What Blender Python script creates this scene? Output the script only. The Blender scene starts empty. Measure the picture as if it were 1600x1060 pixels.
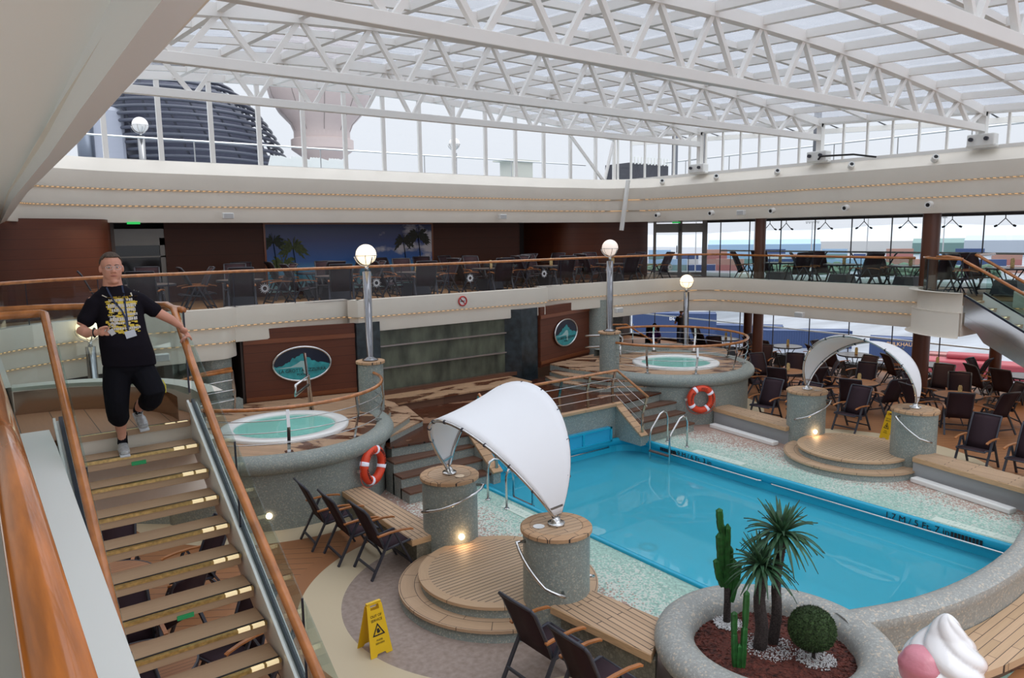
import bpy, bmesh, math, random
from mathutils import Vector, Matrix, Euler
random.seed(7)
PI = math.pi
S = bpy.context.scene
COL = S.collection
# ------------------------------------------------------------------ camera
def make_camera():
    f, yaw, pitch, roll = 1145.0, 0.641238, 0.1407992, -0.0128986
    fw = Vector((math.sin(yaw)*math.cos(pitch), math.cos(yaw)*math.cos(pitch), -math.sin(pitch)))
    rt = Vector((math.cos(yaw), -math.sin(yaw), 0)); up = rt.cross(fw)
    c, s = math.cos(roll), math.sin(roll)
    r2 = rt*c+up*s; u2 = up*c-rt*s
    cd = bpy.data.cameras.new('camera'); cam = bpy.data.objects.new('camera', cd); COL.objects.link(cam)
    cd.sensor_width = 36; cd.lens = f/1600*36; cd.clip_start = 0.05; cd.clip_end = 3000
    m = Matrix((r2, u2, -fw)).transposed().to_4x4(); m.translation = Vector((0, 0, 5)); cam.matrix_world = m
    S.camera = cam
make_camera()
# ------------------------------------------------------------------ world: overcast sky
W = bpy.data.worlds.new('overcast_sky'); S.world = W; W.use_nodes = True
def world():
    nt = W.node_tree; nt.nodes.clear(); N = nt.nodes.new; L = nt.links.new
    out = N('ShaderNodeOutputWorld'); bg = N('ShaderNodeBackground'); tc = N('ShaderNodeTexCoord'); sp = N('ShaderNodeSeparateXYZ')
    cr = N('ShaderNodeValToRGB'); nz = N('ShaderNodeTexNoise'); mx = N('ShaderNodeMix'); mx.data_type = 'RGBA'; mx.blend_type = 'MULTIPLY'
    cr.color_ramp.elements[0].position = 0.0; cr.color_ramp.elements[0].color = (.60, .63, .67, 1)
    cr.color_ramp.elements[1].position = 0.5; cr.color_ramp.elements[1].color = (.60, .62, .66, 1)
    e = cr.color_ramp.elements.new(0.64); e.color = (.66, .68, .72, 1)
    e = cr.color_ramp.elements.new(0.8); e.color = (1.25, 1.27, 1.3, 1)
    e = cr.color_ramp.elements.new(1.0); e.color = (2.1, 2.12, 2.15, 1)
    nz.inputs['Scale'].default_value = 2.2; nz.inputs['Detail'].default_value = 5
    r2 = N('ShaderNodeValToRGB'); r2.color_ramp.elements[0].color = (.88, .89, .91, 1); r2.color_ramp.elements[1].color = (1, 1, 1, 1)
    hm = N('ShaderNodeMath'); hm.operation = 'MULTIPLY_ADD'; hm.inputs[1].default_value = .5; hm.inputs[2].default_value = .5
    L(tc.outputs['Generated'], sp.inputs[0]); L(sp.outputs['Z'], hm.inputs[0]); L(hm.outputs[0], cr.inputs[0]); L(tc.outputs['Generated'], nz.inputs['Vector'])
    L(nz.outputs['Fac'], r2.inputs[0]); mx.inputs['Factor'].default_value = 1
    L(cr.outputs[0], mx.inputs['A']); L(r2.outputs[0], mx.inputs['B']); L(mx.outputs['Result'], bg.inputs[0]); L(bg.outputs[0], out.inputs[0])
    bg.inputs[1].default_value = 1.35
world()
S.view_settings.view_transform = 'Standard'; S.view_settings.look = 'None'; S.view_settings.gamma = 1
S.view_settings.use_curve_mapping = False; S.view_settings.exposure = 0.12
S.cycles.transparent_max_bounces = 32
# weak sun behind the cloud
def sun():
    l = bpy.data.lights.new('veiled_sun', 'SUN'); l.energy = 0.7; l.angle = 0.6; l.color = (1, .97, .93)
    o = bpy.data.objects.new('veiled_sun', l); COL.objects.link(o); o.rotation_euler = Euler((math.radians(22), math.radians(14), 0)); o.location = (10, 5, 30)
sun()
# ceiling lighting of the covered decks (the rows of downlights under each deck)
def area(name, loc, sx, sy, power, color=(1, .78, .52)):
    l = bpy.data.lights.new(name, 'AREA'); l.shape = 'RECTANGLE'; l.size = sx; l.size_y = sy; l.energy = power; l.color = color
    o = bpy.data.objects.new(name, l); COL.objects.link(o); o.location = loc
area('covered_deck_lighting', (22.2, 9, 2.80), 1.0, 14, 105)
area('covered_deck_lighting', (10.3, 19.0, 5.36), 16, .8, 75)
area('covered_deck_lighting', (-2.5, 8, 2.90), 3, 10, 60)
area('covered_deck_lighting', (22.5, 9.5, 5.36), 1.0, 12, 25, (1, .9, .8))
area('soffit_fill_light', (-2.4, 4.5, 3.45), 2.0, 11, 75, (.96, 1, .98)); bpy.context.scene.collection.objects[-1].rotation_euler = (math.pi, 0, 0)  # added fill with no fixture behind it, brightens the soffit over the camera

# ------------------------------------------------------------------ helpers
class MB:
    def __init__(s): s.bm = bmesh.new()
    def faces(s, vs, fs):
        v = [s.bm.verts.new(p) for p in vs]
        for f in fs:
            try: s.bm.faces.new([v[i] for i in f])
            except ValueError: pass
        return s
    def box(s, c, d, rz=0, rot=None):
        M = rot if rot is not None else Matrix.Rotation(rz, 3, 'Z')
        c = Vector(c); x, y, z = d[0]/2, d[1]/2, d[2]/2
        vs = [c+M @ Vector((a*x, b*y, e*z)) for a in (-1, 1) for b in (-1, 1) for e in (-1, 1)]
        return s.faces(vs, [(0, 1, 3, 2), (4, 6, 7, 5), (0, 4, 5, 1), (2, 3, 7, 6), (0, 2, 6, 4), (1, 5, 7, 3)])
    def b2(s, a, b):
        return s.box([(a[i]+b[i])/2 for i in range(3)], [abs(b[i]-a[i]) for i in range(3)])
    def beam(s, p0, p1, w, h, up=(0, 0, 1)):
        p0, p1 = Vector(p0), Vector(p1); d = (p1-p0); L = d.length; d.normalize(); up = Vector(up)
        x = d.cross(up)
        if x.length < 1e-4: x = d.cross(Vector((1, 0, 0)))
        x.normalize(); z = x.cross(d)
        M = Matrix((x, d, z)).transposed()
        return s.box((p0+p1)/2, (w, L, h), rot=M)
    def tube(s, pts, r, n=8, closed=False, caps=True):
        pts = [Vector(p) for p in pts]; m = len(pts); rr = r if isinstance(r, (list, tuple)) else [r]*m
        rings = []; prev = None
        for i, p in enumerate(pts):
            if closed: t = pts[(i+1) % m]-pts[i-1]
            else: t = pts[min(i+1, m-1)]-pts[max(i-1, 0)]
            t.normalize()
            if prev is None:
                a = Vector((0, 0, 1)) if abs(t.z) < .9 else Vector((1, 0, 0)); u = t.cross(a).normalized()
            else:
                u = (prev-t*prev.dot(t)); u = u.normalized() if u.length > 1e-6 else t.orthogonal().normalized()
            prev = u; v = t.cross(u)
            rings.append([s.bm.verts.new(p+(u*math.cos(k*2*PI/n)+v*math.sin(k*2*PI/n))*rr[i]) for k in range(n)])
        for i in range(m if closed else m-1):
            A, B = rings[i], rings[(i+1) % m]
            for k in range(n):
                s.bm.faces.new((A[k], A[(k+1) % n], B[(k+1) % n], B[k]))
        if caps and not closed:
            s.bm.faces.new(rings[0][::-1]); s.bm.faces.new(rings[-1])
        return s
    def lathe(s, prof, c=(0, 0, 0), n=32, a0=0, a1=2*PI, sx=1, sy=1):
        full = abs(a1-a0-2*PI) < 1e-6; k = n if full else n+1; R = []
        for i in range(k):
            a = a0+(a1-a0)*i/n
            R.append([s.bm.verts.new((c[0]+sx*r*math.cos(a), c[1]+sy*r*math.sin(a), c[2]+z)) for r, z in prof])
        for i in range(n):
            A, B = R[i], R[(i+1) % k]
            for j in range(len(prof)-1):
                try: s.bm.faces.new((A[j], B[j], B[j+1], A[j+1]))
                except ValueError: pass
        if not full:
            for q in (R[0], R[-1]):
                if len(q) > 2:
                    try: s.bm.faces.new(q)
                    except ValueError: pass
        return s
    def disc(s, c, r, z0, z1, n=40, cap=True):
        return s.lathe([(0, z1), (r, z1), (r, z0), (0, z0)], c, n)
    def prism(s, poly, z0, z1):
        n = len(poly)
        return s.faces([(x, y, z0) for x, y in poly]+[(x, y, z1) for x, y in poly],
                       [tuple(range(n))[::-1], tuple(range(n, 2*n))]+[(i, (i+1) % n, n+(i+1) % n, n+i) for i in range(n)])
    def fill(s, loops, z):
        es = []
        for lp in loops:
            v = [s.bm.verts.new((x, y, z)) for x, y in lp]
            es += [s.bm.edges.new((v[i], v[(i+1) % len(v)])) for i in range(len(v))]
        bmesh.ops.triangle_fill(s.bm, use_beauty=True, use_dissolve=False, edges=es); return s
    def sweep(s, prof, path, closed=False):
        """prof: list of (outward offset, z); path: plan points; outward = right hand side of travel"""
        m = len(path); R = []
        for i in range(m):
            if closed: a, b = Vector(path[i-1]), Vector(path[(i+1) % m])
            else: a, b = Vector(path[max(i-1, 0)]), Vector(path[min(i+1, m-1)])
            p = Vector(path[i])
            d1 = (p-a).normalized() if (p-a).length > 1e-6 else (b-p).normalized()
            d2 = (b-p).normalized() if (b-p).length > 1e-6 else d1
            n1 = Vector((d1.y, -d1.x)); n2 = Vector((d2.y, -d2.x)); nn = (n1+n2)
            nn = nn.normalized(); k = 1/max(.35, nn.dot(n1))
            R.append([s.bm.verts.new((p.x+nn.x*o*k, p.y+nn.y*o*k, z)) for o, z in prof])
        for i in range(m if closed else m-1):
            A, B = R[i], R[(i+1) % m]
            for j in range(len(prof)-1):
                s.bm.faces.new((A[j], B[j], B[j+1], A[j+1]))
        return s
    def build(s, name, mat, parent=None, smooth=False, bevel=0, sub=0):
        bm = s.bm
        if parent is not None:
            q = parent
            while q is not None and q.get('_o') is None: q = q.parent
            l = q.get('_o') if q is not None else None
            if l is not None: bmesh.ops.translate(bm, verts=bm.verts, vec=-Vector(l))
        bmesh.ops.recalc_face_normals(bm, faces=bm.faces)
        me = bpy.data.meshes.new(name); bm.to_mesh(me); bm.free()
        if smooth:
            me.polygons.foreach_set('use_smooth', [True]*len(me.polygons))
        me.materials.append(mat)
        o = bpy.data.objects.new(name, me); COL.objects.link(o)
        if smooth == 'auto' or (smooth and smooth is not True):
            pass
        if bevel:
            b = o.modifiers.new('bevel', 'BEVEL'); b.width = bevel; b.segments = 2; b.limit_method = 'ANGLE'
        if sub:
            b = o.modifiers.new('subdivision', 'SUBSURF'); b.levels = sub; b.render_levels = sub
        if parent is not None: o.parent = parent
        return o
def autosmooth(o, ang=40):
    me = o.data; bm = bmesh.new(); bm.from_mesh(me)
    for f in bm.faces: f.smooth = True
    for e in bm.edges:
        if len(e.link_faces) == 2 and e.calc_face_angle(0) > math.radians(ang): e.smooth = False
    bm.to_mesh(me); bm.free(); return o
def thing(name, label, cat, loc=(0, 0, 0), group=None, kind=None):
    """Empty at the thing's base; parts are given in world coordinates and shifted by its location"""
    o = bpy.data.objects.new(name, None); COL.objects.link(o); o.location = loc; o.empty_display_size = .1
    o['label'] = label; o['category'] = cat; o['_o'] = list(loc)
    if group: o['group'] = group
    if kind: o['kind'] = kind
    return o
def tag(o, label, cat, group=None, kind=None):
    o['label'] = label; o['category'] = cat
    if group: o['group'] = group
    if kind: o['kind'] = kind
    return o
def struct(o, label=None, cat=None):
    o['kind'] = 'structure'
    if label: o['label'] = label
    if cat: o['category'] = cat
    return o
def lab(o, t): o['label'] = t; return o
def dup(root, loc, rz=0, label=None, group=None):
    r = root.copy(); COL.objects.link(r); r.location = loc; r.rotation_euler = (0, 0, rz)
    if label: r['label'] = label
    if group: r['group'] = group
    for ch in list(root.children):
        c = ch.copy(); COL.objects.link(c); c.parent = r
        for g in list(ch.children):
            d = g.copy(); COL.objects.link(d); d.parent = c
    return r
def text(name, body, size, M, mat, parent=None, ext=.002, align='CENTER', bold=0, sx=1):
    c = bpy.data.curves.new(name, 'FONT'); c.body = body; c.size = size; c.align_x = align; c.align_y = 'CENTER'; c.extrude = ext; c.offset = bold
    t = bpy.data.objects.new(name+'_tmp', c); COL.objects.link(t)
    dg = bpy.context.evaluated_depsgraph_get(); me = bpy.data.meshes.new_from_object(t.evaluated_get(dg))
    bpy.data.objects.remove(t, do_unlink=True)
    if sx != 1: me.transform(Matrix.Diagonal((sx, 1, 1, 1)))
    me.transform(M)
    if parent is not None and parent.get('_o') is not None: me.transform(Matrix.Translation(-Vector(parent['_o'])))
    me.materials.clear(); me.materials.append(mat); me.name = name
    o = bpy.data.objects.new(name, me); COL.objects.link(o)
    if parent is not None: o.parent = parent
    return o
def frame(loc, xdir, ydir):
    x = Vector(xdir).normalized(); y = Vector(ydir); y = (y-x*y.dot(x)).normalized(); z = x.cross(y)
    M = Matrix((x, y, z)).transposed().to_4x4(); M.translation = Vector(loc); return M
def arc(cx, cy, r, a0, a1, n, ry=None):
    ry = ry or r
    return [(cx+r*math.cos(math.radians(a0+(a1-a0)*i/n)), cy+ry*math.sin(math.radians(a0+(a1-a0)*i/n))) for i in range(n+1)]
# ------------------------------------------------------------------ materials
def newmat(name):
    m = bpy.data.materials.new(name); m.use_nodes = True; nt = m.node_tree; nt.nodes.clear(); return m, nt
def P(name, col, rough=.5, metal=0, bump=None, spec=.5, noise=None, coat=0, emit=None, estr=0, rot=None):
    m, nt = newmat(name); N = nt.nodes.new; L = nt.links.new
    out = N('ShaderNodeOutputMaterial'); b = N('ShaderNodeBsdfPrincipled'); L(b.outputs[0], out.inputs[0])
    b.inputs['Base Color'].default_value = (*col, 1); b.inputs['Roughness'].default_value = rough; b.inputs['Metallic'].default_value = metal
    b.inputs['Specular IOR Level'].default_value = spec; b.inputs['Coat Weight'].default_value = coat
    if emit: b.inputs['Emission Color'].default_value = (*emit, 1); b.inputs['Emission Strength'].default_value = estr
    if noise:
        sc, amt = noise; tc = N('ShaderNodeTexCoord'); nz = N('ShaderNodeTexNoise'); nz.inputs['Scale'].default_value = sc; nz.inputs['Detail'].default_value = 6
        mp = N('ShaderNodeMapping'); L(tc.outputs['Object'], mp.inputs[0]); L(mp.outputs[0], nz.inputs['Vector'])
        if rot: mp.inputs['Scale'].default_value = rot
        r = N('ShaderNodeValToRGB'); r.color_ramp.elements[0].position = .3; r.color_ramp.elements[1].position = .7
        r.color_ramp.elements[0].color = (*[c*(1-amt) for c in col], 1); r.color_ramp.elements[1].color = (*[min(1, c*(1+amt)) for c in col], 1)
        L(nz.outputs['Fac'], r.inputs[0]); L(r.outputs[0], b.inputs['Base Color'])
    if bump:
        sc, st = bump; tc = N('ShaderNodeTexCoord'); nz = N('ShaderNodeTexNoise'); nz.inputs['Scale'].default_value = sc; bp = N('ShaderNodeBump'); bp.inputs['Strength'].default_value = st; bp.inputs['Distance'].default_value = .01
        L(tc.outputs['Object'], nz.inputs['Vector']); L(nz.outputs['Fac'], bp.inputs['Height']); L(bp.outputs[0], b.inputs['Normal'])
    return m
def glassm(name, tint, refl=.12, rough=.02, haze=0, hazecol=(.8, .85, .85)):
    m, nt = newmat(name); N = nt.nodes.new; L = nt.links.new
    out = N('ShaderNodeOutputMaterial'); t = N('ShaderNodeBsdfTransparent'); g = N('ShaderNodeBsdfGlossy'); mx = N('ShaderNodeMixShader'); lw = N('ShaderNodeLayerWeight')
    t.inputs[0].default_value = (*tint, 1); g.inputs['Roughness'].default_value = rough; lw.inputs['Blend'].default_value = .25
    mm = N('ShaderNodeMath'); mm.operation = 'MULTIPLY_ADD'; mm.inputs[1].default_value = .25; mm.inputs[2].default_value = refl*.25
    L(lw.outputs['Fresnel'], mm.inputs[0]); L(mm.outputs[0], mx.inputs[0]); L(t.outputs[0], mx.inputs[1]); L(g.outputs[0], mx.inputs[2])
    last = mx
    if haze:
        d = N('ShaderNodeBsdfTranslucent'); d.inputs[0].default_value = (*hazecol, 1); m2 = N('ShaderNodeMixShader')
        tc = N('ShaderNodeTexCoord'); nz = N('ShaderNodeTexNoise'); nz.inputs['Scale'].default_value = 1.1; nz.inputs['Detail'].default_value = 8; nz.inputs['Roughness'].default_value = .75
        mr = N('ShaderNodeMapRange'); mr.inputs['From Min'].default_value = .3; mr.inputs['From Max'].default_value = .75; mr.inputs['To Min'].default_value = haze*.5; mr.inputs['To Max'].default_value = min(.95, haze*1.5)
        L(tc.outputs['Object'], nz.inputs['Vector']); L(nz.outputs['Fac'], mr.inputs[0]); L(mr.outputs[0], m2.inputs[0]); L(mx.outputs[0], m2.inputs[1]); L(d.outputs[0], m2.inputs[2]); last = m2
    L(last.outputs[0], out.inputs[0]); return m
def planks(name, cols, width, length, rotz=0, gap=.004, gapcol=(.05, .035, .03), rough=.55, wet=0, coord='Object', polar=None, horiz=False, grain=.12):
    """teak planking: brick texture with long bricks, noise grain; optional darker wet stains of their own shape"""
    m, nt = newmat(name); N = nt.nodes.new; L = nt.links.new
    out = N('ShaderNodeOutputMaterial'); b = N('ShaderNodeBsdfPrincipled'); L(b.outputs[0], out.inputs[0])
    tc = N('ShaderNodeTexCoord'); mp = N('ShaderNodeMapping'); mp.inputs['Rotation'].default_value = (0, 0, rotz); mp.inputs['Location'].default_value = (3.3 if length > 5 else 0, .013, 0)
    src = tc.outputs[coord]
    if horiz:  # wall panels: x along wall = x+y, y = z
        sp = N('ShaderNodeSeparateXYZ'); L(src, sp.inputs[0]); ad = N('ShaderNodeMath'); ad.operation = 'ADD'; L(sp.outputs[0], ad.inputs[0]); L(sp.outputs[1], ad.inputs[1])
        cb = N('ShaderNodeCombineXYZ'); L(ad.outputs[0], cb.inputs[0]); L(sp.outputs[2], cb.inputs[1]); src = cb.outputs[0]
    if polar:
        sp = N('ShaderNodeSeparateXYZ'); L(src, sp.inputs[0])
        def mth(op, a, bb=None):
            q = N('ShaderNodeMath'); q.operation = op
            for i, v in enumerate((a, bb)):
                if v is None: continue
                if isinstance(v, (int, float)): q.inputs[i].default_value = v
                else: L(v, q.inputs[i])
            return q.outputs[0]
        dx = mth('SUBTRACT', sp.outputs[0], polar[0]); dy = mth('SUBTRACT', sp.outputs[1], polar[1])
        r = mth('SQRT', mth('ADD', mth('MULTIPLY', dx, dx), mth('MULTIPLY', dy, dy))); th = mth('MULTIPLY', mth('ARCTAN2', dy, dx), polar[2])
        cb = N('ShaderNodeCombineXYZ'); L(th, cb.inputs[0]); L(r, cb.inputs[1]); src = cb.outputs[0]
    L(src, mp.inputs[0])
    br = N('ShaderNodeTexBrick'); br.inputs['Scale'].default_value = 1; br.inputs['Brick Width'].default_value = length; br.inputs['Row Height'].default_value = width
    br.inputs['Mortar Size'].default_value = gap; br.inputs['Mortar Smooth'].default_value = .1; br.offset = .37; br.inputs['Bias'].default_value = 0
    br.inputs['Color1'].default_value = (*cols[0], 1); br.inputs['Color2'].default_value = (*cols[1], 1); br.inputs['Mortar'].default_value = (*gapcol, 1)
    L(mp.outputs[0], br.inputs['Vector'])
    nz = N('ShaderNodeTexNoise'); mp2 = N('ShaderNodeMapping'); mp2.inputs['Scale'].default_value = (1.5, 22, 22 if not horiz else 1); L(mp.outputs[0], mp2.inputs[0]); L(mp2.outputs[0], nz.inputs['Vector']); nz.inputs['Scale'].default_value = 2; nz.inputs['Detail'].default_value = 6
    mr = N('ShaderNodeMapRange'); mr.inputs['To Min'].default_value = 1-grain; mr.inputs['To Max'].default_value = 1+grain; L(nz.outputs['Fac'], mr.inputs[0])
    mx = N('ShaderNodeMix'); mx.data_type = 'RGBA'; mx.blend_type = 'MULTIPLY'; mx.inputs['Factor'].default_value = 1
    L(br.outputs['Color'], mx.inputs['A']); L(mr.outputs[0], mx.inputs['B']); last = mx.outputs['Result']
    b.inputs['Roughness'].default_value = rough; b.inputs['Specular IOR Level'].default_value = .35
    if wet:
        n2 = N('ShaderNodeTexNoise'); n2.inputs['Scale'].default_value = 1.0; n2.inputs['Detail'].default_value = 7; n2.inputs['Distortion'].default_value = .6
        mp4 = N('ShaderNodeMapping'); mp4.inputs['Scale'].default_value = (.7, 2.2, 1); L(mp.outputs[0], mp4.inputs[0]); L(mp4.outputs[0], n2.inputs['Vector']); r = N('ShaderNodeValToRGB'); r.color_ramp.elements[0].position = wet-.02; r.color_ramp.elements[1].position = wet+.02
        L(n2.outputs['Fac'], r.inputs[0])
        m3 = N('ShaderNodeMix'); m3.data_type = 'RGBA'; m3.blend_type = 'MULTIPLY'; m3.inputs['B'].default_value = (.25, .13, .09, 1)
        inv = N('ShaderNodeMath'); inv.operation = 'SUBTRACT'; inv.inputs[0].default_value = 1; L(r.outputs[0], inv.inputs[1])
        L(inv.outputs[0], m3.inputs['Factor']); L(last, m3.inputs['A']); last = m3.outputs['Result']
        rr = N('ShaderNodeMapRange'); rr.inputs['To Min'].default_value = rough; rr.inputs['To Max'].default_value = .22; L(inv.outputs[0], rr.inputs[0]); L(rr.outputs[0], b.inputs['Roughness'])
    L(last, b.inputs['Base Color']); return m
def pebble(name, base, light, scale=55, frac=.12, rough=.5, dark=.35):
    m, nt = newmat(name); N = nt.nodes.new; L = nt.links.new
    out = N('ShaderNodeOutputMaterial'); b = N('ShaderNodeBsdfPrincipled'); L(b.outputs[0], out.inputs[0]); b.inputs['Roughness'].default_value = rough
    tc = N('ShaderNodeTexCoord'); v = N('ShaderNodeTexVoronoi'); v.inputs['Scale'].default_value = scale; L(tc.outputs['Object'], v.inputs['Vector'])
    sp = N('ShaderNodeSeparateColor'); L(v.outputs['Color'], sp.inputs[0])
    r = N('ShaderNodeValToRGB'); r.color_ramp.interpolation = 'CONSTANT'
    r.color_ramp.elements[0].color = (*[c*(1-dark*.4) for c in base], 1); r.color_ramp.elements[1].position = 1-frac; r.color_ramp.elements[1].color = (*light, 1)
    e = r.color_ramp.elements.new(.4); e.color = (*base, 1); e = r.color_ramp.elements.new(.7); e.color = (*[c*1.18 for c in base], 1)
    L(sp.outputs[0], r.inputs[0])
    v2 = N('ShaderNodeTexVoronoi'); v2.feature = 'DISTANCE_TO_EDGE'; v2.inputs['Scale'].default_value = scale; L(tc.outputs['Object'], v2.inputs['Vector'])
    mr = N('ShaderNodeMapRange'); mr.inputs['From Max'].default_value = .12; mr.inputs['To Min'].default_value = 1-dark; L(v2.outputs['Distance'], mr.inputs[0])
    mx = N('ShaderNodeMix'); mx.data_type = 'RGBA'; mx.blend_type = 'MULTIPLY'; mx.inputs['Factor'].default_value = 1; L(r.outputs[0], mx.inputs['A']); L(mr.outputs[0], mx.inputs['B'])
    L(mx.outputs['Result'], b.inputs['Base Color']); return m
M = {}
M['beige'] = P('cream_panel_paint', (.76, .705, .62), .5, noise=(1.2, .03))
M['white'] = P('white_steel_paint', (.84, .82, .79), .4)
M['white2'] = P('white_gloss', (.82, .82, .80), .3)
M['soffit'] = P('soffit_grey_white', (.88, .90, .88), .45)
M['canopy'] = P('canopy_fabric', (.86, .87, .90), .7)
M['chrome'] = P('polished_steel', (.62, .62, .62), .12, 1)
M['steel'] = P('brushed_steel', (.55, .55, .55), .28, 1)
M['bronze'] = P('mirror_bronze_steel', (.42, .33, .26), .12, 1)
M['brass'] = P('brass_nosing', (.55, .41, .18), .35, 1, noise=(30, .3))
M['brasslit'] = P('lit_brass_insert', (.9, .7, .4), .35, emit=(1, .82, .5), estr=.5)
M['rail'] = P('varnished_handrail_wood', (.46, .165, .045), .22, coat=.5, noise=(3, .3), rot=(3, 1, 3))
M['railbig'] = P('varnished_handrail_wood_near', (.62, .19, .03), .22, coat=.6, noise=(2.5, .35), rot=(10, .7, 10))
M['darkframe'] = P('charcoal_aluminium', (.045, .047, .062), .45, spec=.4)
M['sling'] = P('dark_sling_fabric', (.040, .023, .030), .8, spec=.2)
M['armwood'] = P('armrest_wood', (.40, .15, .045), .35, noise=(8, .25))
M['black'] = P('black_rubber', (.01, .01, .012), .5)
M['navyedge'] = P('dark_gasket', (.01, .013, .03), .35)
M['panel'] = planks('mahogany_wall_panels', ((.070, .019, .010), (.058, .016, .009)), .38, 30, horiz=True, gap=.004, rough=.5, gapcol=(.02, .008, .005), grain=.18)
M['panelhi'] = planks('reddish_wall_panels', ((.125, .036, .017), (.11, .030, .014)), .22, 30, horiz=True, gap=.003, rough=.45, gapcol=(.03, .012, .008), grain=.15)
M['paneltrim'] = P('mahogany_trim', (.20, .055, .018), .3)
M['teak'] = planks('teak_planks', ((.55, .375, .24), (.46, .31, .195)), .085, 1.7, 0.12)
M['teakY'] = planks('teak_planks_along_y', ((.55, .375, .24), (.46, .31, .195)), .085, 1.2, PI/2, gap=.006)
M['teakplain'] = P('plain_teak_edge', (.56, .36, .20), .5, noise=(6, .12), rot=(1, 1, 6))
M['teakR'] = planks('teak_planks_ring', ((.55, .345, .20), (.47, .29, .165)), .14, 1.0, 0)
M['teakwet'] = planks('teak_deck_wet', ((.52, .33, .205), (.44, .28, .17)), .075, 2.4, .9, wet=.44, rough=.5)
M['teakstage'] = planks('teak_stage_wet', ((.34, .18, .105), (.28, .15, .085)), .075, 2.4, .35, wet=.63, rough=.35)
M['teakdark'] = planks('dark_teak', ((.16, .075, .045), (.12, .055, .035)), .075, 2, 0, rough=.3)
M['tread'] = planks('stair_tread_wood', ((.47, .315, .20), (.46, .305, .195)), 5, 30, 0, grain=.08)
M['pebble'] = pebble('grey_green_pebble_stone', (.27, .305, .285), (.42, .41, .35), 60, .09, dark=.18)
M['pebblelight'] = pebble('pale_pebble_stone', (.34, .35, .335), (.52, .46, .38), 46, .11, dark=.2)
M['slate'] = P('wet_slate_wall', (.085, .095, .066), .4, noise=(1.6, .6), rot=(2.0, 2.5, .8))
M['slatedark'] = P('dark_slate_column', (.018, .026, .032), .3, noise=(5, .7))
M['poolblue'] = P('pool_blue_paint', (.02, .47, .66), .4)
M['poolrim'] = P('pool_rim_blue', (.015, .38, .58), .25)
M['spaWhite'] = P('spa_white', (.85, .85, .83), .25)
M['spaAqua'] = P('spa_bowl_aqua', (.38, .78, .68), .3)
M['buoy'] = P('orange_lifebuoy', (.78, .065, .02), .45)
M['reflect'] = P('reflective_band', (.85, .85, .95), .3, emit=(.8, .8, 1), estr=.15)  # band is no lamp: weak glow put in for its bright reflection
M['yellow'] = P('yellow_plastic', (.80, .50, .01), .4)
M['ceil'] = P('pale_ceiling', (.50, .48, .44), .6)
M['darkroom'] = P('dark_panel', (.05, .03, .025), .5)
M['mulch'] = P('bark_mulch', (.10, .025, .016), .9, noise=(40, .6), bump=(60, 1))
M['gravel'] = P('white_gravel', (.55, .55, .56), .9, noise=(70, .5))
M['cactus'] = P('cactus_green', (.018, .12, .022), .55, noise=(14, .4))
M['leaf'] = P('spiky_leaf_green', (.035, .10, .045), .5, noise=(12, .5))
M['trunk'] = P('spiny_trunk_brown', (.05, .038, .036), .9, noise=(60, .6), bump=(70, 1))
M['bush'] = P('clipped_bush_green', (.032, .062, .018), .9, noise=(45, .7), bump=(50, 1))
M['globe'] = P('lit_globe', (.95, .9, .8), .3, emit=(1, .80, .52), estr=1.25)
M['globedim'] = P('dim_lit_globe', (.9, .8, .75), .3, emit=(1, .82, .70), estr=.5)
M['pole'] = P('dark_polished_pole', (.22, .22, .23), .10, 1)
M['globeoff'] = P('white_globe', (.85, .80, .78), .3)
M['bulb'] = P('step_light_glow', (1, .8, .6), .3, emit=(1, .72, .45), estr=9)
M['led'] = None
M['railglass'] = glassm('balustrade_glass', (.86, .93, .92), .12)
M['smoke'] = glassm('smoked_balustrade_glass', (.86, .86, .87), .04)
M['winglass'] = glassm('window_glass', (.95, .97, .98), .06)
M['roofglass'] = glassm('weathered_roof_glass', (.57, .60, .65), .05, haze=.30, hazecol=(.42, .44, .48))
M['green'] = P('exit_sign_green', (.02, .5, .08), .4, emit=(.05, 1, .2), estr=.3)
M['greensticker'] = P('green_sticker', (.02, .35, .12), .5)
M['red'] = P('red_paint', (.55, .02, .02), .4)
M['ink'] = P('black_lettering', (.01, .01, .012), .5)
M['menucard'] = P('menu_card_cream', (.62, .48, .22), .6, noise=(25, .5))
M['tabletop'] = planks('table_top_slats', ((.40, .19, .09), (.34, .16, .08)), .06, 5, 0, gap=.003)
M['tabledark'] = P('grey_table_top', (.16, .13, .12), .3)
M['decal'] = P('etched_star', (.62, .62, .64), .6)
def ledmat():
    m, nt = newmat('led_dot_strip'); N = nt.nodes.new; L = nt.links.new
    out = N('ShaderNodeOutputMaterial'); b = N('ShaderNodeBsdfPrincipled'); L(b.outputs[0], out.inputs[0]); b.inputs['Base Color'].default_value = (.50, .40, .28, 1)
    tc = N('ShaderNodeTexCoord'); sp = N('ShaderNodeSeparateXYZ'); L(tc.outputs['Object'], sp.inputs[0]); ad = N('ShaderNodeMath'); ad.operation = 'ADD'; L(sp.outputs[0], ad.inputs[0]); L(sp.outputs[1], ad.inputs[1])
    mu = N('ShaderNodeMath'); mu.operation = 'MULTIPLY'; mu.inputs[1].default_value = 7; L(ad.outputs[0], mu.inputs[0]); fr = N('ShaderNodeMath'); fr.operation = 'FRACT'; L(mu.outputs[0], fr.inputs[0])
    gt = N('ShaderNodeMath'); gt.operation = 'GREATER_THAN'; gt.inputs[1].default_value = .5; L(fr.outputs[0], gt.inputs[0]); m2 = N('ShaderNodeMath'); m2.operation = 'MULTIPLY'; m2.inputs[1].default_value = .55; L(gt.outputs[0], m2.inputs[0])
    b.inputs['Emission Color'].default_value = (1, .55, .2, 1); L(m2.outputs[0], b.inputs['Emission Strength']); return m
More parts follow.
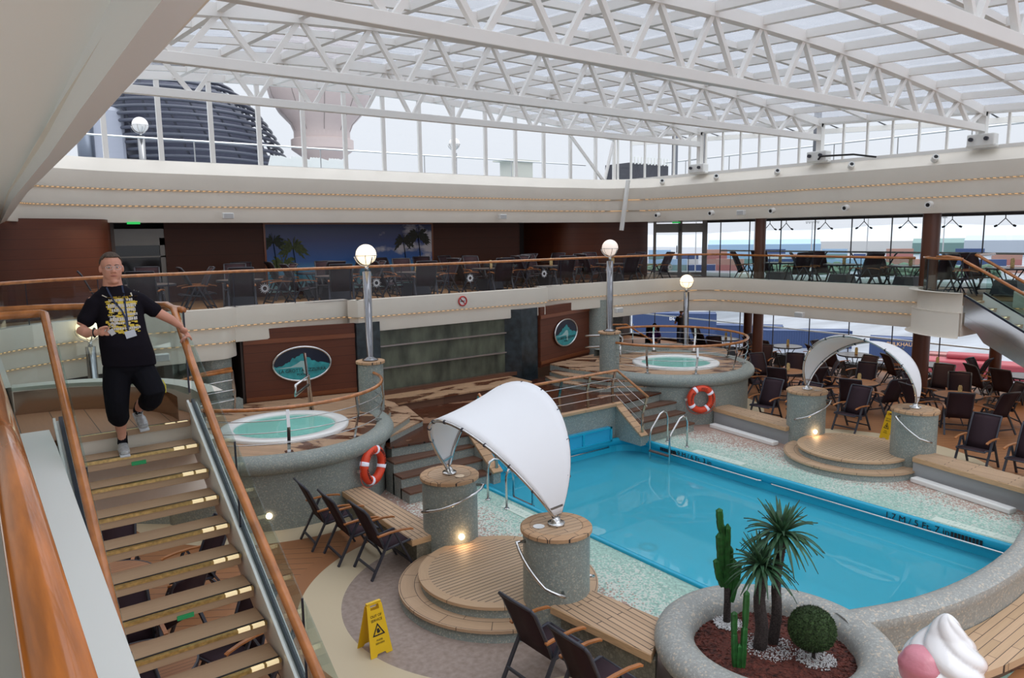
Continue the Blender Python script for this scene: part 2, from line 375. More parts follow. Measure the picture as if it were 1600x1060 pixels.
M['led'] = ledmat()
def watermat(name, tint, bump, scale, body=None, bf=.3):
    m, nt = newmat(name); N = nt.nodes.new; L = nt.links.new
    out = N('ShaderNodeOutputMaterial'); t = N('ShaderNodeBsdfTransparent'); g = N('ShaderNodeBsdfGlossy'); mx = N('ShaderNodeMixShader'); fr = N('ShaderNodeFresnel'); fr.inputs[0].default_value = 1.33
    t.inputs[0].default_value = (*tint, 1); g.inputs['Roughness'].default_value = .015
    tc = N('ShaderNodeTexCoord'); nz = N('ShaderNodeTexNoise'); nz.inputs['Scale'].default_value = scale; nz.inputs['Detail'].default_value = 2; bp = N('ShaderNodeBump'); bp.inputs['Strength'].default_value = bump; bp.inputs['Distance'].default_value = .02
    L(tc.outputs['Object'], nz.inputs['Vector']); L(nz.outputs['Fac'], bp.inputs['Height']); L(bp.outputs[0], g.inputs['Normal']); L(bp.outputs[0], fr.inputs['Normal'])
    a = t
    if body:
        d = N('ShaderNodeBsdfDiffuse'); d.inputs[0].default_value = (*body, 1); m2 = N('ShaderNodeMixShader'); m2.inputs[0].default_value = bf; L(t.outputs[0], m2.inputs[1]); L(d.outputs[0], m2.inputs[2]); a = m2
    L(fr.outputs[0], mx.inputs[0]); L(a.outputs[0], mx.inputs[1]); L(g.outputs[0], mx.inputs[2]); L(mx.outputs[0], out.inputs[0]); return m
M['water'] = watermat('pool_water', (.88, .98, 1.0), .10, 1.6, (.10, .64, .82), .52)
M['spawater'] = watermat('spa_water', (.90, .99, .97), .15, 4, (.42, .82, .74), .4)
# floor: mosaic near the pool, taupe carpet and cream bands round it, brown planks outside
def floormat():
    m, nt = newmat('deck_floor'); N = nt.nodes.new; L = nt.links.new
    out = N('ShaderNodeOutputMaterial'); b = N('ShaderNodeBsdfPrincipled'); L(b.outputs[0], out.inputs[0]); b.inputs['Roughness'].default_value = .55
    tc = N('ShaderNodeTexCoord'); sp = N('ShaderNodeSeparateXYZ'); L(tc.outputs['Object'], sp.inputs[0]); X, Y = sp.outputs[0], sp.outputs[1]
    def mt(op, a, bb=None, c=None):
        q = N('ShaderNodeMath'); q.operation = op
        for i, v in enumerate((a, bb, c)):
            if v is None: continue
            if isinstance(v, (int, float)): q.inputs[i].default_value = v
            else: L(v, q.inputs[i])
        return q.outputs[0]
    def mixc(f, a, bb):
        q = N('ShaderNodeMix'); q.data_type = 'RGBA'; L(f, q.inputs['Factor']) if not isinstance(f, (int, float)) else None
        for k, v in (('A', a), ('B', bb)):
            if isinstance(v, tuple): q.inputs[k].default_value = (*v, 1)
            else: L(v, q.inputs[k])
        return q.outputs['Result']
    U = mt('ABSOLUTE', mt('SUBTRACT', X, 10.45))          # mirrored half coordinate: distance from the centre line
    def dist(cu, cy): 
        a = mt('SUBTRACT', U, cu); c = mt('SUBTRACT', Y, cy); return mt('SQRT', mt('ADD', mt('MULTIPLY', a, a), mt('MULTIPLY', c, c)))
    d1 = dist(4.75, 8.0); d2 = dist(5.75, 14.2); d3 = dist(3.72, 4.35)
    taupe = mt('LESS_THAN', d1, 2.2); cream = mt('MAXIMUM', mt('MAXIMUM', mt('LESS_THAN', d1, 2.78), mt('LESS_THAN', d2, 2.75)), mt('LESS_THAN', d3, 2.3))
    brd = mt('MAXIMUM', mt('LESS_THAN', d1, 3.05), mt('LESS_THAN', d2, 3.05))
    # brown planks
    br = N('ShaderNodeTexBrick'); mp = N('ShaderNodeMapping'); mp.inputs['Rotation'].default_value = (0, 0, .55); L(tc.outputs['Object'], mp.inputs[0]); L(mp.outputs[0], br.inputs['Vector'])
    br.inputs['Scale'].default_value = 1; br.inputs['Brick Width'].default_value = 30; br.inputs['Row Height'].default_value = .19; br.inputs['Mortar Size'].default_value = .006
    br.inputs['Color1'].default_value = (.36, .155, .06, 1); br.inputs['Color2'].default_value = (.34, .145, .058, 1); br.inputs['Mortar'].default_value = (.06, .03, .02, 1)
    nz = N('ShaderNodeTexNoise'); nz.inputs['Scale'].default_value = 14; nz.inputs['Detail'].default_value = 4; L(tc.outputs['Object'], nz.inputs['Vector'])
    tp = N('ShaderNodeValToRGB'); tp.color_ramp.elements[0].position = .3; tp.color_ramp.elements[1].position = .7
    tp.color_ramp.elements[0].color = (.27, .205, .17, 1); tp.color_ramp.elements[1].color = (.38, .30, .26, 1); L(nz.outputs['Fac'], tp.inputs[0])
    c = mixc(brd, br.outputs['Color'], (.33, .14, .055)); c = mixc(cream, c, (.60, .50, .34)); c = mixc(taupe, c, tp.outputs[0])
    # mosaic : small square tiles, dithered by distance from pool edge
    fl = mt('FLOOR', mt('MULTIPLY', X, 38)); fy = mt('FLOOR', mt('MULTIPLY', Y, 38)); cb = N('ShaderNodeCombineXYZ'); L(fl, cb.inputs[0]); L(fy, cb.inputs[1])
    wn = N('ShaderNodeTexWhiteNoise'); wn.noise_dimensions = '2D'; L(cb.outputs[0], wn.inputs['Vector'])
    du = mt('SUBTRACT', U, 2.45); dy = mt('SUBTRACT', Y, 12.4); dp = mt('MAXIMUM', du, 0)     # distance to pool side
    n2 = N('ShaderNodeTexNoise'); n2.inputs['Scale'].default_value = .9; L(tc.outputs['Object'], n2.inputs['Vector'])
    k = mt('ADD', mt('DIVIDE', dp, 1.75), mt('MULTIPLY', mt('SUBTRACT', n2.outputs['Fac'], .5), .8)) # 0 at the pool edge, 1 outside
    rnd = wn.outputs['Value']
    aq = N('ShaderNodeValToRGB'); aq.color_ramp.interpolation = 'CONSTANT'; aq.color_ramp.elements[0].color = (.32, .50, .43, 1); aq.color_ramp.elements[1].position = .55; aq.color_ramp.elements[1].color = (.38, .58, .50, 1)
    e = aq.color_ramp.elements.new(.85); e.color = (.26, .40, .35, 1); L(rnd, aq.inputs[0])
    w1 = mt('LESS_THAN', rnd, mt('MULTIPLY', mt('SUBTRACT', k, .1), 1.3)); 
    wn2 = N('ShaderNodeTexWhiteNoise'); wn2.noise_dimensions = '3D'; cb2 = N('ShaderNodeCombineXYZ'); L(fl, cb2.inputs[0]); L(fy, cb2.inputs[1]); cb2.inputs[2].default_value = 5.5; L(cb2.outputs[0], wn2.inputs['Vector'])
    w2 = mt('LESS_THAN', wn2.outputs['Value'], mt('MULTIPLY', mt('SUBTRACT', k, .42), 1.3))
    mc = mixc(w1, aq.outputs[0], (.60, .64, .58)); mc = mixc(w2, mc, (.40, .27, .22))
    inm = mt('MULTIPLY', mt('LESS_THAN', U, 4.9), mt('GREATER_THAN', Y, 2.8))
    c = mixc(inm, c, mc)
    L(c, b.inputs['Base Color']); return m
M['floor'] = floormat()
# ================================================================== STRUCTURE
D2 = 3.25; CURB = 3.5; XR = 20.3; YF = 16.2; XC = 10.45
def MX(pts): return [(2*XC-x, y) for x, y in pts][::-1]      # mirror about the centre line
# floor with a hole for the pool
def rrect(x0, y0, x1, y1, r, n=6):
    P_ = []
    for cx, cy, a in ((x1-r, y1-r, 0), (x0+r, y1-r, 90), (x0+r, y0+r, 180), (x1-r, y0+r, 270)):
        P_ += [(cx+r*math.cos(math.radians(a+90*i/n)), cy+r*math.sin(math.radians(a+90*i/n))) for i in range(n+1)]
    return P_
PX0, PX1, PY0, PY1 = 7.98, 12.92, 3.2, 12.5
m = MB(); m.fill([[(-6, -5), (27, -5), (27, 26), (-6, 26)], rrect(PX0-.02, PY0-.02, PX1+.02, PY1+.02, .62)], 0)
fl = m.build('floor', M['floor']); struct(fl)
# the swimming pool: one thing
pool = thing('swimming_pool', 'blue swimming pool with still turquoise water in the middle of the deck', 'swimming pool', (XC, 8, -1.9))
m = MB(); lp = rrect(PX0, PY0, PX1, PY1, .6)
m.faces([(x, y, -.02) for x, y in lp]+[(x, y, -1.9) for x, y in lp], [(i, (i+1) % len(lp), len(lp)+(i+1) % len(lp), len(lp)+i) for i in range(len(lp))]+[tuple(range(len(lp), 2*len(lp)))])
m.build('basin', M['poolblue'], pool)
m = MB(); m.sweep([(-.03, .0), (-.03, .035), (0.0, .05), (.05, .045), (.07, .02), (.07, -.10), (.0, -.14)], lp[::-1], closed=True)
o = m.build('rim', M['poolrim'], pool, smooth=True)
m = MB(); m.faces([(x, y, -.30) for x, y in lp], [tuple(range(len(lp)))]); m.build('water_surface', M['water'], pool)
for (x, y, r) in ((11.6, 10.6, .22), (12.2, 9.2, .2), (12.0, 5.2, .22)):
    m = MB(); m.lathe([(r, -1.885), (r*.8, -1.86), (r*.6, -1.885)], (x, y, 0), 28); lab(m.build('drain', M['darkframe'], pool), 'dark round drain ring')
m = MB(); m.b2((PX0+.02, 5, -1.9), (PX0+.9, 10.5, -.85)); m.build('underwater_ledge', M['poolblue'], pool, bevel=.05)
# rods on the inner pool wall
def rod(parent, pts, r=.02, name='grab_rod'):
    m = MB(); m.tube(pts, r, 8); return m.build(name, M['chrome'], parent, smooth=True)
for y0, y1 in ((11.05, 8.65), (8.4, 3.8)):
    rod(pool, [(12.93, y0, -.10), (12.83, y0, -.10), (12.80, y0-.05, -.10), (12.80, y1+.05, -.10), (12.83, y1, -.10), (12.93, y1, -.10)])
rod(pool, [(9.0, 12.52, -.10), (9.05, 12.36, -.10), (12.1, 12.36, -.10), (12.2, 12.52, -.10)])
rod(pool, [(7.97, 11.9, -.10), (8.1, 11.85, -.1), (8.15, 12.0, -.10), (8.5, 12.36, -.1), (8.6, 12.52, -.10)])
for body, yy in (('1.9 M / 6 Ft. 3 in', 10.45), ('1.7 M / 5 Ft. 7 in', 5.55)):
    text('depth_lettering', body, .155, frame((12.84, yy, -.045), (0, -1, 0), (0, 0, 1)), M['ink'], pool, ext=.001, sx=1.05)
for yy in (11.15, 4.75):
    m = MB()
    for i in range(9): m.b2((12.835, yy-.24+i*.055, -.09), (12.845, yy-.24+i*.055+.04, -.01))
    m.build('overflow_grille', M['ink'], pool)
for body, x, y, rz, ry in (('1.9 M / 6 Ft. 3 in', 7.72, 9.95, -PI/2, 1), ('1.9 M / 6 Ft. 3 in', 13.2, 10.0, -PI/2, 1), ('1.7 M / 5 Ft. 7 in', 13.2, 4.75, -PI/2, 1)):
    t = thing('depth_marking', 'pale depth marking strip in the mosaic '+('by the near pool ladder' if x < 9 else ('by the far pool ladder' if y > 8 else 'by the far end of the pool wall')), 'floor marking', (x, y, 0))
    m = MB(); m.box((x, y, .004), (.22, 1.35, .008)); m.build('strip', P('pale_strip', (.62, .72, .64), .5), t)
    text('lettering', body, .14, frame((x, y, .009), (0, -1, 0), (1, 0, 0) if x < 9 else (1, 0, 0)), P('pale_lettering', (.36, .52, .46), .5), t, ext=.0005)
# ---- deck slabs -----------------------------------------------------------
def slab(name, polys, z0, z1, mat, fmat=None):
    m = MB()
    for p in polys: m.prism(p, z0, z1)
    o = m.build(name, mat); struct(o); return o
far_poly = [(-6, 16.78), (4.9, 16.78), (7.45, 16.72), (7.5, 16.36), (13.4, 16.36), (13.45, 16.72), (16.0, 16.78), (26.4, 16.78), (26.4, 25.6), (-6, 25.6)]
slab('ceiling_lower', [[(x, y) for x, y in far_poly], [(XR+.15, -5), (26.4, -5), (26.4, 16.78), (XR+.15, 16.78)], [(-6, -5), (.3, -5), (.3, 16.78), (-6, 16.78)]], 2.92, D2-.02, M['ceil'])
deckbrown = P('upper_deck_covering', (.30, .17, .075), .6, noise=(3, .1))
o = slab('floor_upper', [far_poly, [(XR+.15, -5), (26.4, -5), (26.4, 16.78), (XR+.15, 16.78)]], D2-.02, D2, deckbrown)
slab('floor_upper_near', [[(-6, -5), (.28, -5), (.28, 16.78), (-6, 16.78)]], D2-.02, D2, P('bounce_deck_covering', (.42, .38, .34), .6))  # unseen floor, made pale to bounce light up to the soffit
slab('ceiling_upper', [[(-6, 20.55), (26.4, 20.55), (26.4, 24.5), (-6, 24.5)], [(20.6, -5), (26.4, -5), (26.4, 20.55), (20.6, 20.55)]], 5.48, 5.56, M['ceil'])
# ceiling over the camera: flat glossy soffit and its edge
o = slab('ceiling_near', [[(-6, -5), (.24, -5), (.30, 1.45), (.35, 3.84), (.42, 8), (.74, 19), (.74, 20.55), (-6, 20.55)]], 5.455, 5.6, M['soffit'])
# ---- fascias: stepped cream bands ----------------------------------------
n_trim = [0]
def fascia(path, bands, top=None, led=True, closed=False, mat='beige', label=None, seams=()):
    """bands: list of (z_top, z_bottom, offset); each band a folded panel, slightly under the one above"""
    n_trim[0] += 1; t = bpy.data.objects.new('trim_%d' % n_trim[0], None); COL.objects.link(t); t['kind'] = 'structure'
    for i, (zt, zb, o_) in enumerate(bands):
        prof = []
        if i == 0 and top: prof += top
        prof += [(o_, zt), (o_+.004, zb+.03), (o_-.005, zb), (o_-.13, zb)]
        if i == 0 and not top: prof = [(o_-.28, zt)]+prof
        b = MB(); b.sweep(prof, path, closed); pt = b.build('fascia_band', M[mat]); autosmooth(pt, 30); pt.parent = t
        if led and i < len(bands)-1:
            b = MB(); b.sweep([(o_-.012, zb-.002), (o_-.012, zb-.02), (o_-.05, zb-.02)], path, closed); q = b.build('light_strip', M['led']); q.parent = t
    return t
def path_round(pts, r=.35, n=5):
    out = [pts[0]]
    for i in range(1, len(pts)-1):
        a, p, b = Vector(pts[i-1]), Vector(pts[i]), Vector(pts[i+1]); u = (a-p); v = (b-p); rr = min(r, u.length*.45, v.length*.45)
        if rr < .02: out.append(pts[i]); continue
        A = p+u.normalized()*rr; B = p+v.normalized()*rr
        for k in range(n+1):
            t = k/n; q = A*(1-t)**2+p*2*t*(1-t)+B*t*t; out.append((q.x, q.y))
    out.append(pts[-1]); return out
# travel direction chosen so that 'outward' (right-hand side) faces the atrium
b3 = [(3.50, 3.10, .0), (3.10, 2.76, -.07), (2.76, 2.38, -.14)]
b2_ = [(3.50, 3.09, .0), (3.09, 2.71, -.07)]
mid = path_round([(7.35, 16.45), (7.5, YF), (2*XC-7.5, YF), (2*XC-7.35, 16.45)], .05, 2)
fascia(mid, b2_)
for s in (0, 1):
    q = [(4.75, 16.62), (7.45, 16.62)]
    fascia(q if not s else MX(q), b2_)
    q = path_round([(.30, 9.1), (.30, 15.3), (1.3, 15.95), (2.7, 16.42), (4.55, 16.36), (4.9, 16.75)], .5)
    if not s: fascia(q, b3)
    else: fascia(path_round([(16.0, 16.75), (16.35, 16.4), (17.6, 16.45), (19.0, 16.45), (XR, 15.6), (XR, 9.1)], .8, 8), b3)
# left fascia beside the stairs, at the camera: low white kerb
fascia([(.36, -4), (.40, 2.9), (.485, 6.8), (.49, 7.55)], [(3.34, 2.9, 0)], mat='white2', led=False)
fascia([(XR, 6.9), (XR, -4)], b3)
# pods at the stair heads (semi-elliptical landings)
def pod_path(mir, rx=1.46, ry=1.45, y0=7.50, n=16):
    p = [(.3+rx, y0)]+[(.3+rx*math.cos(a), 7.6+ry*math.sin(a)) for a in [PI/2*i/n for i in range(n+1)]]
    if mir: return [(2*XC-.15-x, y) for x, y in p]
    return p
for s in (0, 1):
    p = pod_path(s); bm_ = [(3.50, 3.02, .0), (3.02, 2.42, -.12)]
    fascia(p[::-1] if not s else p, bm_, top=[(-.22, 3.50)], led=False)
    m = MB(); xx = .3 if not s else 2*XC-.15-.3
    poly = [(xx, 7.47)]+[(x, y) for x, y in p]
    m.prism(poly, 2.45, 3.20); struct(m.build('floor_landing_soffit', M['beige']))
    m = MB(); m.prism([(x+(0.02 if s else -.02) if abs(x-xx) > .1 else x, y-.02 if y > 7.5 else y) for x, y in poly], 3.20, D2); struct(m.build('floor_landing', planks('landing_planks', ((.36, .20, .11), (.33, .18, .10)), .30, 5, PI/2, gapcol=(.08, .05, .03)) if s == 0 else deckbrown))
    # mirror steel kerb lining inside the landing
    m = MB(); q = [(x, y) for x, y in p]; inn = [(xx+(x-xx)*.86, 7.6+(y-7.6)*.86) for x, y in q]
    m.sweep([(0, D2), (.0, 3.49)], inn if s else inn); struct(m.build('trim_landing_kerb', M['bronze'], smooth=True))
# upper fascia with sloping top, and clerestory windows above it
bu = [(6.66, 6.25, .0), (6.25, 5.85, -.05), (5.85, 5.43, -.10)]
up_path = path_round([(.45, -4), (.53, 3), (.62, 8), (.93, 18.6), (1.4, 19.8), (2.2, 20.08), (3.1, 20.4), (17.1, 20.4), (18.0, 20.1), (19.2, 20.05), (20.4, 19.0), (20.4, -4)], .45, 6)
fascia(up_path, bu, top=[(-.62, 7.02), (-.55, 7.02)])
m = MB(); LP_ = [(-4, .33), (1.45, .412), (2.48, .434), (3.84, .472), (8, .54), (19, .86)]
R_ = [[m.bm.verts.new(p) for p in ((x-.12, y, 5.37), (x, y, 5.435), (x, y, 5.46), (x-.14, y, 5.46))] for y, x in LP_]
for A_, B_ in zip(R_[:-1], R_[1:]):
    for k in range(4): m.bm.faces.new((A_[k], A_[(k+1) % 4], B_[(k+1) % 4], B_[k]))
m.bm.faces.ensure_lookup_table(); struct(m.build('trim_soffit_lip', M['white2']))
# roof surface
def RZ(x, y): return 8.62+.060*(y-8.05)-.0062*(x-10.35)**2
XN = [10.83+.655+1.31*k for k in range(-8, 9)]     # top node positions
YB = [3.85, 8.05, 12.44, 16.9]
def roofbeam(pts, w=.12, h=.16, label=None):
    m = MB()
    for a, b in zip(pts[:-1], pts[1:]): m.beam(a, b, w, h)
    o = m.build('trim_roof_beam', M['white']); struct(o); return o
ys = [-1, 3.85, 8.05, 12.44, 16.9, 21.2]
for x in [.36]+XN+[20.9]:
    roofbeam([(x, y, RZ(x, y)+.0) for y in ys], .11, .15)
def crossbeam(y, w=.09, h=.12):
    xs = [.3+i*20.6/16 for i in range(17)]
    roofbeam([(x, y, RZ(x, y)) for x in xs], w, h)
for a, b in zip(ys[:-1], ys[1:]):
    for k in (1, 2): crossbeam(a+(b-a)*k/3)
crossbeam(21.2, .12, .2)
m = MB()
xs = [.3+i*20.6/16 for i in range(17)]
for i in range(16):
    m.faces([(xs[i], -1, RZ(xs[i], -1)+.1), (xs[i+1], -1, RZ(xs[i+1], -1)+.1), (xs[i+1], 21.2, RZ(xs[i+1], 21.2)+.1), (xs[i], 21.2, RZ(xs[i], 21.2)+.1)], [(0, 1, 2, 3)])
g = m.build('ceiling_roof_glass', M['roofglass']); struct(g)
m = MB()
gk = P('glazing_gasket', (.03, .032, .04), .6)
allx = [.36]+XN+[20.9]
for y in ys[:-1]:
    pass
yy = []
for a, b in zip(ys[:-1], ys[1:]): yy += [a, a+(b-a)/3, a+2*(b-a)/3]
for y in yy[1:]:
    for x0, x1 in zip(allx[:-1], allx[1:]):
        m.beam((x0+.06, y+.10, RZ(x0, y)+.085), (x1-.06, y+.10, RZ(x1, y)+.085), .03, .012)
for x in allx[:-1]:
    for y0, y1 in zip(yy[:-1], yy[1:]):
        m.beam((x+.085, y0+.1, RZ(x, y0)+.085), (x+.085, y1-.05, RZ(x, y1)+.085), .022, .012)
struct(m.build('trim_roof_gaskets', gk))
# trusses
def truss(y, zb, label, bog=True):
    t = thing('roof_truss', label, 'roof truss', (XC, y, zb), 'steel lattice trusses under the glass roof')
    x0, x1 = .38, 20.85
    m = MB(); m.beam((x0, y, zb), (x1, y, zb), .15, .17); m.build('bottom_chord', M['white'], t, bevel=.01)
    m = MB(); xs = [x0+(x1-x0)*i/20 for i in range(21)]
    for a, b in zip(xs[:-1], xs[1:]): m.beam((a, y, RZ(a, y)-.05), (b, y, RZ(b, y)-.05), .16, .2)
    m.build('top_chord', M['white'], t)
    for k in range(-8, 8):
        bx = 10.83+1.31*k
        for s in (-1, 1):
            tx = bx+.62*s
            if bx < x0+.2 or tx > x1-.1 or tx < x0 or bx > x1-.2: continue
            m = MB(); m.beam((bx+.06*s, y, zb+.06), (tx, y, RZ(tx, y)-.12), .085, .085, up=(0, 1, 0)); m.build('brace', M['white'], t)
    m = MB(); m.beam((20.85, y, 7.1), (20.85, y, RZ(20.8, y)), .18, .16, up=(0, 1, 0)); m.build('end_post', M['white'], t)
    # bogie on the rail
    bo = MB(); bo.box((20.72, y-.05, 7.2), (.30, .62, .30)); bo.box((20.72, y-.05, 7.05), (.18, .7, .08)); b = bo.build('bogie', M['white2'], t, bevel=.03)
    for dy in (-.2, .15):
        w = MB(); w.tube([(20.5, y+dy, 7.22), (20.6, y+dy, 7.22)], .05, 12); w.build('wheel_cap', M['darkframe'], b).location = (0, 0, 0)
    return t
for nme, o_ in (): pass
truss(3.85, 7.29, 'nearest white lattice truss, seen only at the top right corner')
truss(8.05, 7.50, 'big white lattice truss crossing the whole picture from top left')
truss(12.44, 7.75, 'white lattice truss second lowest, between the big one and the far one')
truss(16.9, 8.02, 'farthest white lattice truss, nearest the end windows')
# fix sub-part frames: children of parts are built with the thing offset already applied once
# clerestory windows
def cleres():
    t = bpy.data.objects.new('window_1', None); COL.objects.link(t); t['kind'] = 'structure'
    xs = [.6+1.29*i for i in range(17)]
    xs = [x for x in xs if x < 20.9]+[20.95]
    for x in xs:
        m = MB(); m.beam((x, 21.2, 7.0), (x, 21.2, RZ(x, 21.2)), .12, .09, up=(0, 1, 0)); o = m.build('mullion', M['white']); o.parent = t
    m = MB(); m.b2((.3, 21.14, 6.95), (20.95, 21.3, 7.05)); o = m.build('sill', M['white']); o.parent = t
    m = MB()
    for a, b in zip(xs[:-1], xs[1:]):
        m.faces([(a, 21.22, 7.03), (b, 21.22, 7.03), (b, 21.22, RZ(b, 21.2)), (a, 21.22, RZ(a, 21.2))], [(0, 1, 2, 3)])
    o = m.build('pane', M['winglass']); o.parent = t
    t = bpy.data.objects.new('window_2', None); COL.objects.link(t); t['kind'] = 'structure'
    ys_ = [-1+.71*i for i in range(32)]
    for y in ys_:
        m = MB(); m.beam((20.97, y, 7.05), (20.97, y, RZ(20.9, y)), .055, .075, up=(1, 0, 0)); o = m.build('mullion', M['white']); o.parent = t
    m = MB(); m.b2((20.9, -4, 6.98), (21.05, 21.2, 7.08)); o = m.build('sill', M['white']); o.parent = t
    m = MB()
    for a, b in zip(ys_[:-1], ys_[1:]):
        m.faces([(20.99, a, 7.05), (20.99, b, 7.05), (20.99, b, RZ(20.9, b)), (20.99, a, RZ(20.9, a))], [(0, 1, 2, 3)])
    o = m.build('pane', M['winglass']); o.parent = t
    for y in (5.2, 9.7, 14.2): 
        pass
cleres()
# dark post behind the right clerestory
for x, y, z1 in ((21.6, 13.0, 9.0), (21.35, 17.15, 8.9), (22.2, 19.2, 9.3)):
    m = MB(); m.box((x, y, (6.6+z1)/2), (.16, .16, z1-6.6)); tag(m.build('mast_post', P('grey_post', (.16, .17, .20), .5)), 'dark grey post outside the high windows, '+{13.0: 'beside the second truss end', 17.15: 'behind the far truss end', 19.2: 'rightmost of the pair at the far corner'}[y], 'post')
# ---- walls ---------------------------------------------------------------
def wall(name, pts, z0, z1, mat, th=.12, parent=None):
    m = MB()
    for a, b in zip(pts[:-1], pts[1:]):
        a = Vector((*a, (z0+z1)/2)); b = Vector((*b, (z0+z1)/2)); m.beam(a, b, th, z1-z0)
    o = m.build(name, mat); return struct(o) if parent is None else o
# upper far wall (dark wood) with doorway on the left and recess on the right
YW = 22.3
wall('wall_far_upper', [(4.6, YW), (17.0, YW)], D2, 5.5, M['panel'])
o = MB(); o.sweep([(0, D2), (0, 5.5)], path_round([(-6, 19.2), (1.2, 19.2), (2.85, 19.9), (3.1, 21.0)], .8, 8)); struct(o.build('wall_far_left_curved', M['panelhi'], smooth=True))
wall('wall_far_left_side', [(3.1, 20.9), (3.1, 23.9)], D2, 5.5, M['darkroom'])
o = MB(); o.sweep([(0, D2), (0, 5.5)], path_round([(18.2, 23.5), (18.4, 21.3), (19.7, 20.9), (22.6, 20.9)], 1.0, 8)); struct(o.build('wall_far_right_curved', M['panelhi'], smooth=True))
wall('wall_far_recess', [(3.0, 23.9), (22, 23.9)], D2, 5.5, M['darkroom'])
wall('wall_far_upper_return', [(17.0, YW), (17.0, 23.9)], D2, 5.5, M['panel'])
# doorway left (dark door with grey frame)
d = bpy.data.objects.new('door_2', None); COL.objects.link(d); d['kind'] = 'structure'
m = MB(); m.b2((3.2, YW+.02, D2), (4.55, YW+.06, 5.0)); o = m.build('door_leaf', P('black_glass_door', (.012, .012, .014), .1)); o.parent = d
m = MB()
for a, b in (((3.15, YW-.02, D2), (3.23, YW+.1, 5.05)), ((4.47, YW-.02, D2), (4.6, YW+.1, 5.05)), ((3.15, YW-.02, 4.85), (4.6, YW+.1, 5.3)), ((3.15, YW-.02, 4.52), (4.6, YW+.05, 4.56)), ((3.15, YW-.02, 4.0), (4.6, YW+.05, 4.05))): m.b2(a, b)
o = m.build('door_frame', P('grey_door_frame', (.22, .22, .22), .4, .3)); o.parent = d
# glazed door at right end and window wall
d = bpy.data.objects.new('door_1', None); COL.objects.link(d); d['kind'] = 'structure'
A, B = Vector((22.6, 20.6, 0)), Vector((24.0, 19.0, 0)); dr = (B-A); Ld = dr.length; dr.normalize()
gf = P('door_frame_grey', (.36, .36, .37), .4)
def onAB(s, z): return (A+dr*s).to_tuple()[:2]+(z,)
m = MB()
for s, w in ((.06, .12), (Ld/2, .16), (Ld-.1, .2)): m.beam(onAB(s, D2), onAB(s, 5.5), w, .09, up=(dr.y, -dr.x, 0))
for z, h in ((5.2, .35), (D2+.12, .12)): m.beam(onAB(0, z), onAB(Ld, z), .09, h)
o = m.build('door_frame', gf); o.parent = d
for s0, s1 in ((.12, Ld/2-.08), (Ld/2+.08, Ld-.2)):
    m = MB(); m.faces([onAB(s0, D2+.1), onAB(s1, D2+.1), onAB(s1, 5.1), onAB(s0, 5.1)], [(0, 1, 2, 3)]); o = m.build('door_pane', M['winglass']); o.parent = d
m = MB(); m.tube([onAB(Ld/2-.12, 4.2), onAB(Ld/2-.12, 4.5)], .02, 6); o = m.build('door_handle', M['darkframe']); o.parent = d
XW = 24.0
def winwall(name, x, y0, y1, z0, z1, pitch, start, big=()):
    t = bpy.data.objects.new(name, None); COL.objects.link(t); t['kind'] = 'structure'
    y = start
    while y < y1:
        if y > y0:
            w = .14 if any(abs(y-b) < .3 for b in big) else .03
            m = MB(); m.box((x, y, (z0+z1)/2), (w, w, z1-z0)); o = m.build('mullion', M['steel'] if w > .1 else M['darkframe']); o.parent = t
        y += pitch
    m = MB(); m.faces([(x, y0, z0), (x, y1, z0), (x, y1, z1), (x, y0, z1)], [(0, 1, 2, 3)]); o = m.build('pane', M['winglass']); o.parent = t
    m = MB(); m.tube([(x+.9, y0, z0+1.02), (x+.9, y1, z0+1.02)], .035, 6); o = m.build('outer_handrail', M['steel'], smooth=True); o.parent = t
    m = MB(); m.b2((x-.05, y0, z1-.09), (x+.05, y1, z1+.02)); o = m.build('head_rail', P('dark_head_rail', (.09, .085, .09), .5)); o.parent = t
    return t
winwall('window_3', XW, -4, 19.0, D2, 5.48, 1.33, -3.05+.13, big=(13.5, 8.3))
winwall('window_4', 26.3, -4, 25.5, 0, 2.92, 1.6, -3.4)
struct(MB().b2((26.25, -4, 0), (26.35, 25.4, .12)).build('baseboard_right', M['darkroom']))
# outdoor deck edge strip beyond the upper windows
slab('floor_outer_walk', [[(XW, -5), (26.4, -5), (26.4, 22.5), (XW, 22.5)]], D2-.01, D2+.02, P('green_walkway', (.14, .20, .18), .5))
# lower far walls: slate, columns, sign panels
slate = MB(); slate.b2((8.05, 16.35, .8), (11.95, 16.5, 2.95)); so = struct(slate.build('wall_slate', M['slate']))
for z in (1.75, 2.3):
    m = MB(); m.b2((8.05, 16.26, z), (11.95, 16.36, z+.03)); struct(m.build('trim_slate_ledge', P('slate_ledge_steel', (.35, .30, .28), .3, .6)))
m = MB(); m.b2((7.45, 16.22, .8), (8.07, 16.5, 2.95)); struct(m.build('wall_column_left', M['slatedark']))
m = MB(); m.prism([(11.93, 16.40), (12.35, 16.1), (13.05, 16.25), (13.1, 16.6), (11.93, 16.6)], .8, 2.95); struct(m.build('wall_column_right', M['slatedark']))
PANL = [(4.95, 16.85), (7.45, 16.35)]; PANR = [(13.1, 16.25), (15.75, 17.05)]
for p, nm in ((PANL, 'wall_sign_left'), (PANR, 'wall_sign_right')):
    wall(nm, p, 1.2, 2.95, M['panelhi'], .1)
    dd = (Vector(p[1])-Vector(p[0])).normalized(); nn = Vector((dd.y, -dd.x))*.06
    for z, h in ((1.33, .10), (2.66, .10)):
        m = MB(); m.beam((p[0][0]+nn.x, p[0][1]+nn.y, z), (p[1][0]+nn.x, p[1][1]+nn.y, z), .03, h); struct(m.build('trim_sign_wall', M['paneltrim']))
wall('wall_far_lower_left', [(-6, 18.2), (4.95, 18.2), (4.95, 16.85)], 0, 2.95, M['darkroom'])
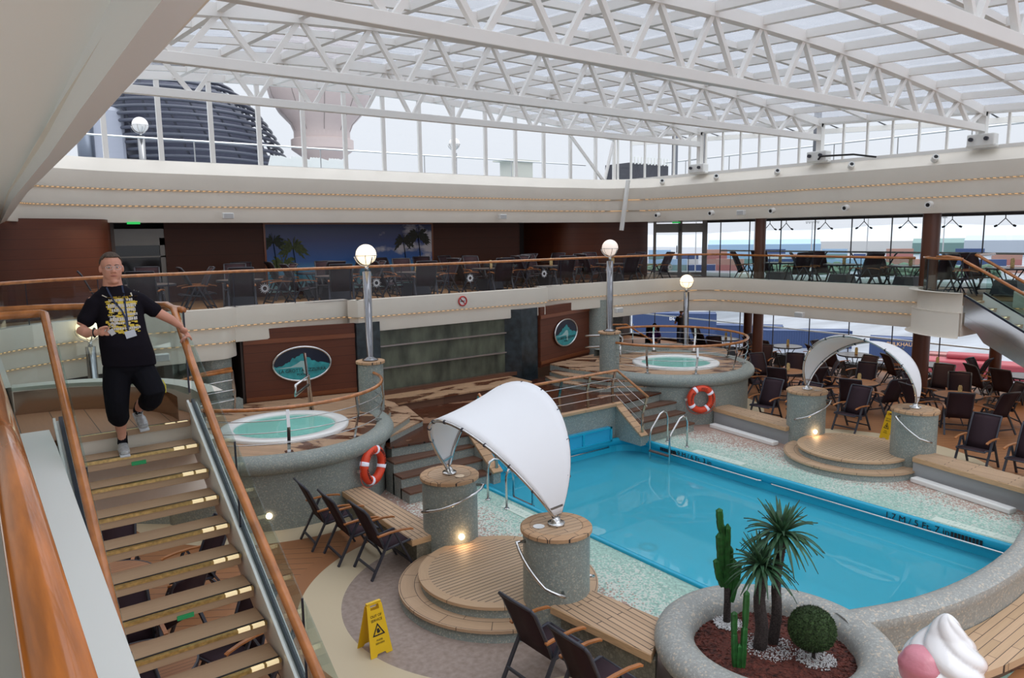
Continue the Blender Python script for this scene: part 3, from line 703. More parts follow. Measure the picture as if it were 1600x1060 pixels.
wall('wall_far_lower_right', [(15.75, 17.05), (15.75, 18.2), (18.4, 18.2)], 0, 2.95, pebble('dark_pebble_wall', (.085, .09, .085), (.15, .15, .13), 30, .1))
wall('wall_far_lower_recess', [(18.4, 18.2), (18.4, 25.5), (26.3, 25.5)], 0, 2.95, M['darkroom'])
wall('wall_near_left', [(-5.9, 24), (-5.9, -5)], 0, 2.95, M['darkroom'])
wall('wall_near_left_upper', [(-5.9, 24), (-5.9, -5)], D2, 5.5, M['panel'])
# round stone columns beside the sign walls
for x, y, l in ((4.35, 17.0, 'left'), (16.1, 17.0, 'right')):
    m = MB(); m.lathe([(.36, 0), (.36, 2.95)], (x, y, 0), 24); struct(m.build('wall_round_column_'+l, M['pebble'], smooth=True))
# brown columns on the right side
for x, y, z0, z1, r in ((20.9, 14.42, D2, 5.5, .17), (20.9, 9.15, D2, 5.5, .22), (21.2, 14.6, 0, 2.95, .17), (21.2, 9.35, 0, 2.95, .22), (25.3, 17.9, 0, 2.95, .17), (25.3, 8.95, 0, 2.95, .17)):
    m = MB(); m.lathe([(r, z0), (r, z1)], (x, y, 0), 24)
    tag(m.build('column', P('brown_column', (.11, .035, .018), .35), smooth=True), 'round brown column '+('on the upper deck ' if z0 > 1 else 'on the pool level ')+{14.42: 'beyond the small lamp', 9.15: 'behind the glass landing rail', 14.6: 'behind the right spa tub', 9.35: 'behind the right sun shade', 17.9: 'by the outer windows, far left one', 8.95: 'by the outer windows, under the right stairs'}[y], 'column')
# ---- stage and side decks --------------------------------------------------
stage = thing('stage', 'wet dark wooden stage in front of the slate wall', 'stage', (XC, 14, 0))
def stg(name, poly, z0, z1, mat, parent=stage, bevel=0): 
    m = MB(); m.prism(poly, z0, z1); return m.build(name, mat, parent, bevel=bevel)
stg('stage_body', [(8.25, 12.55), (12.62, 12.55), (14.3, 12.75), (14.2, 16.2), (6.6, 16.2), (6.5, 12.75)], 0, .84, M['pebble'])
stg('stage_floor', [(8.2, 12.50), (12.66, 12.50), (14.35, 12.72), (14.2, 16.3), (6.6, 16.3), (6.42, 12.72)], .84, .88, M['teakstage'])
m = MB(); m.b2((8.2, 12.47, .83), (12.68, 12.62, .90)); m.build('edge_board', M['teakR'], stage, bevel=.01)
for s in (0, 1):
    # flights of three steps down to the mosaic on both sides
    for k in range(3):
        y0, y1 = 12.4-.30*k, 12.75-.30*k; z1 = .66-.22*k
        q = [(6.35, y0), (8.22, y0), (8.22, y1), (6.35, y1)]
        if s: q = MX(q)
        if z1 > .05:
            stg('riser', q, 0, z1-.04, M['pebble']); stg('step_board', [(x, y-(.03 if y == y0 else 0)) for x, y in q], z1-.04, z1, M['teakdark'])
    # stringer wall with a sloping wooden cap
    x0, x1 = (8.22, 8.40) if not s else (12.50, 12.68)
    m = MB(); v = [(x0, 12.6, 0), (x0, 11.7, 0), (x0, 11.7, .22), (x0, 12.6, .86), (x1, 12.6, 0), (x1, 11.7, 0), (x1, 11.7, .22), (x1, 12.6, .86)]
    m.faces(v, [(0, 1, 2, 3), (4, 5, 6, 7), (1, 5, 6, 2), (2, 6, 7, 3), (0, 4, 7, 3)]); m.build('stringer', M['pebble'], stage)
    m = MB(); m.beam(((x0+x1)/2, 12.6, .89), ((x0+x1)/2, 11.66, .24), .24, .05); m.build('stringer_cap', M['teakR'], stage, bevel=.01)
m = MB(); m.b2((10.55, 12.43, .02), (12.25, 12.56, .36)); 
m.build('niche', P('niche_blue', (.03, .38, .62), .3), stage)
m = MB(); m.b2((10.55, 12.40, .02), (12.25, 12.44, .05)); m.b2((10.55, 12.40, .33), (12.25, 12.44, .37)); m.b2((12.2, 12.40, .02), (12.26, 12.44, .37)); m.b2((11.3, 12.40, .05), (11.36, 12.44, .33)); m.build('niche_frame', M['poolrim'], stage)
m = MB(); m.b2((8.45, 12.43, .02), (10.0, 12.56, .36)); m.build('niche', P('niche_blue_left', (.03, .38, .62), .3), stage)
# bench along the slate wall
wb = thing('wall_bench', 'long wooden bench with wet stains along the slate wall', 'bench', (10.0, 15.8, .88))
m = MB(); m.b2((7.6, 15.25, .88), (12.0, 16.35, 1.06)); m.build('bench_base', M['teakdark'], wb)
m = MB(); m.b2((7.6, 15.2, 1.06), (12.0, 16.35, 1.10)); m.build('bench_top', planks('bench_planks_wet', ((.50, .31, .18), (.44, .27, .155)), .14, 1.5, 0, wet=.45), wb)
m = MB(); m.b2((7.6, 16.18, 1.10), (12.3, 16.34, 1.20)); m.build('back_rail', M['teakdark'], wb)
for s in (0, 1):
    # side deck at spa height with three curved steps to the stage
    side = thing('side_deck', 'raised timber deck between the stage and the '+('left' if not s else 'right')+' spa tub', 'raised deck', (5.5 if not s else 15.4, 15.5, 0))
    base = [(1.5, 16.5), (1.5, 14.5), (3.0, 13.2), (6.4, 13.2), (7.15, 14.0), (7.45, 15.2), (7.45, 16.18), (5.0, 16.7), (4.0, 16.5)]
    if s: base = MX(base)
    stg('side_deck_body', base, 0, 1.24, M['pebble'], side); stg('side_deck_floor', base, 1.24, 1.28, M['teakwet'], side)
    for k, z in ((1, 1.147), (2, 1.013)):
        off = .32*k; q = [(6.6, 13.0), (7.15+off, 13.75), (7.50+off, 15.15), (7.55+off*.5, 15.9), (6.6, 15.9)]
        if s: q = MX(q)
        stg('step', q, .85, z-.03, M['pebble'], side); stg('step_board', [(x+(.02 if not s else -.02) if abs(x-XC) < 3.6 else x, y) for x, y in q], z-.03, z, M['teakwet'], side)
# ================================================================== SPA TUBS
def tub(s):
    cx, cy = (4.65, 14.2) if not s else (16.15, 14.05)
    nm = 'left' if not s else 'right'
    t = thing('spa_tub', 'round stone-clad spa tub with wide rolled lip '+('behind the three lounge chairs' if not s else 'at the far right beyond the pool'), 'spa tub', (cx, cy, 0))
    a0, a1 = (math.radians(-185), math.radians(5)) if not s else (math.radians(175), math.radians(455))
    if s: a0, a1 = math.radians(175), math.radians(455)
    m = MB(); m.lathe([(2.2, 0), (2.2, 1.0)], (cx, cy, 0), 64); m.build('outer_wall', M['pebble'], t, smooth=True)
    prof = [(2.2, 1.0)]+[(2.17+.20*math.cos(a), 1.17+.17*math.sin(a)) for a in [math.radians(-70+20*i) for i in range(12)]]+[(2.0, 1.25)]
    m = MB(); m.lathe(prof, (cx, cy, 0), 64, a0, a1); o = m.build('rolled_lip', M['pebble'], t, smooth=True)
    m = MB(); m.disc((cx, cy, 0), 2.12, 1.20, 1.285, 48); m.build('deck_ring', M['teakwet'], t)
    sx, sy = cx+(.18 if not s else .05), cy-.2
    m = MB(); m.lathe([(1.22, 1.285), (1.23, 1.34), (1.18, 1.36), (1.0, 1.355), (.965, 1.33), (.96, 1.22)], (sx, sy, 0), 56); m.build('white_rim', M['spaWhite'], t, smooth=True)
    m = MB(); m.lathe([(0, 1.29), (.5, 1.292), (.965, 1.30)], (sx, sy, 0), 48); m.build('spa_basin', M['spaAqua'], t, smooth=True)
    m = MB(); m.lathe([(0, 1.315), (.962, 1.315)], (sx, sy, 0), 48); m.build('water_surface', M['spawater'], t)
    # round low-level lights set in the wall
    import itertools
    angs = ((-112, .28), (-160, .3)) if not s else ()
    for a, z in angs:
        x, y = cx+2.2*math.cos(math.radians(a)), cy+2.2*math.sin(math.radians(a)); n = Vector((math.cos(math.radians(a)), math.sin(math.radians(a)), 0))
        lm = MB(); lm.tube([Vector((x, y, z))-n*.02, Vector((x, y, z))+n*.02], .05, 14); lab(lm.build('wall_light', M['bulb'], t), 'round glowing wall light')
    # balustrade round the tub
    r = thing('tub_railing', 'curved wooden handrail with steel wires on the '+nm+' spa tub', 'railing', (cx, cy, 1.3), 'handrails round the spa tubs')
    A0, A1 = (-178, 12) if not s else (168, 452)
    zt = 2.14 if not s else 2.08; R = 2.16
    pts = [(cx+R*math.cos(math.radians(a)), cy+R*math.sin(math.radians(a)), zt) for a in range(A0, A1+1, 6)]
    m = MB(); m.tube(pts, .035, 8); m.build('handrail', M['rail'], r, smooth=True)
    for k in (.25, .5, .75):
        m = MB(); m.tube([(cx+(2.1+.06*math.sin(k*3.1))*math.cos(math.radians(a)), cy+(2.1+.06*math.sin(k*3.1))*math.sin(math.radians(a)), 1.32+(zt-1.32)*k) for a in range(A0, A1+1, 6)], .009, 5); m.build('wire', M['chrome'], r, smooth=True)
    n = 6 if not s else 9
    for i in range(n):
        a = math.radians(A0+3+(A1-A0-6)*i/(n-1)); ca, sa = math.cos(a), math.sin(a)
        m = MB(); prev = None
        q = [(2.06, 1.31), (2.12, 1.55), (2.18, 1.8), (2.15, zt-.02)]
        w = Vector((-sa, ca, 0))
        for (r0, z0), (r1, z1) in zip(q[:-1], q[1:]): m.beam((cx+r0*ca, cy+r0*sa, z0), (cx+r1*ca, cy+r1*sa, z1), .055, .02, up=(ca, sa, 0))
        m.box((cx+2.06*ca, cy+2.06*sa, 1.335), (.14, .14, .015), rz=a); m.build('stanchion', M['chrome'], r)
    # lifebuoy
    ba = -60 if not s else -118
    bx, by = cx+2.27*math.cos(math.radians(ba)), cy+2.27*math.sin(math.radians(ba)); bz = .78 if not s else .72
    n_ = Vector((math.cos(math.radians(ba)), math.sin(math.radians(ba)), 0)); tx = Vector((-n_.y, n_.x, 0)); up = Vector((0, 0, 1))
    b = thing('lifebuoy', 'orange lifebuoy with white bands hung on the '+nm+' spa tub', 'lifebuoy', (bx, by, bz-.37), 'orange lifebuoys on the spa tubs')
    def rp(a, r, o=0): return Vector((bx, by, bz))+tx*(math.cos(a)*r)+up*(math.sin(a)*r)+n_*o
    m = MB(); m.tube([rp(2*PI*i/48, .29, .06) for i in range(48)], .083, 12, closed=True); ring = m.build('ring', M['buoy'], b, smooth=True)
    tilt = .45 if not s else -.2
    for k in range(4):
        a = tilt+PI/4+k*PI/2
        m = MB(); m.tube([rp(a+d, .29, .06) for d in (-.12, -.04, .04, .12)], .087, 12); lab(m.build('band', M['reflect'], b, smooth=True), 'white reflective band')
    m = MB(); m.tube([rp(2*PI*i/48, .385+.05*abs(math.sin(4*PI*i/48))*(1 if math.sin(2*PI*i/48) < .2 else 0), .05) for i in range(48)], .006, 5, closed=True); m.build('grab_line', M['buoy'], b, smooth=True)
    for word, ac, spn in (('MSC', 1.62, .5), ('MAGNIFICA', .1, 1.05), ('PANAMA', -2.75, .8)):
        pass
    def ringtext(word, amid, step):
        for i, chx in enumerate(word):
            a = amid-(i-(len(word)-1)/2)*step
            o3 = text('letter', chx, .075, frame(rp(a, .29, .146), tx*math.sin(a)-up*math.cos(a), tx*math.cos(a)+up*math.sin(a)), M['ink'], b, ext=.002)
    ringtext('MSC', tilt+PI/2, .2); ringtext('MAGNIFICA', tilt, .15); ringtext('PANAMA', tilt+PI, .17)
    m = MB(); m.box(Vector((bx, by, bz))-tx*.40+n_*.03, (.09, .05, .06), rz=math.atan2(tx.y, tx.x)); m.build('hook', M['steel'], b)
    # lamp on a stone post beside the tub
    lx, ly = (6.86, 14.3) if not s else (14.0, 14.3)
    p = thing('stone_post', 'grey pebble-clad round post carrying the lamp at the '+nm+' spa tub', 'post', (lx, ly, 0), 'pebble posts under the tall lamps')
    m = MB(); m.lathe([(.27, 0), (.27, 2.31)], (lx, ly, 0), 32); m.build('shaft', M['pebble'], p, smooth=True)
    m = MB(); m.disc((lx, ly, 0), .31, 2.31, 2.37, 36); o = m.build('wooden_cap', M['teakR'], p, bevel=.012)
    lamp(lx, ly, 2.375, 4.635, 'tall globe lamp on polished pole above the '+nm+' spa tub', lit=(True if not s else M['globedim']), pr=((.066, .092) if not s else (.085, .088)))
def lamp(x, y, z0, zg, label, lit=True, pr=(.09, .09), gr=.215, name='globe_lamp', mat=None):
    l = thing(name, label, 'lamp', (x, y, z0))
    m = MB(); h = zg-gr-.14
    m.lathe([(0, z0), (.17, z0), (.17, z0+.02), (.10, z0+.05), (pr[0], z0+.08), (pr[1], h), (0, h)], (x, y, 0), 24); m.build('pole', M['pole'], l, smooth=True)
    m = MB(); m.lathe([(0, h), (.04, h), (.04, h+.12), (0, h+.12)], (x, y, 0), 12); m.build('neck', M['chrome'], l, smooth=True)
    m = MB(); m.lathe([(gr*math.cos(a), zg+gr*math.sin(a)) for a in [math.radians(-90+10*i) for i in range(19)]], (x, y, 0), 32); m.build('globe', M['globe'] if lit == True else (M['globeoff'] if not lit else lit), l, smooth=True)
    m = MB(); g2 = gr+.035
    m.tube([(x+(g2-.02)*math.cos(2*PI*i/32), y+(g2-.02)*math.sin(2*PI*i/32), zg-.02) for i in range(32)], .008, 5, closed=True)
    m.build('ring', M['chrome'], l, smooth=True)
    for k in range(3):
        a0 = k*2*PI/3+.6; m = MB()
        m.tube([(x+g2*math.cos(b)*math.cos(a0), y+g2*math.cos(b)*math.sin(a0), zg+g2*math.sin(b)) for b in [math.radians(-90+10*i) for i in range(9)]], .014, 6); m.build('cradle_arm', M['chrome'], l, smooth=True)
    for k in range(6):
        a0 = k*PI/3; m = MB()
        m.tube([(x+(gr+.006)*math.cos(b)*math.cos(a0), y+(gr+.006)*math.cos(b)*math.sin(a0), zg+(gr+.006)*math.sin(b)) for b in [math.radians(-80+13*i) for i in range(7)]], .006, 4); m.build('cage_wire', M['bronze'], l)
    return l
tub(0); tub(1)
lamp(18.9, 15.75, 0, 3.44, 'small lit globe lamp on a pole behind the right spa tub')
lamp(1.83, 15.9, 0, 3.35, 'globe lamp on a thick pole behind the person on the stairs')
# rails beside the tub decks on the far side (slanted wooden stair rails down to the outer deck)
for s in (0, 1):
    f_ = (lambda x: x) if not s else (lambda x: 2*XC-x)
    r = thing('stair_handrail', 'slanting wooden rail behind the '+('left' if not s else 'right')+' spa tub', 'railing', (f_(3.4), 17.0, 1.28))
    m = MB(); m.tube([(f_(4.6), 16.6, 2.15), (f_(3.9), 16.6, 2.1), (f_(2.6), 16.3, 1.3), (f_(1.9), 16.1, .95)], .03, 8); m.build('handrail', M['rail'], r, smooth=True)
    m = MB(); m.tube([(f_(4.6), 16.6, 1.35), (f_(3.9), 16.6, 1.3), (f_(3.2), 16.4, .9)], .03, 8); m.build('lower_rail', M['rail'], r, smooth=True)
    for x in (4.6, 3.6): m = MB(); m.tube([(f_(x), 16.6, 1.28), (f_(x), 16.6, 2.1)], .02, 6); m.build('stanchion', M['chrome'], r)
# left: short curved railing left of the tub
r = thing('curved_railing', 'short curved wood and wire railing left of the left spa tub', 'railing', (3.3, 15.9, 1.28))
q = [(2.6, 14.9, 2.1), (2.9, 15.5, 2.12), (3.6, 16.05, 2.14), (4.5, 16.2, 2.16)]
m = MB(); m.tube(q, .035, 8); m.build('handrail', M['rail'], r, smooth=True)
for dz in (.2, .42, .64): m = MB(); m.tube([(x, y, z-dz) for x, y, z in q], .009, 5); m.build('wire', M['chrome'], r)
for x, y, z in (q[0], q[1], q[3]): m = MB(); m.tube([(x, y, 1.28), (x+.03, y, 1.7), (x, y, z)], .02, 6); m.build('stanchion', M['chrome'], r)
m = MB(); m.sweep([(0, 1.28), (0, 1.5), (-.25, 1.5), (-.25, 1.28)], [(2.3, 15.0), (2.9, 15.8), (3.7, 16.2), (4.7, 16.25)]); o = m.build('low_wall', M['pebble']); tag(o, 'low curved pebble wall behind the left spa tub', 'low wall')
m = MB(); m.sweep([(0, 1.28), (0, 1.5), (.25, 1.5), (.25, 1.28)], MX([(3.0, 15.6), (3.7, 16.2), (5.0, 16.35), (5.6, 16.3)])); o = m.build('low_wall', M['pebble']); tag(o, 'low curved pebble wall behind the right spa tub', 'low wall')
# spa entry grab rail (polished) on the left deck, and chrome loop on the right
g = thing('spa_grab_rail', 'tall polished steel grab rail beside the left spa, before the oval sign', 'grab rail', (5.75, 15.0, 1.28))
m = MB(); m.tube([(5.75, 15.0, 1.28), (5.72, 15.0, 2.0), (5.66, 14.95, 2.05)], .035, 8); m.tube([(5.78, 14.95, 1.3), (5.70, 14.9, 2.1), (5.30, 14.6, 1.98), (5.26, 14.55, 1.78), (5.66, 14.8, 1.92)], .03, 8); m.build('rail_tube', M['chrome'], g, smooth=True)
m = MB(); m.beam((5.70, 14.95, 2.05), (5.66, 14.95, 2.58), .08, .03); m.build('top_plate', M['chrome'], g)
g = thing('spa_grab_rail', 'polished steel loop rail beside the stone lamp post of the right spa', 'grab rail', (14.9, 15.3, 1.28))
m = MB(); m.tube([(14.3, 15.6, 1.75), (15.15, 15.1, 1.75), (15.25, 15.05, 1.85), (15.25, 15.05, 2.0), (15.15, 15.1, 2.08), (14.3, 15.6, 2.08)], .03, 8); m.tube([(15.2, 15.08, 1.28), (15.2, 15.08, 1.75)], .03, 8); m.build('rail_tube', M['chrome'], g, smooth=True)
# stage railings -----------------------------------------------------------
def wire_rail(label, top, base, posts):
    r = thing('wire_railing', label, 'railing', (base[0][0], base[0][1], base[0][2]))
    m = MB(); m.tube(top, .035, 8); m.build('handrail', M['rail'], r, smooth=True)
    for k in (.25, .5, .75):
        m = MB(); m.tube([Vector(b)*(1-k)+Vector(t)*k for b, t in zip(base, top)], .010, 5); m.build('wire', M['chrome'], r)
    for i, u in posts:
        b = Vector(base[i]).lerp(Vector(base[i+1]), u) if u else Vector(base[i]); t = Vector(top[i]).lerp(Vector(top[i+1]), u) if u else Vector(top[i])
        m = MB(); mid_ = (b+t)/2+Vector((0, .07, 0)); m.beam(b, mid_, .07, .02, up=(0, 1, 0)); m.beam(mid_, t, .07, .02, up=(0, 1, 0)); m.build('stanchion', M['bronze'], r)
    return r
wire_rail('wood and wire railing along the stage edge above the pool', [(9.0, 12.52, 1.68), (12.45, 12.45, 1.73), (12.58, 11.55, 1.2)], [(9.0, 12.58, .9), (12.5, 12.58, .9), (12.58, 11.7, .3)], [(0, 0), (0, .25), (0, .5), (0, .75), (0, .985), (1, .97)])
wire_rail('short wood and wire railing at the left stage steps, half hidden by the sun shade', [(8.45, 12.5, 1.7), (8.32, 11.6, 1.2)], [(8.4, 12.58, .9), (8.32, 11.7, .3)], [(0, 0), (0, .97)])
# ---- round platforms with sun shade, pillars, benches -----------------------
def roundplat(s):
    cx, cy = (5.70, 8.03) if not s else (15.22, 8.0)
    t = thing('round_platform', 'round teak platform with a step around it, '+('in the foreground left of the pool' if not s else 'across the pool by the dining chairs'), 'platform', (cx, cy, 0), 'round teak platforms under the sun shades')
    m = MB(); m.lathe([(1.40, 0), (1.36, .125)], (cx, cy, 0), 64); m.build('lower_step_side', M['pebble'], t, smooth=True)
    m = MB(); m.lathe([(1.0, .125), (1.41, .125), (1.41, .165), (1.0, .165)], (cx, cy, 0), 64); m.build('lower_step_board', planks('ring_planks', ((.54, .37, .24), (.48, .325, .205)), .2, .62, 0, polar=(-0.0, 0.0, 1.2)), t)
    m = MB(); m.lathe([(1.10, .165), (1.08, .285)], (cx, cy, 0), 64); m.build('platform_side', M['pebble'], t, smooth=True)
    m = MB(); m.disc((cx, cy, 0), .99, .28, .325, 64); m.build('platform_planks', planks('platform_planks', ((.54, .39, .26), (.49, .35, .225)), .075, 40, -.0, gap=.007), t)
    m = MB(); m.lathe([(.99, .28), (.99, .326), (1.13, .326), (1.13, .285)], (cx, cy, 0), 64); m.build('platform_border', planks('ring_planks_top', ((.53, .365, .23), (.47, .32, .20)), .3, .75, 0, polar=(0.0, 0.0, 1.06)), t)
    PIL = [(5.78, 6.85), (5.80, 9.45)] if not s else [(15.62, 6.92), (15.62, 9.37)]
    for i, (x, y) in enumerate(PIL):
        side = ('near' if i == 0 else 'far')
        lb = {(0, 0): 'nearest thick pebble pillar with teak top, beside the cactus planter', (0, 1): 'thick pebble pillar with teak top behind the nearest one', (1, 0): 'thick pebble pillar with teak top beside the yellow sign across the pool', (1, 1): 'thick pebble pillar with teak top right of the right lifebuoy'}[(s, i)]
        p = thing('stone_pillar', lb, 'pillar', (x, y, 0), 'thick pebble pillars of the sun shades')
        m = MB(); m.lathe([(.43, 0), (.43, 1.27)], (x, y, 0), 48); m.build('shaft', M['pebble'], p, smooth=True)
        m = MB(); m.disc((x, y, 0), .335, 1.27, 1.325, 40); m.build('cap_planks', M['teak'], p)
        m = MB(); m.lathe([(.34, 1.27), (.34, 1.326), (.44, 1.326), (.46, 1.31), (.46, 1.265), (.43, 1.26)], (x, y, 0), 48); m.build('cap_ring', M['teakR'], p, smooth=False)
        # recessed socket disc
        dx = -.2 if not s else .2
        m = MB(); m.disc((x+(.05 if i else -.22), y+(-.22 if i else .08), 0), .075, 1.326, 1.335, 20); m.build('socket', M['chrome'], p)
        # bent grab rail on the pillar
        m = MB(); sg = 1 if i == 0 else -1
        if not s:
            aa = [math.radians(v) for v in ((165, 190, 215, 240) if i == 0 else (188, 225, 268, 312))]
            zs = (1.18, .95, .72, .62) if i == 0 else (.85, .95, 1.10, 1.17)
        else:
            aa = [math.radians(v) for v in ((165, 190, 215, 240) if i == 0 else (185, 215, 245, 285))]
            zs = (1.20, 1.0, .82, .74) if i == 0 else (.70, .80, .95, 1.12)
        pts = [(x+.50*math.cos(a), y+.50*math.sin(a), z) for a, z in zip(aa, zs)]
        fine = []
        for k in range(len(pts)-1):
            for u in (0, .33, .66): 
                a = aa[k]+(aa[k+1]-aa[k])*u; z = zs[k]+(zs[k+1]-zs[k])*u; fine.append((x+.55*math.cos(a), y+.55*math.sin(a), z))
        fine.append((x+.55*math.cos(aa[-1]), y+.55*math.sin(aa[-1]), zs[-1]))
        fine = [(x+.42*math.cos(aa[0]), y+.42*math.sin(aa[0]), zs[0])]+fine+[(x+.42*math.cos(aa[-1]), y+.42*math.sin(aa[-1]), zs[-1])]
        m.tube(fine, .022, 8); m.build('grab_rail', M['chrome'], p, smooth=True)
        if not s and i == 0:
            m = MB(); m.tube([(x+.42*math.cos(a), y+.42*math.sin(a), .62) if k in (0, 4) else (x+.5*math.cos(a), y+.5*math.sin(a), .62-.05*k) for k, a in enumerate([math.radians(v) for v in (-35, -25, -10, 5, 15)])], .022, 8); m.build('grab_rail', M['chrome'], p, smooth=True)
        if i == 1 or (i == 0 and False):
            a = math.radians(-100 if not s else -120)
            q = Vector((x+.43*math.cos(a), y+.43*math.sin(a), .45 if not s else .42)); n_ = Vector((math.cos(a), math.sin(a), 0))
            m = MB(); m.tube([q-n_*.02, q+n_*.02], .045, 14); lab(m.build('wall_light', M['bulb'], p), 'round glowing wall light')
            l = bpy.data.lights.new('step_light', 'POINT'); l.energy = 1.6; l.color = (1, .6, .3); l.shadow_soft_size = .03; lo = bpy.data.objects.new('step_light', l); COL.objects.link(lo); lo.location = q+n_*.09
    # sun shade: two polished tubes sprung from the pillar tops with stretched white fabric
    (xa, ya), (xb, yb) = PIL; ex = (xa+xb)/2; ym = (ya+yb)/2; hb = (yb-ya)/2
    sh = thing('sun_shade', 'white arched fabric sun shade on '+('the two nearest pillars' if not s else 'two pillars across the pool'), 'sun shade', (ex, ym, 1.33), 'arched white sun shades')
    def arcp(A, Bh, phi, n=40):
        th0 = math.acos(min(1, hb/A)); out = []
        for i in range(n+1):
            th = -th0+(PI+2*th0)*i/n; S_ = Bh*(math.sin(th)+math.sin(th0)); ph = math.radians(phi)
            dx = S_*math.cos(ph)*(1 if not s else -1); out.append(Vector((ex+dx, ym-A*math.cos(th), 1.37+S_*math.sin(ph))))
        return out
    kf = 1 if not s else .90
    a1 = arcp(1.33 if not s else 1.26, 1.33*kf, 69.7); a2 = arcp(1.3 if not s else 1.23, 1.39*kf, 124)
    m = MB(); m.tube(a1, .024, 8); m.build('arch_tube', M['chrome'], sh, smooth=True)
    m = MB(); m.tube(a2, .024, 8); m.build('arch_tube', M['chrome'], sh, smooth=True)
    m = MB(); n = len(a1); K = 10; rows = []
    for i in range(1, n-1):
        row = []
        c = (a1[i]+a2[i])/2; 
        for k in range(K+1):
            u = k/K; p = a1[i].lerp(a2[i], u); sag = 4*u*(1-u)*.03*(a1[i]-a2[i]).length
            inw = Vector((0, (ym-p.y), (1.37-p.z)))
            p = p+inw.normalized()*(sag*.8-.027) if inw.length > .01 else p
            row.append(p)
        rows.append(row)
    vs = [p for r_ in rows for p in r_]; fs = []
    for i in range(len(rows)-1):
        for k in range(K): a = i*(K+1)+k; fs.append((a, a+1, a+K+2, a+K+1))
    m.faces(vs, fs); o = m.build('fabric', M['canopy'], sh, smooth=True); sm = o.modifiers.new('thickness', 'SOLIDIFY'); sm.thickness = .006
    for arcq in (a1, a2):
        for i in range(5, n-4, 4):
            c = arcq[i]; m = MB(); m.tube([c-Vector((0, .014, 0)), c+Vector((0, .014, 0))], .031, 8); m.build('clamp', M['darkframe'], sh)
    for (x, y) in PIL:
        m = MB(); m.disc((x, y, 0), .11, 1.326, 1.36, 24); m.lathe([(.07, 1.36), (.045, 1.42), (0, 1.44)], (x, y, 0), 16); m.build('foot_plate', M['chrome'], sh, smooth=True)
        q = (a1[2]+a2[2])/2 if y < ym else (a1[-3]+a2[-3])/2
        e = (a1[2]-a2[2]).normalized()*.09 if y < ym else (a1[-3]-a2[-3]).normalized()*.09
        m = MB(); m.beam(q-e, q+e, .05, .03); m.build('tension_plate', M['steel'], sh)
roundplat(0); roundplat(1)
# benches between pillars, tubs and planters
def bench(name_lab, poly, zt=.46, light=None, th=.06, plate='teakY'):
    b = thing('teak_bench', name_lab, 'bench', (sum(p[0] for p in poly)/len(poly), sum(p[1] for p in poly)/len(poly), 0))
    ccx = sum(p[0] for p in poly)/len(poly); ccy = sum(p[1] for p in poly)/len(poly)
    m = MB(); m.prism([(ccx+(x-ccx)*.97, ccy+(y-ccy)*.992) for x, y in poly], zt-.05, zt); m.build('seat', M[plate], b)
    m = MB(); m.prism(poly, zt-.10, zt-.004); m.build('edge_board', M['teakplain'], b, bevel=.008)
    cx = sum(p[0] for p in poly)/len(poly); cy = sum(p[1] for p in poly)/len(poly)
    m = MB(); m.prism([(cx+(x-cx)*.72, cy+(y-cy)*.995) for x, y in poly], 0, zt-.10); m.build('base', P('bench_base_grey', (.36, .37, .38), .5) if light else pebble('coarse_pebble_base', (.20, .19, .15), (.45, .43, .38), 22, .3), b)
    return b
bench('teak bench behind the three lounge chairs, from spa tub to pillar', [(5.12, 12.05), (5.05, 9.35), (5.62, 9.35), (5.55, 12.10)])
bench('short teak bench between the nearest pillar and the cactus planter', [(5.42, 6.55), (5.60, 5.05), (6.28, 5.45), (6.12, 6.52)])
bench('teak bench across the pool beside the right lifebuoy', [(15.42, 11.9), (15.10, 9.55), (15.75, 9.55), (16.05, 11.9)], light=1)
bench('teak bench across the pool in front of two empty lounge chairs', [(15.02, 6.65), (14.62, 4.55), (15.3, 4.5), (15.68, 6.65)], light=1)
for (a, b_, l) in (((15.22, 11.75), (14.98, 9.72), 'under the bench by the right lifebuoy'), ((14.90, 6.55), (14.48, 4.65), 'under the bench at the right edge')):
    m = MB(); m.beam((a[0], a[1], .05), (b_[0], b_[1], .05), .20, .10); tag(m.build('light_trough', M['white2'], bevel=.02), 'white skirting trough '+l, 'trough')
# planters ------------------------------------------------------------------
def planter(cx, cy, label):
    p = thing('planter', label, 'planter', (cx, cy, 0))
    R = 1.06; pr = [(1.02, 0), (1.10, .25)]+[(R+.22*math.cos(a), .50+.17*math.sin(a)) for a in [math.radians(-50+20*i) for i in range(12)]]+[(.84, .40)]
    m = MB(); m.lathe(pr, (cx, cy, 0), 72); m.build('bowl', M['pebblelight'], p, smooth=True)
    m = MB(); m.lathe([(0, .46), (.5, .455), (.88, .43)], (cx, cy, 0), 48); o = m.build('mulch', M['mulch'], p, smooth=True); o['kind'] = 'stuff'
    return p
planter(6.72, 4.30, 'round pebble planter holding cacti and spiky palms')
planter(15.05, 3.35, 'round pebble planter rim cut off at the right edge')
# curved end wall of the pool and the bench outside it
wp = [(7.62, 4.02), (8.6, 3.62), (9.5, 3.45), (10.45, 3.40), (11.4, 3.45), (12.3, 3.62), (13.3, 3.80), (14.1, 3.75)]
wp = path_round(wp, .5, 3)
w = thing('pool_end_wall', 'curved pebble-clad wall closing the near end of the pool', 'low wall', (10.45, 3.6, 0))
m = MB(); m.sweep([(.13, 0), (.13, .50), (.16, .55), (.14, .63), (.05, .668), (-.08, .668), (-.17, .63), (-.2, .56), (-.17, .48), (-.17, -.4)], wp); m.bm.verts.ensure_lookup_table(); m.bm.faces.new([m.bm.verts[i] for i in range(10)]); m.bm.faces.new([m.bm.verts[len(m.bm.verts)-10+i] for i in range(10)]); o = m.build('wall_body', M['pebblelight'], w); autosmooth(o, 50)
eb = thing('curved_bench', 'curved teak bench outside the pool end wall, bottom right', 'bench', (10.4, 2.9, 0))
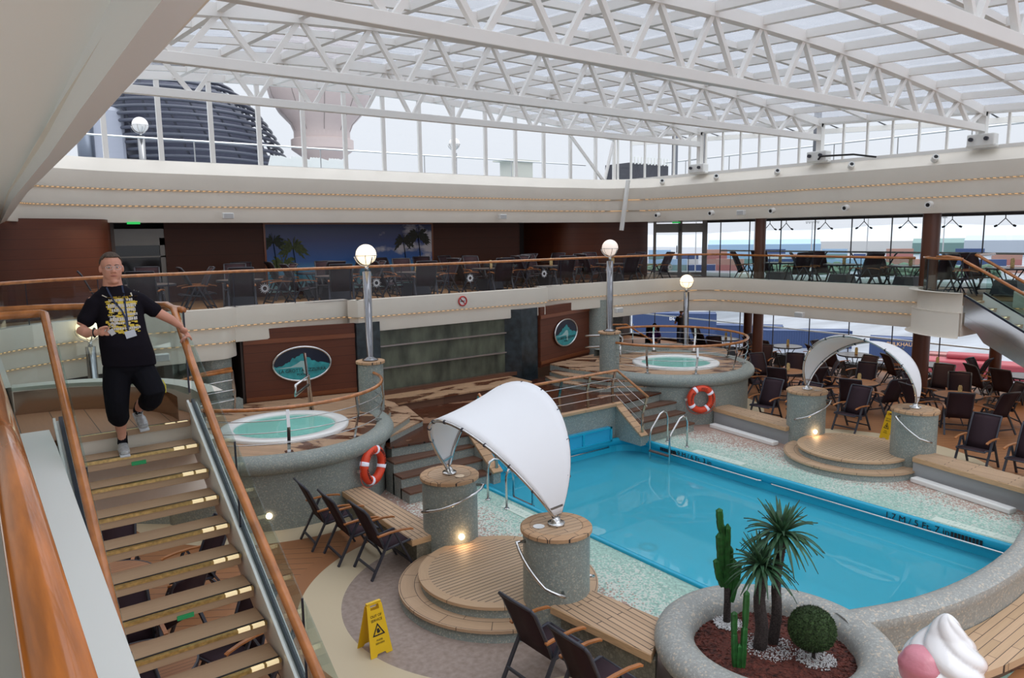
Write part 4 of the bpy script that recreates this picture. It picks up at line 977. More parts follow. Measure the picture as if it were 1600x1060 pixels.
m = MB(); m.sweep([(.14, .14), (.14, .22), (.78, .22), (.78, .13)], wp); m.build('seat', planks('curved_bench_planks', ((.55, .375, .24), (.47, .32, .19)), .10, 1.1, 0), eb)
m = MB(); m.sweep([(.70, 0), (.70, .13)], wp); m.build('front', M['teakdark'], eb)
# ladders
def ladder(x, y0, y1, label, sgn):
    l = thing('pool_ladder', label, 'pool ladder', (x, (y0+y1)/2, 0), 'polished steel pool ladders')
    for y in (y0, y1):
        q = [(x+.35*sgn, y, 0), (x+.35*sgn, y, .62), (x+.30*sgn, y, .74), (x+.2*sgn, y, .78), (x+.08*sgn, y, .74), (x-.22*sgn, y, .42), (x-.26*sgn, y, .32), (x-.26*sgn, y, -1.0)]
        m = MB(); m.tube(q, .024, 8); m.disc((x+.35*sgn, y, 0), .05, 0, .02, 12); m.build('handrail', M['chrome'], l, smooth=True)
    for k in range(4):
        m = MB(); m.box((x-.26*sgn, (y0+y1)/2, -.10-.23*k), (.09, abs(y1-y0), .03)); m.build('tread', P('ladder_tread_dark', (.10, .06, .05), .5), l)
ladder(12.92, 11.55, 10.95, 'steel ladder at the far side of the pool by the stage', 1)
ladder(7.98, 11.05, 10.45, 'steel ladder at the near side of the pool, seen under the sun shade', -1)
# ================================================================== BALUSTRADES
def star(mb, c, xd, zd, r, n=16):
    """etched compass star outline with a ring"""
    c, xd, zd = Vector(c), Vector(xd), Vector(zd); v = []
    for i in range(n*2):
        rr = r if i % 2 == 0 else r*.55
        if i % 4 == 0: rr = r*1.15
        a = PI*i/n; v.append(c+xd*math.cos(a)*rr+zd*math.sin(a)*rr)
    inn = [c+xd*math.cos(PI*i/n)*r*.38+zd*math.sin(PI*i/n)*r*.38 for i in range(n*2)]
    N_ = n*2; mb.faces(v+inn, [(i, (i+1) % N_, N_+(i+1) % N_, N_+i) for i in range(N_)])
def balustrade(label, path, zk, zr, glass='smoke', panel=1.35, decals=True, mat='rail', rr=.034, first=.5):
    t = thing('glass_balustrade', label, 'balustrade', (path[0][0], path[0][1], zk), 'glass balustrades with wooden handrails')
    m = MB(); m.tube([(x, y, zr) for x, y in path], rr, 8); m.build('handrail', M[mat], t, smooth=True)
    # distance-parametrised panels
    P_ = [Vector(p) for p in path]; seg = [(P_[i], P_[i+1]) for i in range(len(P_)-1)]; L = sum((b-a).length for a, b in seg)
    def at(d):
        for a, b in seg:
            l = (b-a).length
            if d <= l+1e-6: return a.lerp(b, d/l if l else 0)
            d -= l
        return P_[-1]
    n = max(1, round(L/panel)); pl = L/n
    for i in range(n):
        k = 1 if L < 0 else max(1, int(pl/.35)) if len(path) > 2 else 1
        m = MB(); ds = [i*pl+.01+(pl-.02)*j/k for j in range(k+1)]; q = [at(d) for d in ds]
        v = [(p.x, p.y, zk-.02) for p in q]+[(p.x, p.y, zr-.02) for p in q]
        m.faces(v, [(j, j+1, k+2+j, k+1+j) for j in range(k)])
        o = m.build('glass_panel', M[glass], t); sm = o.modifiers.new('thickness', 'SOLIDIFY'); sm.thickness = .012
        m = MB(); p = at(i*pl); m.box((p.x, p.y, (zk+zr)/2-.01), (.016, .016, zr-zk-.02)); m.build('glass_joint', M['navyedge'], t)
        if decals and i % 2 == (0 if first else 1):
            c = at(i*pl+pl*.5); a = at(i*pl+pl*.4); d = (c-a); d.normalize(); nn = Vector((d.y, -d.x))*.012
            m = MB(); star(m, (c.x+nn.x, c.y+nn.y, zk+(zr-zk)*.48), (d.x, d.y, 0), (0, 0, 1), .12); lab(m.build('etched_star', M['decal'], t), 'pale compass star mark')
    return t
ZR = 4.30
balustrade('long smoked glass balustrade with orange rail on the far upper deck', path_round([(.14, 9.3), (.14, 15.2), (1.3, 16.1), (2.7, 16.55), (4.8, 16.72), (XC, 16.40), (2*XC-5.2, 16.75), (17.9, 16.7), (19.5, 16.5), (XR+.12, 15.2)], .5, 4), CURB, ZR-.02, decals=True)
balustrade('glass balustrade with orange rail on the right upper deck', [(XR+.12, 15.2), (XR+.12, 9.3)], CURB, 4.26, glass='railglass', decals=False)
pr_ = [(x, y) for x, y in pod_path(1)][1:]
pr_ = [(2*XC-.15-.3-(2*XC-.15-.3-x)*.93, 7.6+(y-7.6)*.93) for x, y in pr_]
balustrade('curved glass balustrade round the right stair landing', pr_, CURB, 4.30, glass='railglass', decals=False, panel=.9)
pl_ = [(x, y) for x, y in pod_path(0)][1:]; pl_ = [(.3+(x-.3)*.95, 7.6+(y-7.6)*.95) for x, y in pl_]+[(.14, 9.0)]
balustrade('curved glass balustrade round the left stair landing behind the person', pl_, CURB, 4.32, glass='railglass', decals=False, panel=1.1)
# camera-side rail: big varnished rail running along the bottom left of the picture
t = thing('glass_balustrade', 'very near thick varnished handrail running down the left edge', 'balustrade', (.08, 3, 3.3))
m = MB(); m.tube([(.075, -1, 4.2), (.075, 7.6, 4.2)], .056, 16); m.build('handrail', M['railbig'], t, smooth=True)
for a, b in ((-1, 1.9), (1.92, 4.8), (4.82, 7.6)):
    m = MB(); m.faces([(.125, a, 3.30), (.125, b, 3.30), (.125, b, 4.17), (.125, a, 4.17)], [(0, 1, 2, 3)]); o = m.build('glass_panel', M['railglass'], t); sm = o.modifiers.new('thickness', 'SOLIDIFY'); sm.thickness = .012
m = MB(); m.b2((.10, -4, 3.25), (.20, 7.6, 3.34)); m.build('kerb_channel', M['white2'], t)
# ================================================================== STAIRS
def stairs(s):
    f_ = (lambda x: x) if not s else (lambda x: 2*XC-.15-x)
    nm = 'open-tread staircase with brass nosings going down from the left landing' if not s else 'mirror-steel staircase cut off at the right edge'
    t = thing('staircase', nm, 'staircase', (f_(1.15), 4.8, 0), 'matching staircases of the two landings')
    x0, x1 = .63, 1.64; go, ri = .291, .171
    xa, xb = sorted((f_(x0), f_(x1)))
    # landing nose
    for k in range(0, 19):
        z = 3.25-ri*k; y = 7.47-go*k
        if k:
            m = MB(); m.b2((xa, y-.008, z-.085), (xb, y+go-.015, z)); tr = m.build('tread', M['tread'], t, bevel=.004)
        else:
            m = MB(); m.b2((xa, y-.02, z-.05), (xb, y+.01, z+.002)); tr = m.build('tread', M['tread'], t)
        m = MB(); m.b2((xa, y-.016, z-.022), (xb, y+.018, z+.004)); nose = m.build('nosing', M['brass'], tr)
        m = MB(); m.b2((xa, y+.026, z), (xb, y+.045, z+.003)); m.build('grip_strip', M['ink'], tr)
        for q0, q1 in ((x1-.11, x1-.02), (x1-.22, x1-.13)) if not s else ((x0+.2, x0+.35), (x0+.4, x0+.5)):
            a, b = sorted((f_(q0), f_(q1))); m = MB(); m.b2((a, y-.019, z-.018), (b, y+.012, z+.006)); lab(m.build('lit_insert', M['brasslit'], tr), 'glowing insert in the nosing')
        if not s and k in (1, 6):
            m = MB(); m.box((1.12, y-.012, z-.075), (.12, .012, .035)); m.build('sticker', M['greensticker'], tr)
    # stringers
    for xs_, mt_ in ((x0-.05, 'white2'), (x1+.05, 'white2' if not s else 'chrome')):
        m = MB(); xx = f_(xs_); top = [(7.5, 3.42), (1.95, .17)]; bot = [(7.5, 2.95 if not s else 2.75), (2.2, 0), (1.9, 0)]
        v = [(xx-.035, y, z) for y, z in top+bot[::-1]]+[(xx+.035, y, z) for y, z in top+bot[::-1]]; n = 5
        m.faces(v, [tuple(range(n)), tuple(range(n, 2*n))]+[(i, (i+1) % n, n+(i+1) % n, n+i) for i in range(n)]); m.build('stringer', M[mt_], t)
        m = MB(); m.beam((xx, 7.5, 3.44), (xx, 2.0, .215), .03, .04); m.build('glazing_channel', M['navyedge'], t)
        m = MB(); m.beam((xx-.05*(-1 if s else 1), 7.5, 3.43), (xx-.05*(-1 if s else 1), 2.0, .205), .02, .05); m.build('edge_strip', M['white2'], t)
    if s:
        m = MB(); xx0, xx1 = f_(x1+.09), f_(x0)
        q = [(7.45, 2.95), (7.0, 2.35), (2.2, -.3), (2.2, .2)]
        v = [(xx0, y, z) for y, z in q]+[(xx1, y, z) for y, z in q]; m.faces(v, [(0, 1, 5, 4), (1, 2, 6, 5), (0, 1, 2, 3)]); m.build('mirror_soffit', M['chrome'], t)
    # glass and handrails
    for xs_ in (x0-.03, x1+.03):
        xx = f_(xs_)
        m = MB(); N_ = 4
        for i in range(N_):
            ya = 7.45-1.38*i; yb = ya-1.36; za = 3.43-.587*(7.5-ya); zb = 3.43-.587*(7.5-yb)
            m.faces([(xx, ya, za), (xx, yb, zb), (xx, yb, zb+.74), (xx, ya, za+.74)], [(0, 1, 2, 3)])
            j = MB(); j.beam((xx, yb-.01, zb), (xx, yb-.01, zb+.74), .014, .014); j.build('glass_joint', M['navyedge'], t)
        o = m.build('glass_panel', M['railglass'], t); sm = o.modifiers.new('thickness', 'SOLIDIFY'); sm.thickness = .012
    xl, xr_ = (.555, 1.58)
    m = MB(); q = [(f_(-.6), 7.76, 4.36), (f_(.46), 7.76, 4.36), (f_(.53), 7.75, 4.36), (f_(.555), 7.70, 4.355), (f_(xl), 6.22, 3.47), (f_(xl), 5.25, 2.90), (f_(xl), 2.0, 1.0)]
    m.tube(q, .036, 10); m.build('handrail', M['rail'], t, smooth=True)
    m = MB(); q = [(f_(1.50), 8.25, 4.34), (f_(1.62), 7.95, 4.35), (f_(1.63), 7.70, 4.32), (f_(1.58), 6.9, 3.87), (f_(1.545), 5.99, 3.34), (f_(1.56), 4.15, 2.25), (f_(1.56), 2.0, 1.0)]
    m.tube(q, .036, 10); m.build('handrail', M['rail'], t, smooth=True)
stairs(0); stairs(1)
# ================================================================== FURNITURE
def make_chair():
    t = thing('lounge_chair', 'x', 'chair', (0, 0, 0))
    W_ = .27
    bp = [(-.17, .40), (-.22, .55), (-.33, .80), (-.42, 1.0), (-.48, 1.08)]; sp_ = [(.28, .44), (.24, .46), (.05, .43), (-.17, .40)]
    def strip(ps, w, name, th=.012):
        m = MB(); n = len(ps); v = [(x, -w, z) for x, z in ps]+[(x, w, z) for x, z in ps]
        m.faces(v, [(i, i+1, n+i+1, n+i) for i in range(n-1)]); o = m.build(name, M['sling'], t, smooth=True); q = o.modifiers.new('thickness', 'SOLIDIFY'); q.thickness = th
    strip(bp, W_-.015, 'backrest'); strip(sp_, W_-.015, 'seat')
    m = MB()
    for s in (-1, 1): m.tube([(x, W_*s, z) for x, z in bp], .02, 6)
    m.tube([(bp[-1][0], -W_, bp[-1][1]), (bp[-1][0]-.01, 0, bp[-1][1]+.005), (bp[-1][0], W_, bp[-1][1])], .02, 6); m.build('back_frame', M['darkframe'], t, smooth=True)
    m = MB()
    for s in (-1, 1): m.tube([(x, W_*s, z) for x, z in sp_], .018, 6)
    m.tube([(.28, -W_, .44), (.28, W_, .44)], .015, 6); m.build('seat_frame', M['darkframe'], t, smooth=True)
    for s in (-1, 1):
        y = (W_+.03)*s
        m = MB(); q = [(-.30, .66), (-.1, .675), (.1, .675), (.25, .655), (.29, .64)]; n = len(q)
        v = [(x, y-.022, z) for x, z in q]+[(x, y+.022, z) for x, z in q]; m.faces(v, [(i, i+1, n+i+1, n+i) for i in range(n-1)]); o = m.build('armrest', M['armwood'], t); b = o.modifiers.new('thickness', 'SOLIDIFY'); b.thickness = .022
        m = MB(); m.beam((-.02, y, .655), (.30, y, .0), .028, .042, up=(0, 1, 0)); m.build('leg', M['darkframe'], t)
        m = MB(); m.beam((-.06, y, .655), (-.42, y, .0), .028, .042, up=(0, 1, 0)); m.build('leg', M['darkframe'], t)
    for xx, zz in ((.24, .13), (-.36, .13)):
        m = MB(); m.beam((xx, -W_-.02, zz), (xx, W_+.02, zz), .028, .03); m.build('crossbar', M['darkframe'], t)
    return t
chair0 = make_chair(); used = [False]
def chair(x, y, z, rz, label, group):
    if not used[0]:
        used[0] = True; chair0.location = (x, y, z); chair0.rotation_euler = (0, 0, rz); chair0['label'] = label; chair0['group'] = group; return chair0
    return dup(chair0, (x, y, z), rz, label, group)
def make_table(top, r, base):
    t = thing('round_table', 'x', 'table', (0, 0, 0))
    m = MB(); m.disc((0, 0, 0), r-.02, .70, .735, 40); m.build('tabletop', M[top], t)
    m = MB(); m.lathe([(r-.02, .70), (r-.02, .738), (r, .738), (r, .695)], (0, 0, 0), 40); m.build('rim', M['darkframe'], t)
    for k in range(4):
        a = PI/4+k*PI/2; c, s = math.cos(a), math.sin(a)
        m = MB(); m.tube([(c*r*.62, s*r*.62, .70), (c*.16, s*.16, .42), (c*.20, s*.20, .2), (c*r*.75, s*r*.75, .0)], .016, 6); m.build('leg', M['darkframe'], t, smooth=True)
    if base:
        m = MB(); m.faces([(-.26, -.26, .42), (.26, -.26, .42), (.26, .26, .42), (-.26, .26, .42), (-.33, -.33, .05), (.33, -.33, .05), (.33, .33, .05), (-.33, .33, .05)], [(0, 1, 2, 3), (4, 5, 6, 7), (0, 1, 5, 4), (1, 2, 6, 5), (2, 3, 7, 6), (3, 0, 4, 7)]); m.build('pedestal', M['darkframe'], t)
    return t
tA = make_table('tabledark', .56, True); uA = [0]; tB = make_table('tabletop', .56, False); uB = [0]
def table(k, x, y, z, label, group, rz=0):
    t, u = (tA, uA) if k == 'A' else (tB, uB)
    if not u[0]:
        u[0] = 1; t.location = (x, y, z); t['label'] = label; t['group'] = group; return t
    return dup(t, (x, y, z), rz, label, group)
def make_holder():
    t = thing('menu_holder', 'x', 'menu holder', (0, 0, 0))
    m = MB(); m.faces([(-.05, -.008, 0), (.05, -.008, 0), (.05, -.008, .20), (.03, -.008, .25), (-.03, -.008, .25), (-.05, -.008, .20), (-.05, .008, 0), (.05, .008, 0), (.05, .008, .20), (.03, .008, .25), (-.03, .008, .25), (-.05, .008, .20)],
                      [tuple(range(6)), tuple(range(6, 12))]+[(i, (i+1) % 6, 6+(i+1) % 6, 6+i) for i in range(6)]); m.build('card', M['menucard'], t)
    m = MB(); m.disc((0, 0, 0), .05, 0, .012, 16); m.build('foot', M['armwood'], t); return t
h0 = make_holder(); uh = [0]
def holder(x, y, z, rz, label):
    g = 'upright menu cards on the tables'
    if not uh[0]:
        uh[0] = 1; h0.location = (x, y, z); h0.rotation_euler = (0, 0, rz); h0['label'] = label; h0['group'] = g; return
    dup(h0, (x, y, z), rz, label, g)
compass = {0: 'right of', 90: 'beyond', 180: 'left of', 270: 'in front of'}
def dining(k, x, y, z, spots, where, gt, gc, hold=True):
    """spots: angle (deg, from table) and optional distance; chair faces the table"""
    table(k, x, y, z, 'round table '+where, gt)
    if hold: holder(x+.03, y-.03, z+.738, -.7, 'menu card on the round table '+where)
    for i, sp_ in enumerate(spots):
        a, d = sp_[0], sp_[1]; side = sp_[2]
        ar = math.radians(a); cx_, cy_ = x+d*math.cos(ar), y+d*math.sin(ar)
        chair(cx_, cy_, z, ar+PI+random.uniform(-.15, .15), 'dark sling chair %s the table %s' % (side, where), gc)
# upper far deck, front row (seen through the smoked glass)
UF = [(3.43, 18.5, 'behind the person\'s shoulder'), (5.54, 18.75, 'below the mural\'s left palms'), (8.0, 18.6, 'left of the first tall globe'), (10.48, 18.65, 'below the mural\'s right palms'), (13.19, 18.8, 'right of the mural'), (15.6, 18.75, 'before the dark upper recess'), (18.1, 18.4, 'behind the second tall globe')]
for x, y, w_ in UF:
    dining('A', x, y, D2, [(0, .92, 'right of'), (180, .92, 'left of'), (80, 1.0, 'behind'), (255, .95, 'in front of')], w_, 'round tables on the far upper deck', 'sling chairs on the far upper deck')
for x, y, w_ in [(8.35, 20.75, 'against the beach mural'), (15.0, 20.7, 'in the upper back row')]:
    dining('A', x, y, D2, [(0, .95, 'right of'), (180, .95, 'left of'), (270, .95, 'in front of')], w_, 'round tables on the far upper deck', 'sling chairs on the far upper deck')
for i, (x, y, a, l) in enumerate([(6.2, 20.9, 250, 'dark sling chair against the mural\'s left palms'), (10.9, 20.9, 290, 'dark sling chair against the mural\'s right edge'), (12.0, 20.8, 250, 'dark sling chair below the mural\'s right palm trunk'), (13.2, 20.9, 280, 'dark sling chair back row right of the mural'), (17.0, 20.3, 200, 'dark sling chair by the curved dark wall'), (19.6, 17.6, 160, 'dark sling chair nearest the glazed corner door')]):
    chair(x, y, D2, math.radians(a), l, 'sling chairs on the far upper deck')
# upper right deck
UR = [(21.9, 14.37, 'beside the narrower upper column'), (21.85, 12.11, 'at the middle upper windows'), (21.9, 10.14, 'left of the wide upper column'), (22.0, 7.6, 'behind the right landing glass')]
for x, y, w_ in UR:
    dining('A', x, y, D2, [(63, 1.0, 'left, window side, of'), (115, 1.05, 'left, aisle side, of'), (-63, 1.0, 'right, window side, of'), (-115, 1.05, 'right, aisle side, of')], w_, 'round tables on the right upper deck', 'sling chairs on the right upper deck')
# lower right dining
LR = [(20.1, 12.77, 'behind the far right-hand pillar'), (20.1, 10.52, 'framed by the right sun shade'), (20.47, 8.03, 'right of the right sun shade')]
for x, y, w_ in LR:
    dining('B', x, y, 0, [(20, 1.0, 'beyond'), (75, 1.0, 'on the far left of'), (150, 1.02, 'in front left of'), (-110, 1.0, 'on the near right of'), (-50, 1.0, 'on the far right of'), (-158, 1.08, 'in front of')], w_, 'wooden tables on the lower right deck', 'sling chairs on the lower right deck')
LB = [(24.5, 18.4, 'in the lower far corner'), (24.6, 15.67, 'at the lower windows behind the lamp'), (24.6, 13.02, 'at the lower windows right of the column'), (24.6, 10.36, 'at the lower windows through the sun shade'), (24.6, 7.9, 'at the lower windows near the right edge')]
for x, y, w_ in LB:
    dining('A', x, y, 0, [(95, 1.0, 'left of'), (-80, 1.0, 'right of'), (175, 1.0, 'in front of'), (140, 1.15, 'near left of')], w_, 'dark tables by the lower windows', 'sling chairs by the lower windows')
for x, y, a, l in [(21.9, 14.9, 200, 'dark sling chair behind the brown column on the pool level'), (22.3, 11.6, 170, 'dark sling chair between the wooden and window tables'), (22.4, 9.3, 190, 'dark sling chair beside the lower brown column'), (22.4, 17.2, 230, 'dark sling chair behind the small lit lamp'), (20.6, 16.9, 250, 'dark sling chair behind the right spa rail')]:
    chair(x, y, 0, math.radians(a), l, 'sling chairs on the lower right deck')
# lounge row facing the pool on the right
for x, y, a, l in [(16.75, 11.25, 185, 'lounge chair facing the pool behind the bench, nearest the right lifebuoy'), (17.05, 10.35, 180, 'lounge chair facing the pool, left of the far pillar across the pool'), (17.6, 9.35, 178, 'lounge chair facing the pool, seen past the far pillar of the right sun shade'), (16.75, 6.15, 180, 'lounge chair facing the pool, right of the last pillar'), (16.65, 5.2, 178, 'lounge chair facing the pool at the right edge of the picture')]:
    chair(x, y, 0, math.radians(a), l, 'lounge chairs facing the pool')
# left foreground chairs
for x, y, a, l in [(4.52, 11.18, -4, 'left chair of the three below the spa tub'), (4.62, 10.42, -2, 'middle chair of the three below the spa tub'), (4.80, 9.68, 0, 'right chair of the three, nearest the round platform'), (4.92, 5.98, 2, 'bottom chair beside the nearest pillar'), (4.90, 5.10, 0, 'bottommost chair, cut off by the picture edge')]:
    chair(x, y, 0, math.radians(a), 'dark lounge chair with orange armrests, '+l, 'lounge chairs beside the pool on the left')
# tables and chairs seen through the open stairs
for x, y, w_, sp_ in [(1.12, 10.15, 'seen through the upper open treads', [(80, 1.0, 'behind'), (10, 1.05, 'right of'), (-60, 1.0, 'in front of')]), (1.05, 7.75, 'seen through the lower open treads', [(85, 1.0, 'behind'), (15, 1.0, 'right of'), (-40, 1.1, 'in front of')]), (1.3, 5.6, 'below the bottom of the stairs', [(110, 1.0, 'behind')])]:
    dining('B', x, y, 0, sp_, w_, 'wooden tables under the stairs', 'sling chairs under the stairs', hold=False)
chair(1.3, 12.3, 0, 2.6, 'dark sling chair with a towel on it, under the stairs', 'sling chairs under the stairs')
m = MB(); rows = []
for i in range(9):
    for j in range(7):
        rows.append((1.12+i*.05, 12.15+j*.05, .50+.05*math.sin(i*1.7+j)+.04*math.sin(j*2.3)+(.12 if i < 3 else 0)))
m.faces(rows, [(i*7+j, i*7+j+1, (i+1)*7+j+1, (i+1)*7+j) for i in range(8) for j in range(6)]); o = m.build('towel', P('grey_towel', (.35, .32, .28), .9), smooth=True); o.modifiers.new('thickness', 'SOLIDIFY').thickness = .02; tag(o, 'crumpled grey beige towel on the chair under the stairs', 'towel')
# ================================================================== SIGNS AND SMALL THINGS
def asign(x, y, rz, label, h=.62):
    t = thing('floor_sign', label, 'floor sign', (0, 0, 0), 'yellow folding floor signs'); t['_o'] = [0, 0, 0]
    for s in (1, -1):
        sp_ = .15*s; w0, w1 = .15, .10
        def pt(u, v): # u across -1..1, v 0..1 height
            w = w0+(w1-w0)*v; return (sp_*(1-v)+.008*s, u*w, h*v)
        m = MB()
        o_ = [pt(-1, 0), pt(-.45, 0), pt(-.35, .05), pt(.35, .05), pt(.45, 0), pt(1, 0), pt(1, .25), pt(1, .86), pt(.55, .86), pt(-.55, .86), pt(-1, .86), pt(-1, .25)]
        m.faces(o_, [tuple(range(12))])
        m.faces([pt(-1, .86), pt(-.55, .86), pt(-.55, .95), pt(-1, .95)], [(0, 1, 2, 3)]); m.faces([pt(1, .86), pt(.55, .86), pt(.55, .95), pt(1, .95)], [(0, 1, 2, 3)]); m.faces([pt(-1, .95), pt(1, .95), pt(.92, 1), pt(-.92, 1)], [(0, 1, 2, 3)])
        o = m.build('board', M['yellow'], t); q = o.modifiers.new('thickness', 'SOLIDIFY'); q.thickness = .01
        up = Vector((-sp_, 0, h)).normalized(); xd = Vector((0, 1 if s > 0 else -1, 0)); nn = xd.cross(up)
        def F(v, off=.0145): p = Vector(pt(0, v)); return frame(p+nn*off, xd, up)
        for body, v, sz in (('OUT OF', .745, .042), ('SERVICE', .665, .042), ('FUORI', .295, .030), ('SERVIZIO', .235, .030)): text('lettering', body, sz, F(v), M['ink'], o, ext=.0006)
        m = MB(); F0 = F(.48); 
        def T_(a, b): return F0 @ Vector((a, b, .0))
        tri = [(-.085, -.065), (.085, -.065), (0, .085)]; tin = [(-.06, -.05), (.06, -.05), (0, .055)]
        m.faces([T_(*p) for p in tri+tin], [(0, 1, 4, 3), (1, 2, 5, 4), (2, 0, 3, 5)])
        hand = [(-.018, -.035), (.014, -.035), (.03, -.008), (.022, -.004), (.014, -.014), (.014, .018), (-.016, .018), (-.02, -.01)]
        m.faces([T_(*p) for p in hand], [tuple(range(8))]); m.build('warning_symbol', M['ink'], o)
    m = MB(); m.box((0, 0, h-.005), (.04, .19, .014)); m.build('hinge', M['yellow'], t)
    t.location = (x, y, 0); t.rotation_euler = (0, 0, rz); return t
asign(3.61, 7.72, -1.50, 'yellow folding floor sign on the taupe floor in front of the platform')
asign(17.62, 8.36, 2.75, 'yellow folding floor sign behind the pillar across the pool', h=.66)
# oval signs on the sign walls
def oval(pan, u, label, rx, rz_):
    a, b = Vector((*pan[0], 0)), Vector((*pan[1], 0)); d = (b-a).normalized(); n_ = Vector((d.y, -d.x, 0)); c = a.lerp(b, u)+n_*.10+Vector((0, 0, 2.08))
    t = thing('wall_sign', label, 'sign', tuple(c), 'oval signs on the mahogany walls')
    N_ = 48; ring = [c+d*math.cos(2*PI*i/N_)*rx+Vector((0, 0, 1))*math.sin(2*PI*i/N_)*rz_ for i in range(N_)]
    m = MB(); m.tube(ring, .028, 8, closed=True); m.build('frame_ring', M['chrome'], t, smooth=True)
    m = MB(); m.faces(ring+[p-n_*.06 for p in ring], [tuple(range(N_)), tuple(range(N_, 2*N_))]+[(i, (i+1) % N_, N_+(i+1) % N_, N_+i) for i in range(N_)]); m.build('board', P('midnight_blue', (.006, .010, .03), .3), t)
    rnd = random.Random(3)
    def pt(x, z, o=.006): return c+d*x*rx+Vector((0, 0, 1))*z*rz_+n_*o
    # the turquoise grotto silhouette filling the lower part
    low = [(-math.cos(math.radians(a))*.985, -abs(math.sin(math.radians(a)))*.985) for a in range(0, 181, 6)]
    topc = [(.97, -.12), (.80, -.02), (.62, .05), (.50, .06), (.42, .16), (.30, .20), (.26, .34), (.16, .38), (.10, .52), (.02, .60), (-.06, .56), (-.12, .48), (-.2, .44), (-.26, .34), (-.33, .40), (-.38, .28), (-.42, .16), (-.52, .10), (-.62, .02), (-.8, -.06), (-.97, -.12)]
    jag = []
    for (x0, z0), (x1, z1) in zip(topc[:-1], topc[1:]):
        jag.append((x0, z0)); jag.append(((x0+x1)/2+rnd.uniform(-.02, .02), (z0+z1)/2+rnd.uniform(-.045, .045)))
    poly = low+jag
    m = MB(); vs = [m.bm.verts.new(pt(x, z, .006)) for x, z in poly]; es = [m.bm.edges.new((vs[i], vs[(i+1) % len(vs)])) for i in range(len(vs))]
    bmesh.ops.triangle_fill(m.bm, use_beauty=True, edges=es); m.build('turquoise_picture', P('grotto_turquoise', (.03, .30, .33), .4, noise=(6, .25)), t)
    m = MB(); w_ = [(-.95, -.18), (-.4, -.12), (-.2, .02), (-.05, .18), (.12, .16), (.18, -.1), (.12, -.6), (.04, -.6), (.0, -.2), (-.2, -.18), (-.6, -.2)]
    vs = [m.bm.verts.new(pt(x, z, .009)) for x, z in w_]; es = [m.bm.edges.new((vs[i], vs[(i+1) % len(vs)])) for i in range(len(vs))]
    bmesh.ops.triangle_fill(m.bm, use_beauty=True, edges=es); m.build('pale_light_shape', P('grotto_pale', (.35, .55, .55), .4), t)
    text('lettering', 'LA GROTTA AZZURRA', rx*.168, frame(pt(0, -.38, .013), d, (0, 0, 1)), M['ink'], t, ext=.001, sx=.95); text('lettering', 'POOL', rx*.12, frame(pt(-.05, -.62, .013), d, (0, 0, 1)), M['ink'], t, ext=.001)
oval(PANL, .50, 'oval turquoise and black grotto sign left of the slate wall', .66, .40)
oval(PANR, .47, 'oval turquoise and black grotto sign right of the slate wall', .62, .40)
# no smoking sign on the far fascia
t = thing('no_smoking_sign', 'round red and white no smoking sign on the cream fascia', 'sign', (10.47, 16.17, 3.30))
m = MB(); m.tube([(10.47+.12*math.cos(2*PI*i/28), 16.17, 3.30+.12*math.sin(2*PI*i/28)) for i in range(28)], .018, 6, closed=True); m.beam((10.39, 16.165, 3.38), (10.55, 16.165, 3.22), .012, .028, up=(0, 1, 0)); m.build('red_ring', M['red'], t)
m = MB(); m.faces([(10.47+.115*math.cos(2*PI*i/28), 16.185, 3.30+.115*math.sin(2*PI*i/28)) for i in range(28)], [tuple(range(28))]); m.build('white_plate', M['white2'], t)
m = MB(); m.box((10.47, 16.172, 3.30), (.13, .006, .02)); m.build('cigarette', M['ink'], t)
# speakers, camera domes and vents on the fascias
def speaker(c, n_, label):
    t = thing('fascia_speaker', label, 'loudspeaker', c, 'small white loudspeakers on the fascias'); n_ = Vector(n_); x = Vector((-n_.y, n_.x, 0)); R_ = Matrix((x, n_, Vector((0, 0, 1)))).transposed()
    m = MB(); m.box(Vector(c)+n_*.1, (.28, .14, .16), rot=R_); m.build('body', M['white2'], t, bevel=.02)
    m = MB(); m.box(Vector(c)+n_*.17, (.24, .01, .12), rot=R_); m.build('grille', P('speaker_grille', (.5, .5, .5), .6), t)
    m = MB(); m.box(Vector(c)+n_*.02, (.06, .06, .06), rot=R_); m.build('bracket', M['white2'], t)
speaker((5.76, 20.28, 5.60), (0, -1, 0), 'white speaker on the upper far fascia, left one'); speaker((14.73, 20.28, 5.62), (0, -1, 0), 'white speaker on the upper far fascia, right one')
speaker((20.28, 14.66, 5.62), (-1, 0, 0), 'white speaker on the upper right fascia'); speaker((20.13, 12.37, 2.52), (-1, 0, 0), 'white speaker on the lower right fascia'); speaker((3.1, 16.2, 2.62), (0, -1, 0), 'white speaker on the lower far fascia left of the sign wall')
speaker((16.2, 16.25, 2.65), (0, -1, 0), 'white speaker on the lower far fascia beside the second tall lamp')
for i, y in enumerate((18.23, 15.86, 13.56, 11.19, 8.94)):
    w_ = ['first, nearest the far corner', 'second from the far corner', 'middle one of five', 'fourth, between the two brown columns', 'fifth, above the wide brown column'][i]
    for up_ in (0, 1):
        x, z = (20.22, 5.66) if not up_ else (20.48, 6.80)
        if up_: y = y+.1
        t = thing('spotlight', 'small round spotlight '+('low on' if not up_ else 'on top of')+' the right fascia, '+w_, 'spotlight', (x, y, z), 'round spotlights along the right fascia')
        d = Vector((-1, 0, -.15)).normalized() if not up_ else Vector((-.6, -.5, .4)).normalized()
        c = Vector((x+.06, y, z)); m = MB(); m.tube([c, c+d*.16], .085, 16); m.build('housing', M['white2'], t, smooth=False)
        m = MB(); m.tube([c+d*.155, c+d*.165], .05, 14); m.build('lens', M['ink'], t)
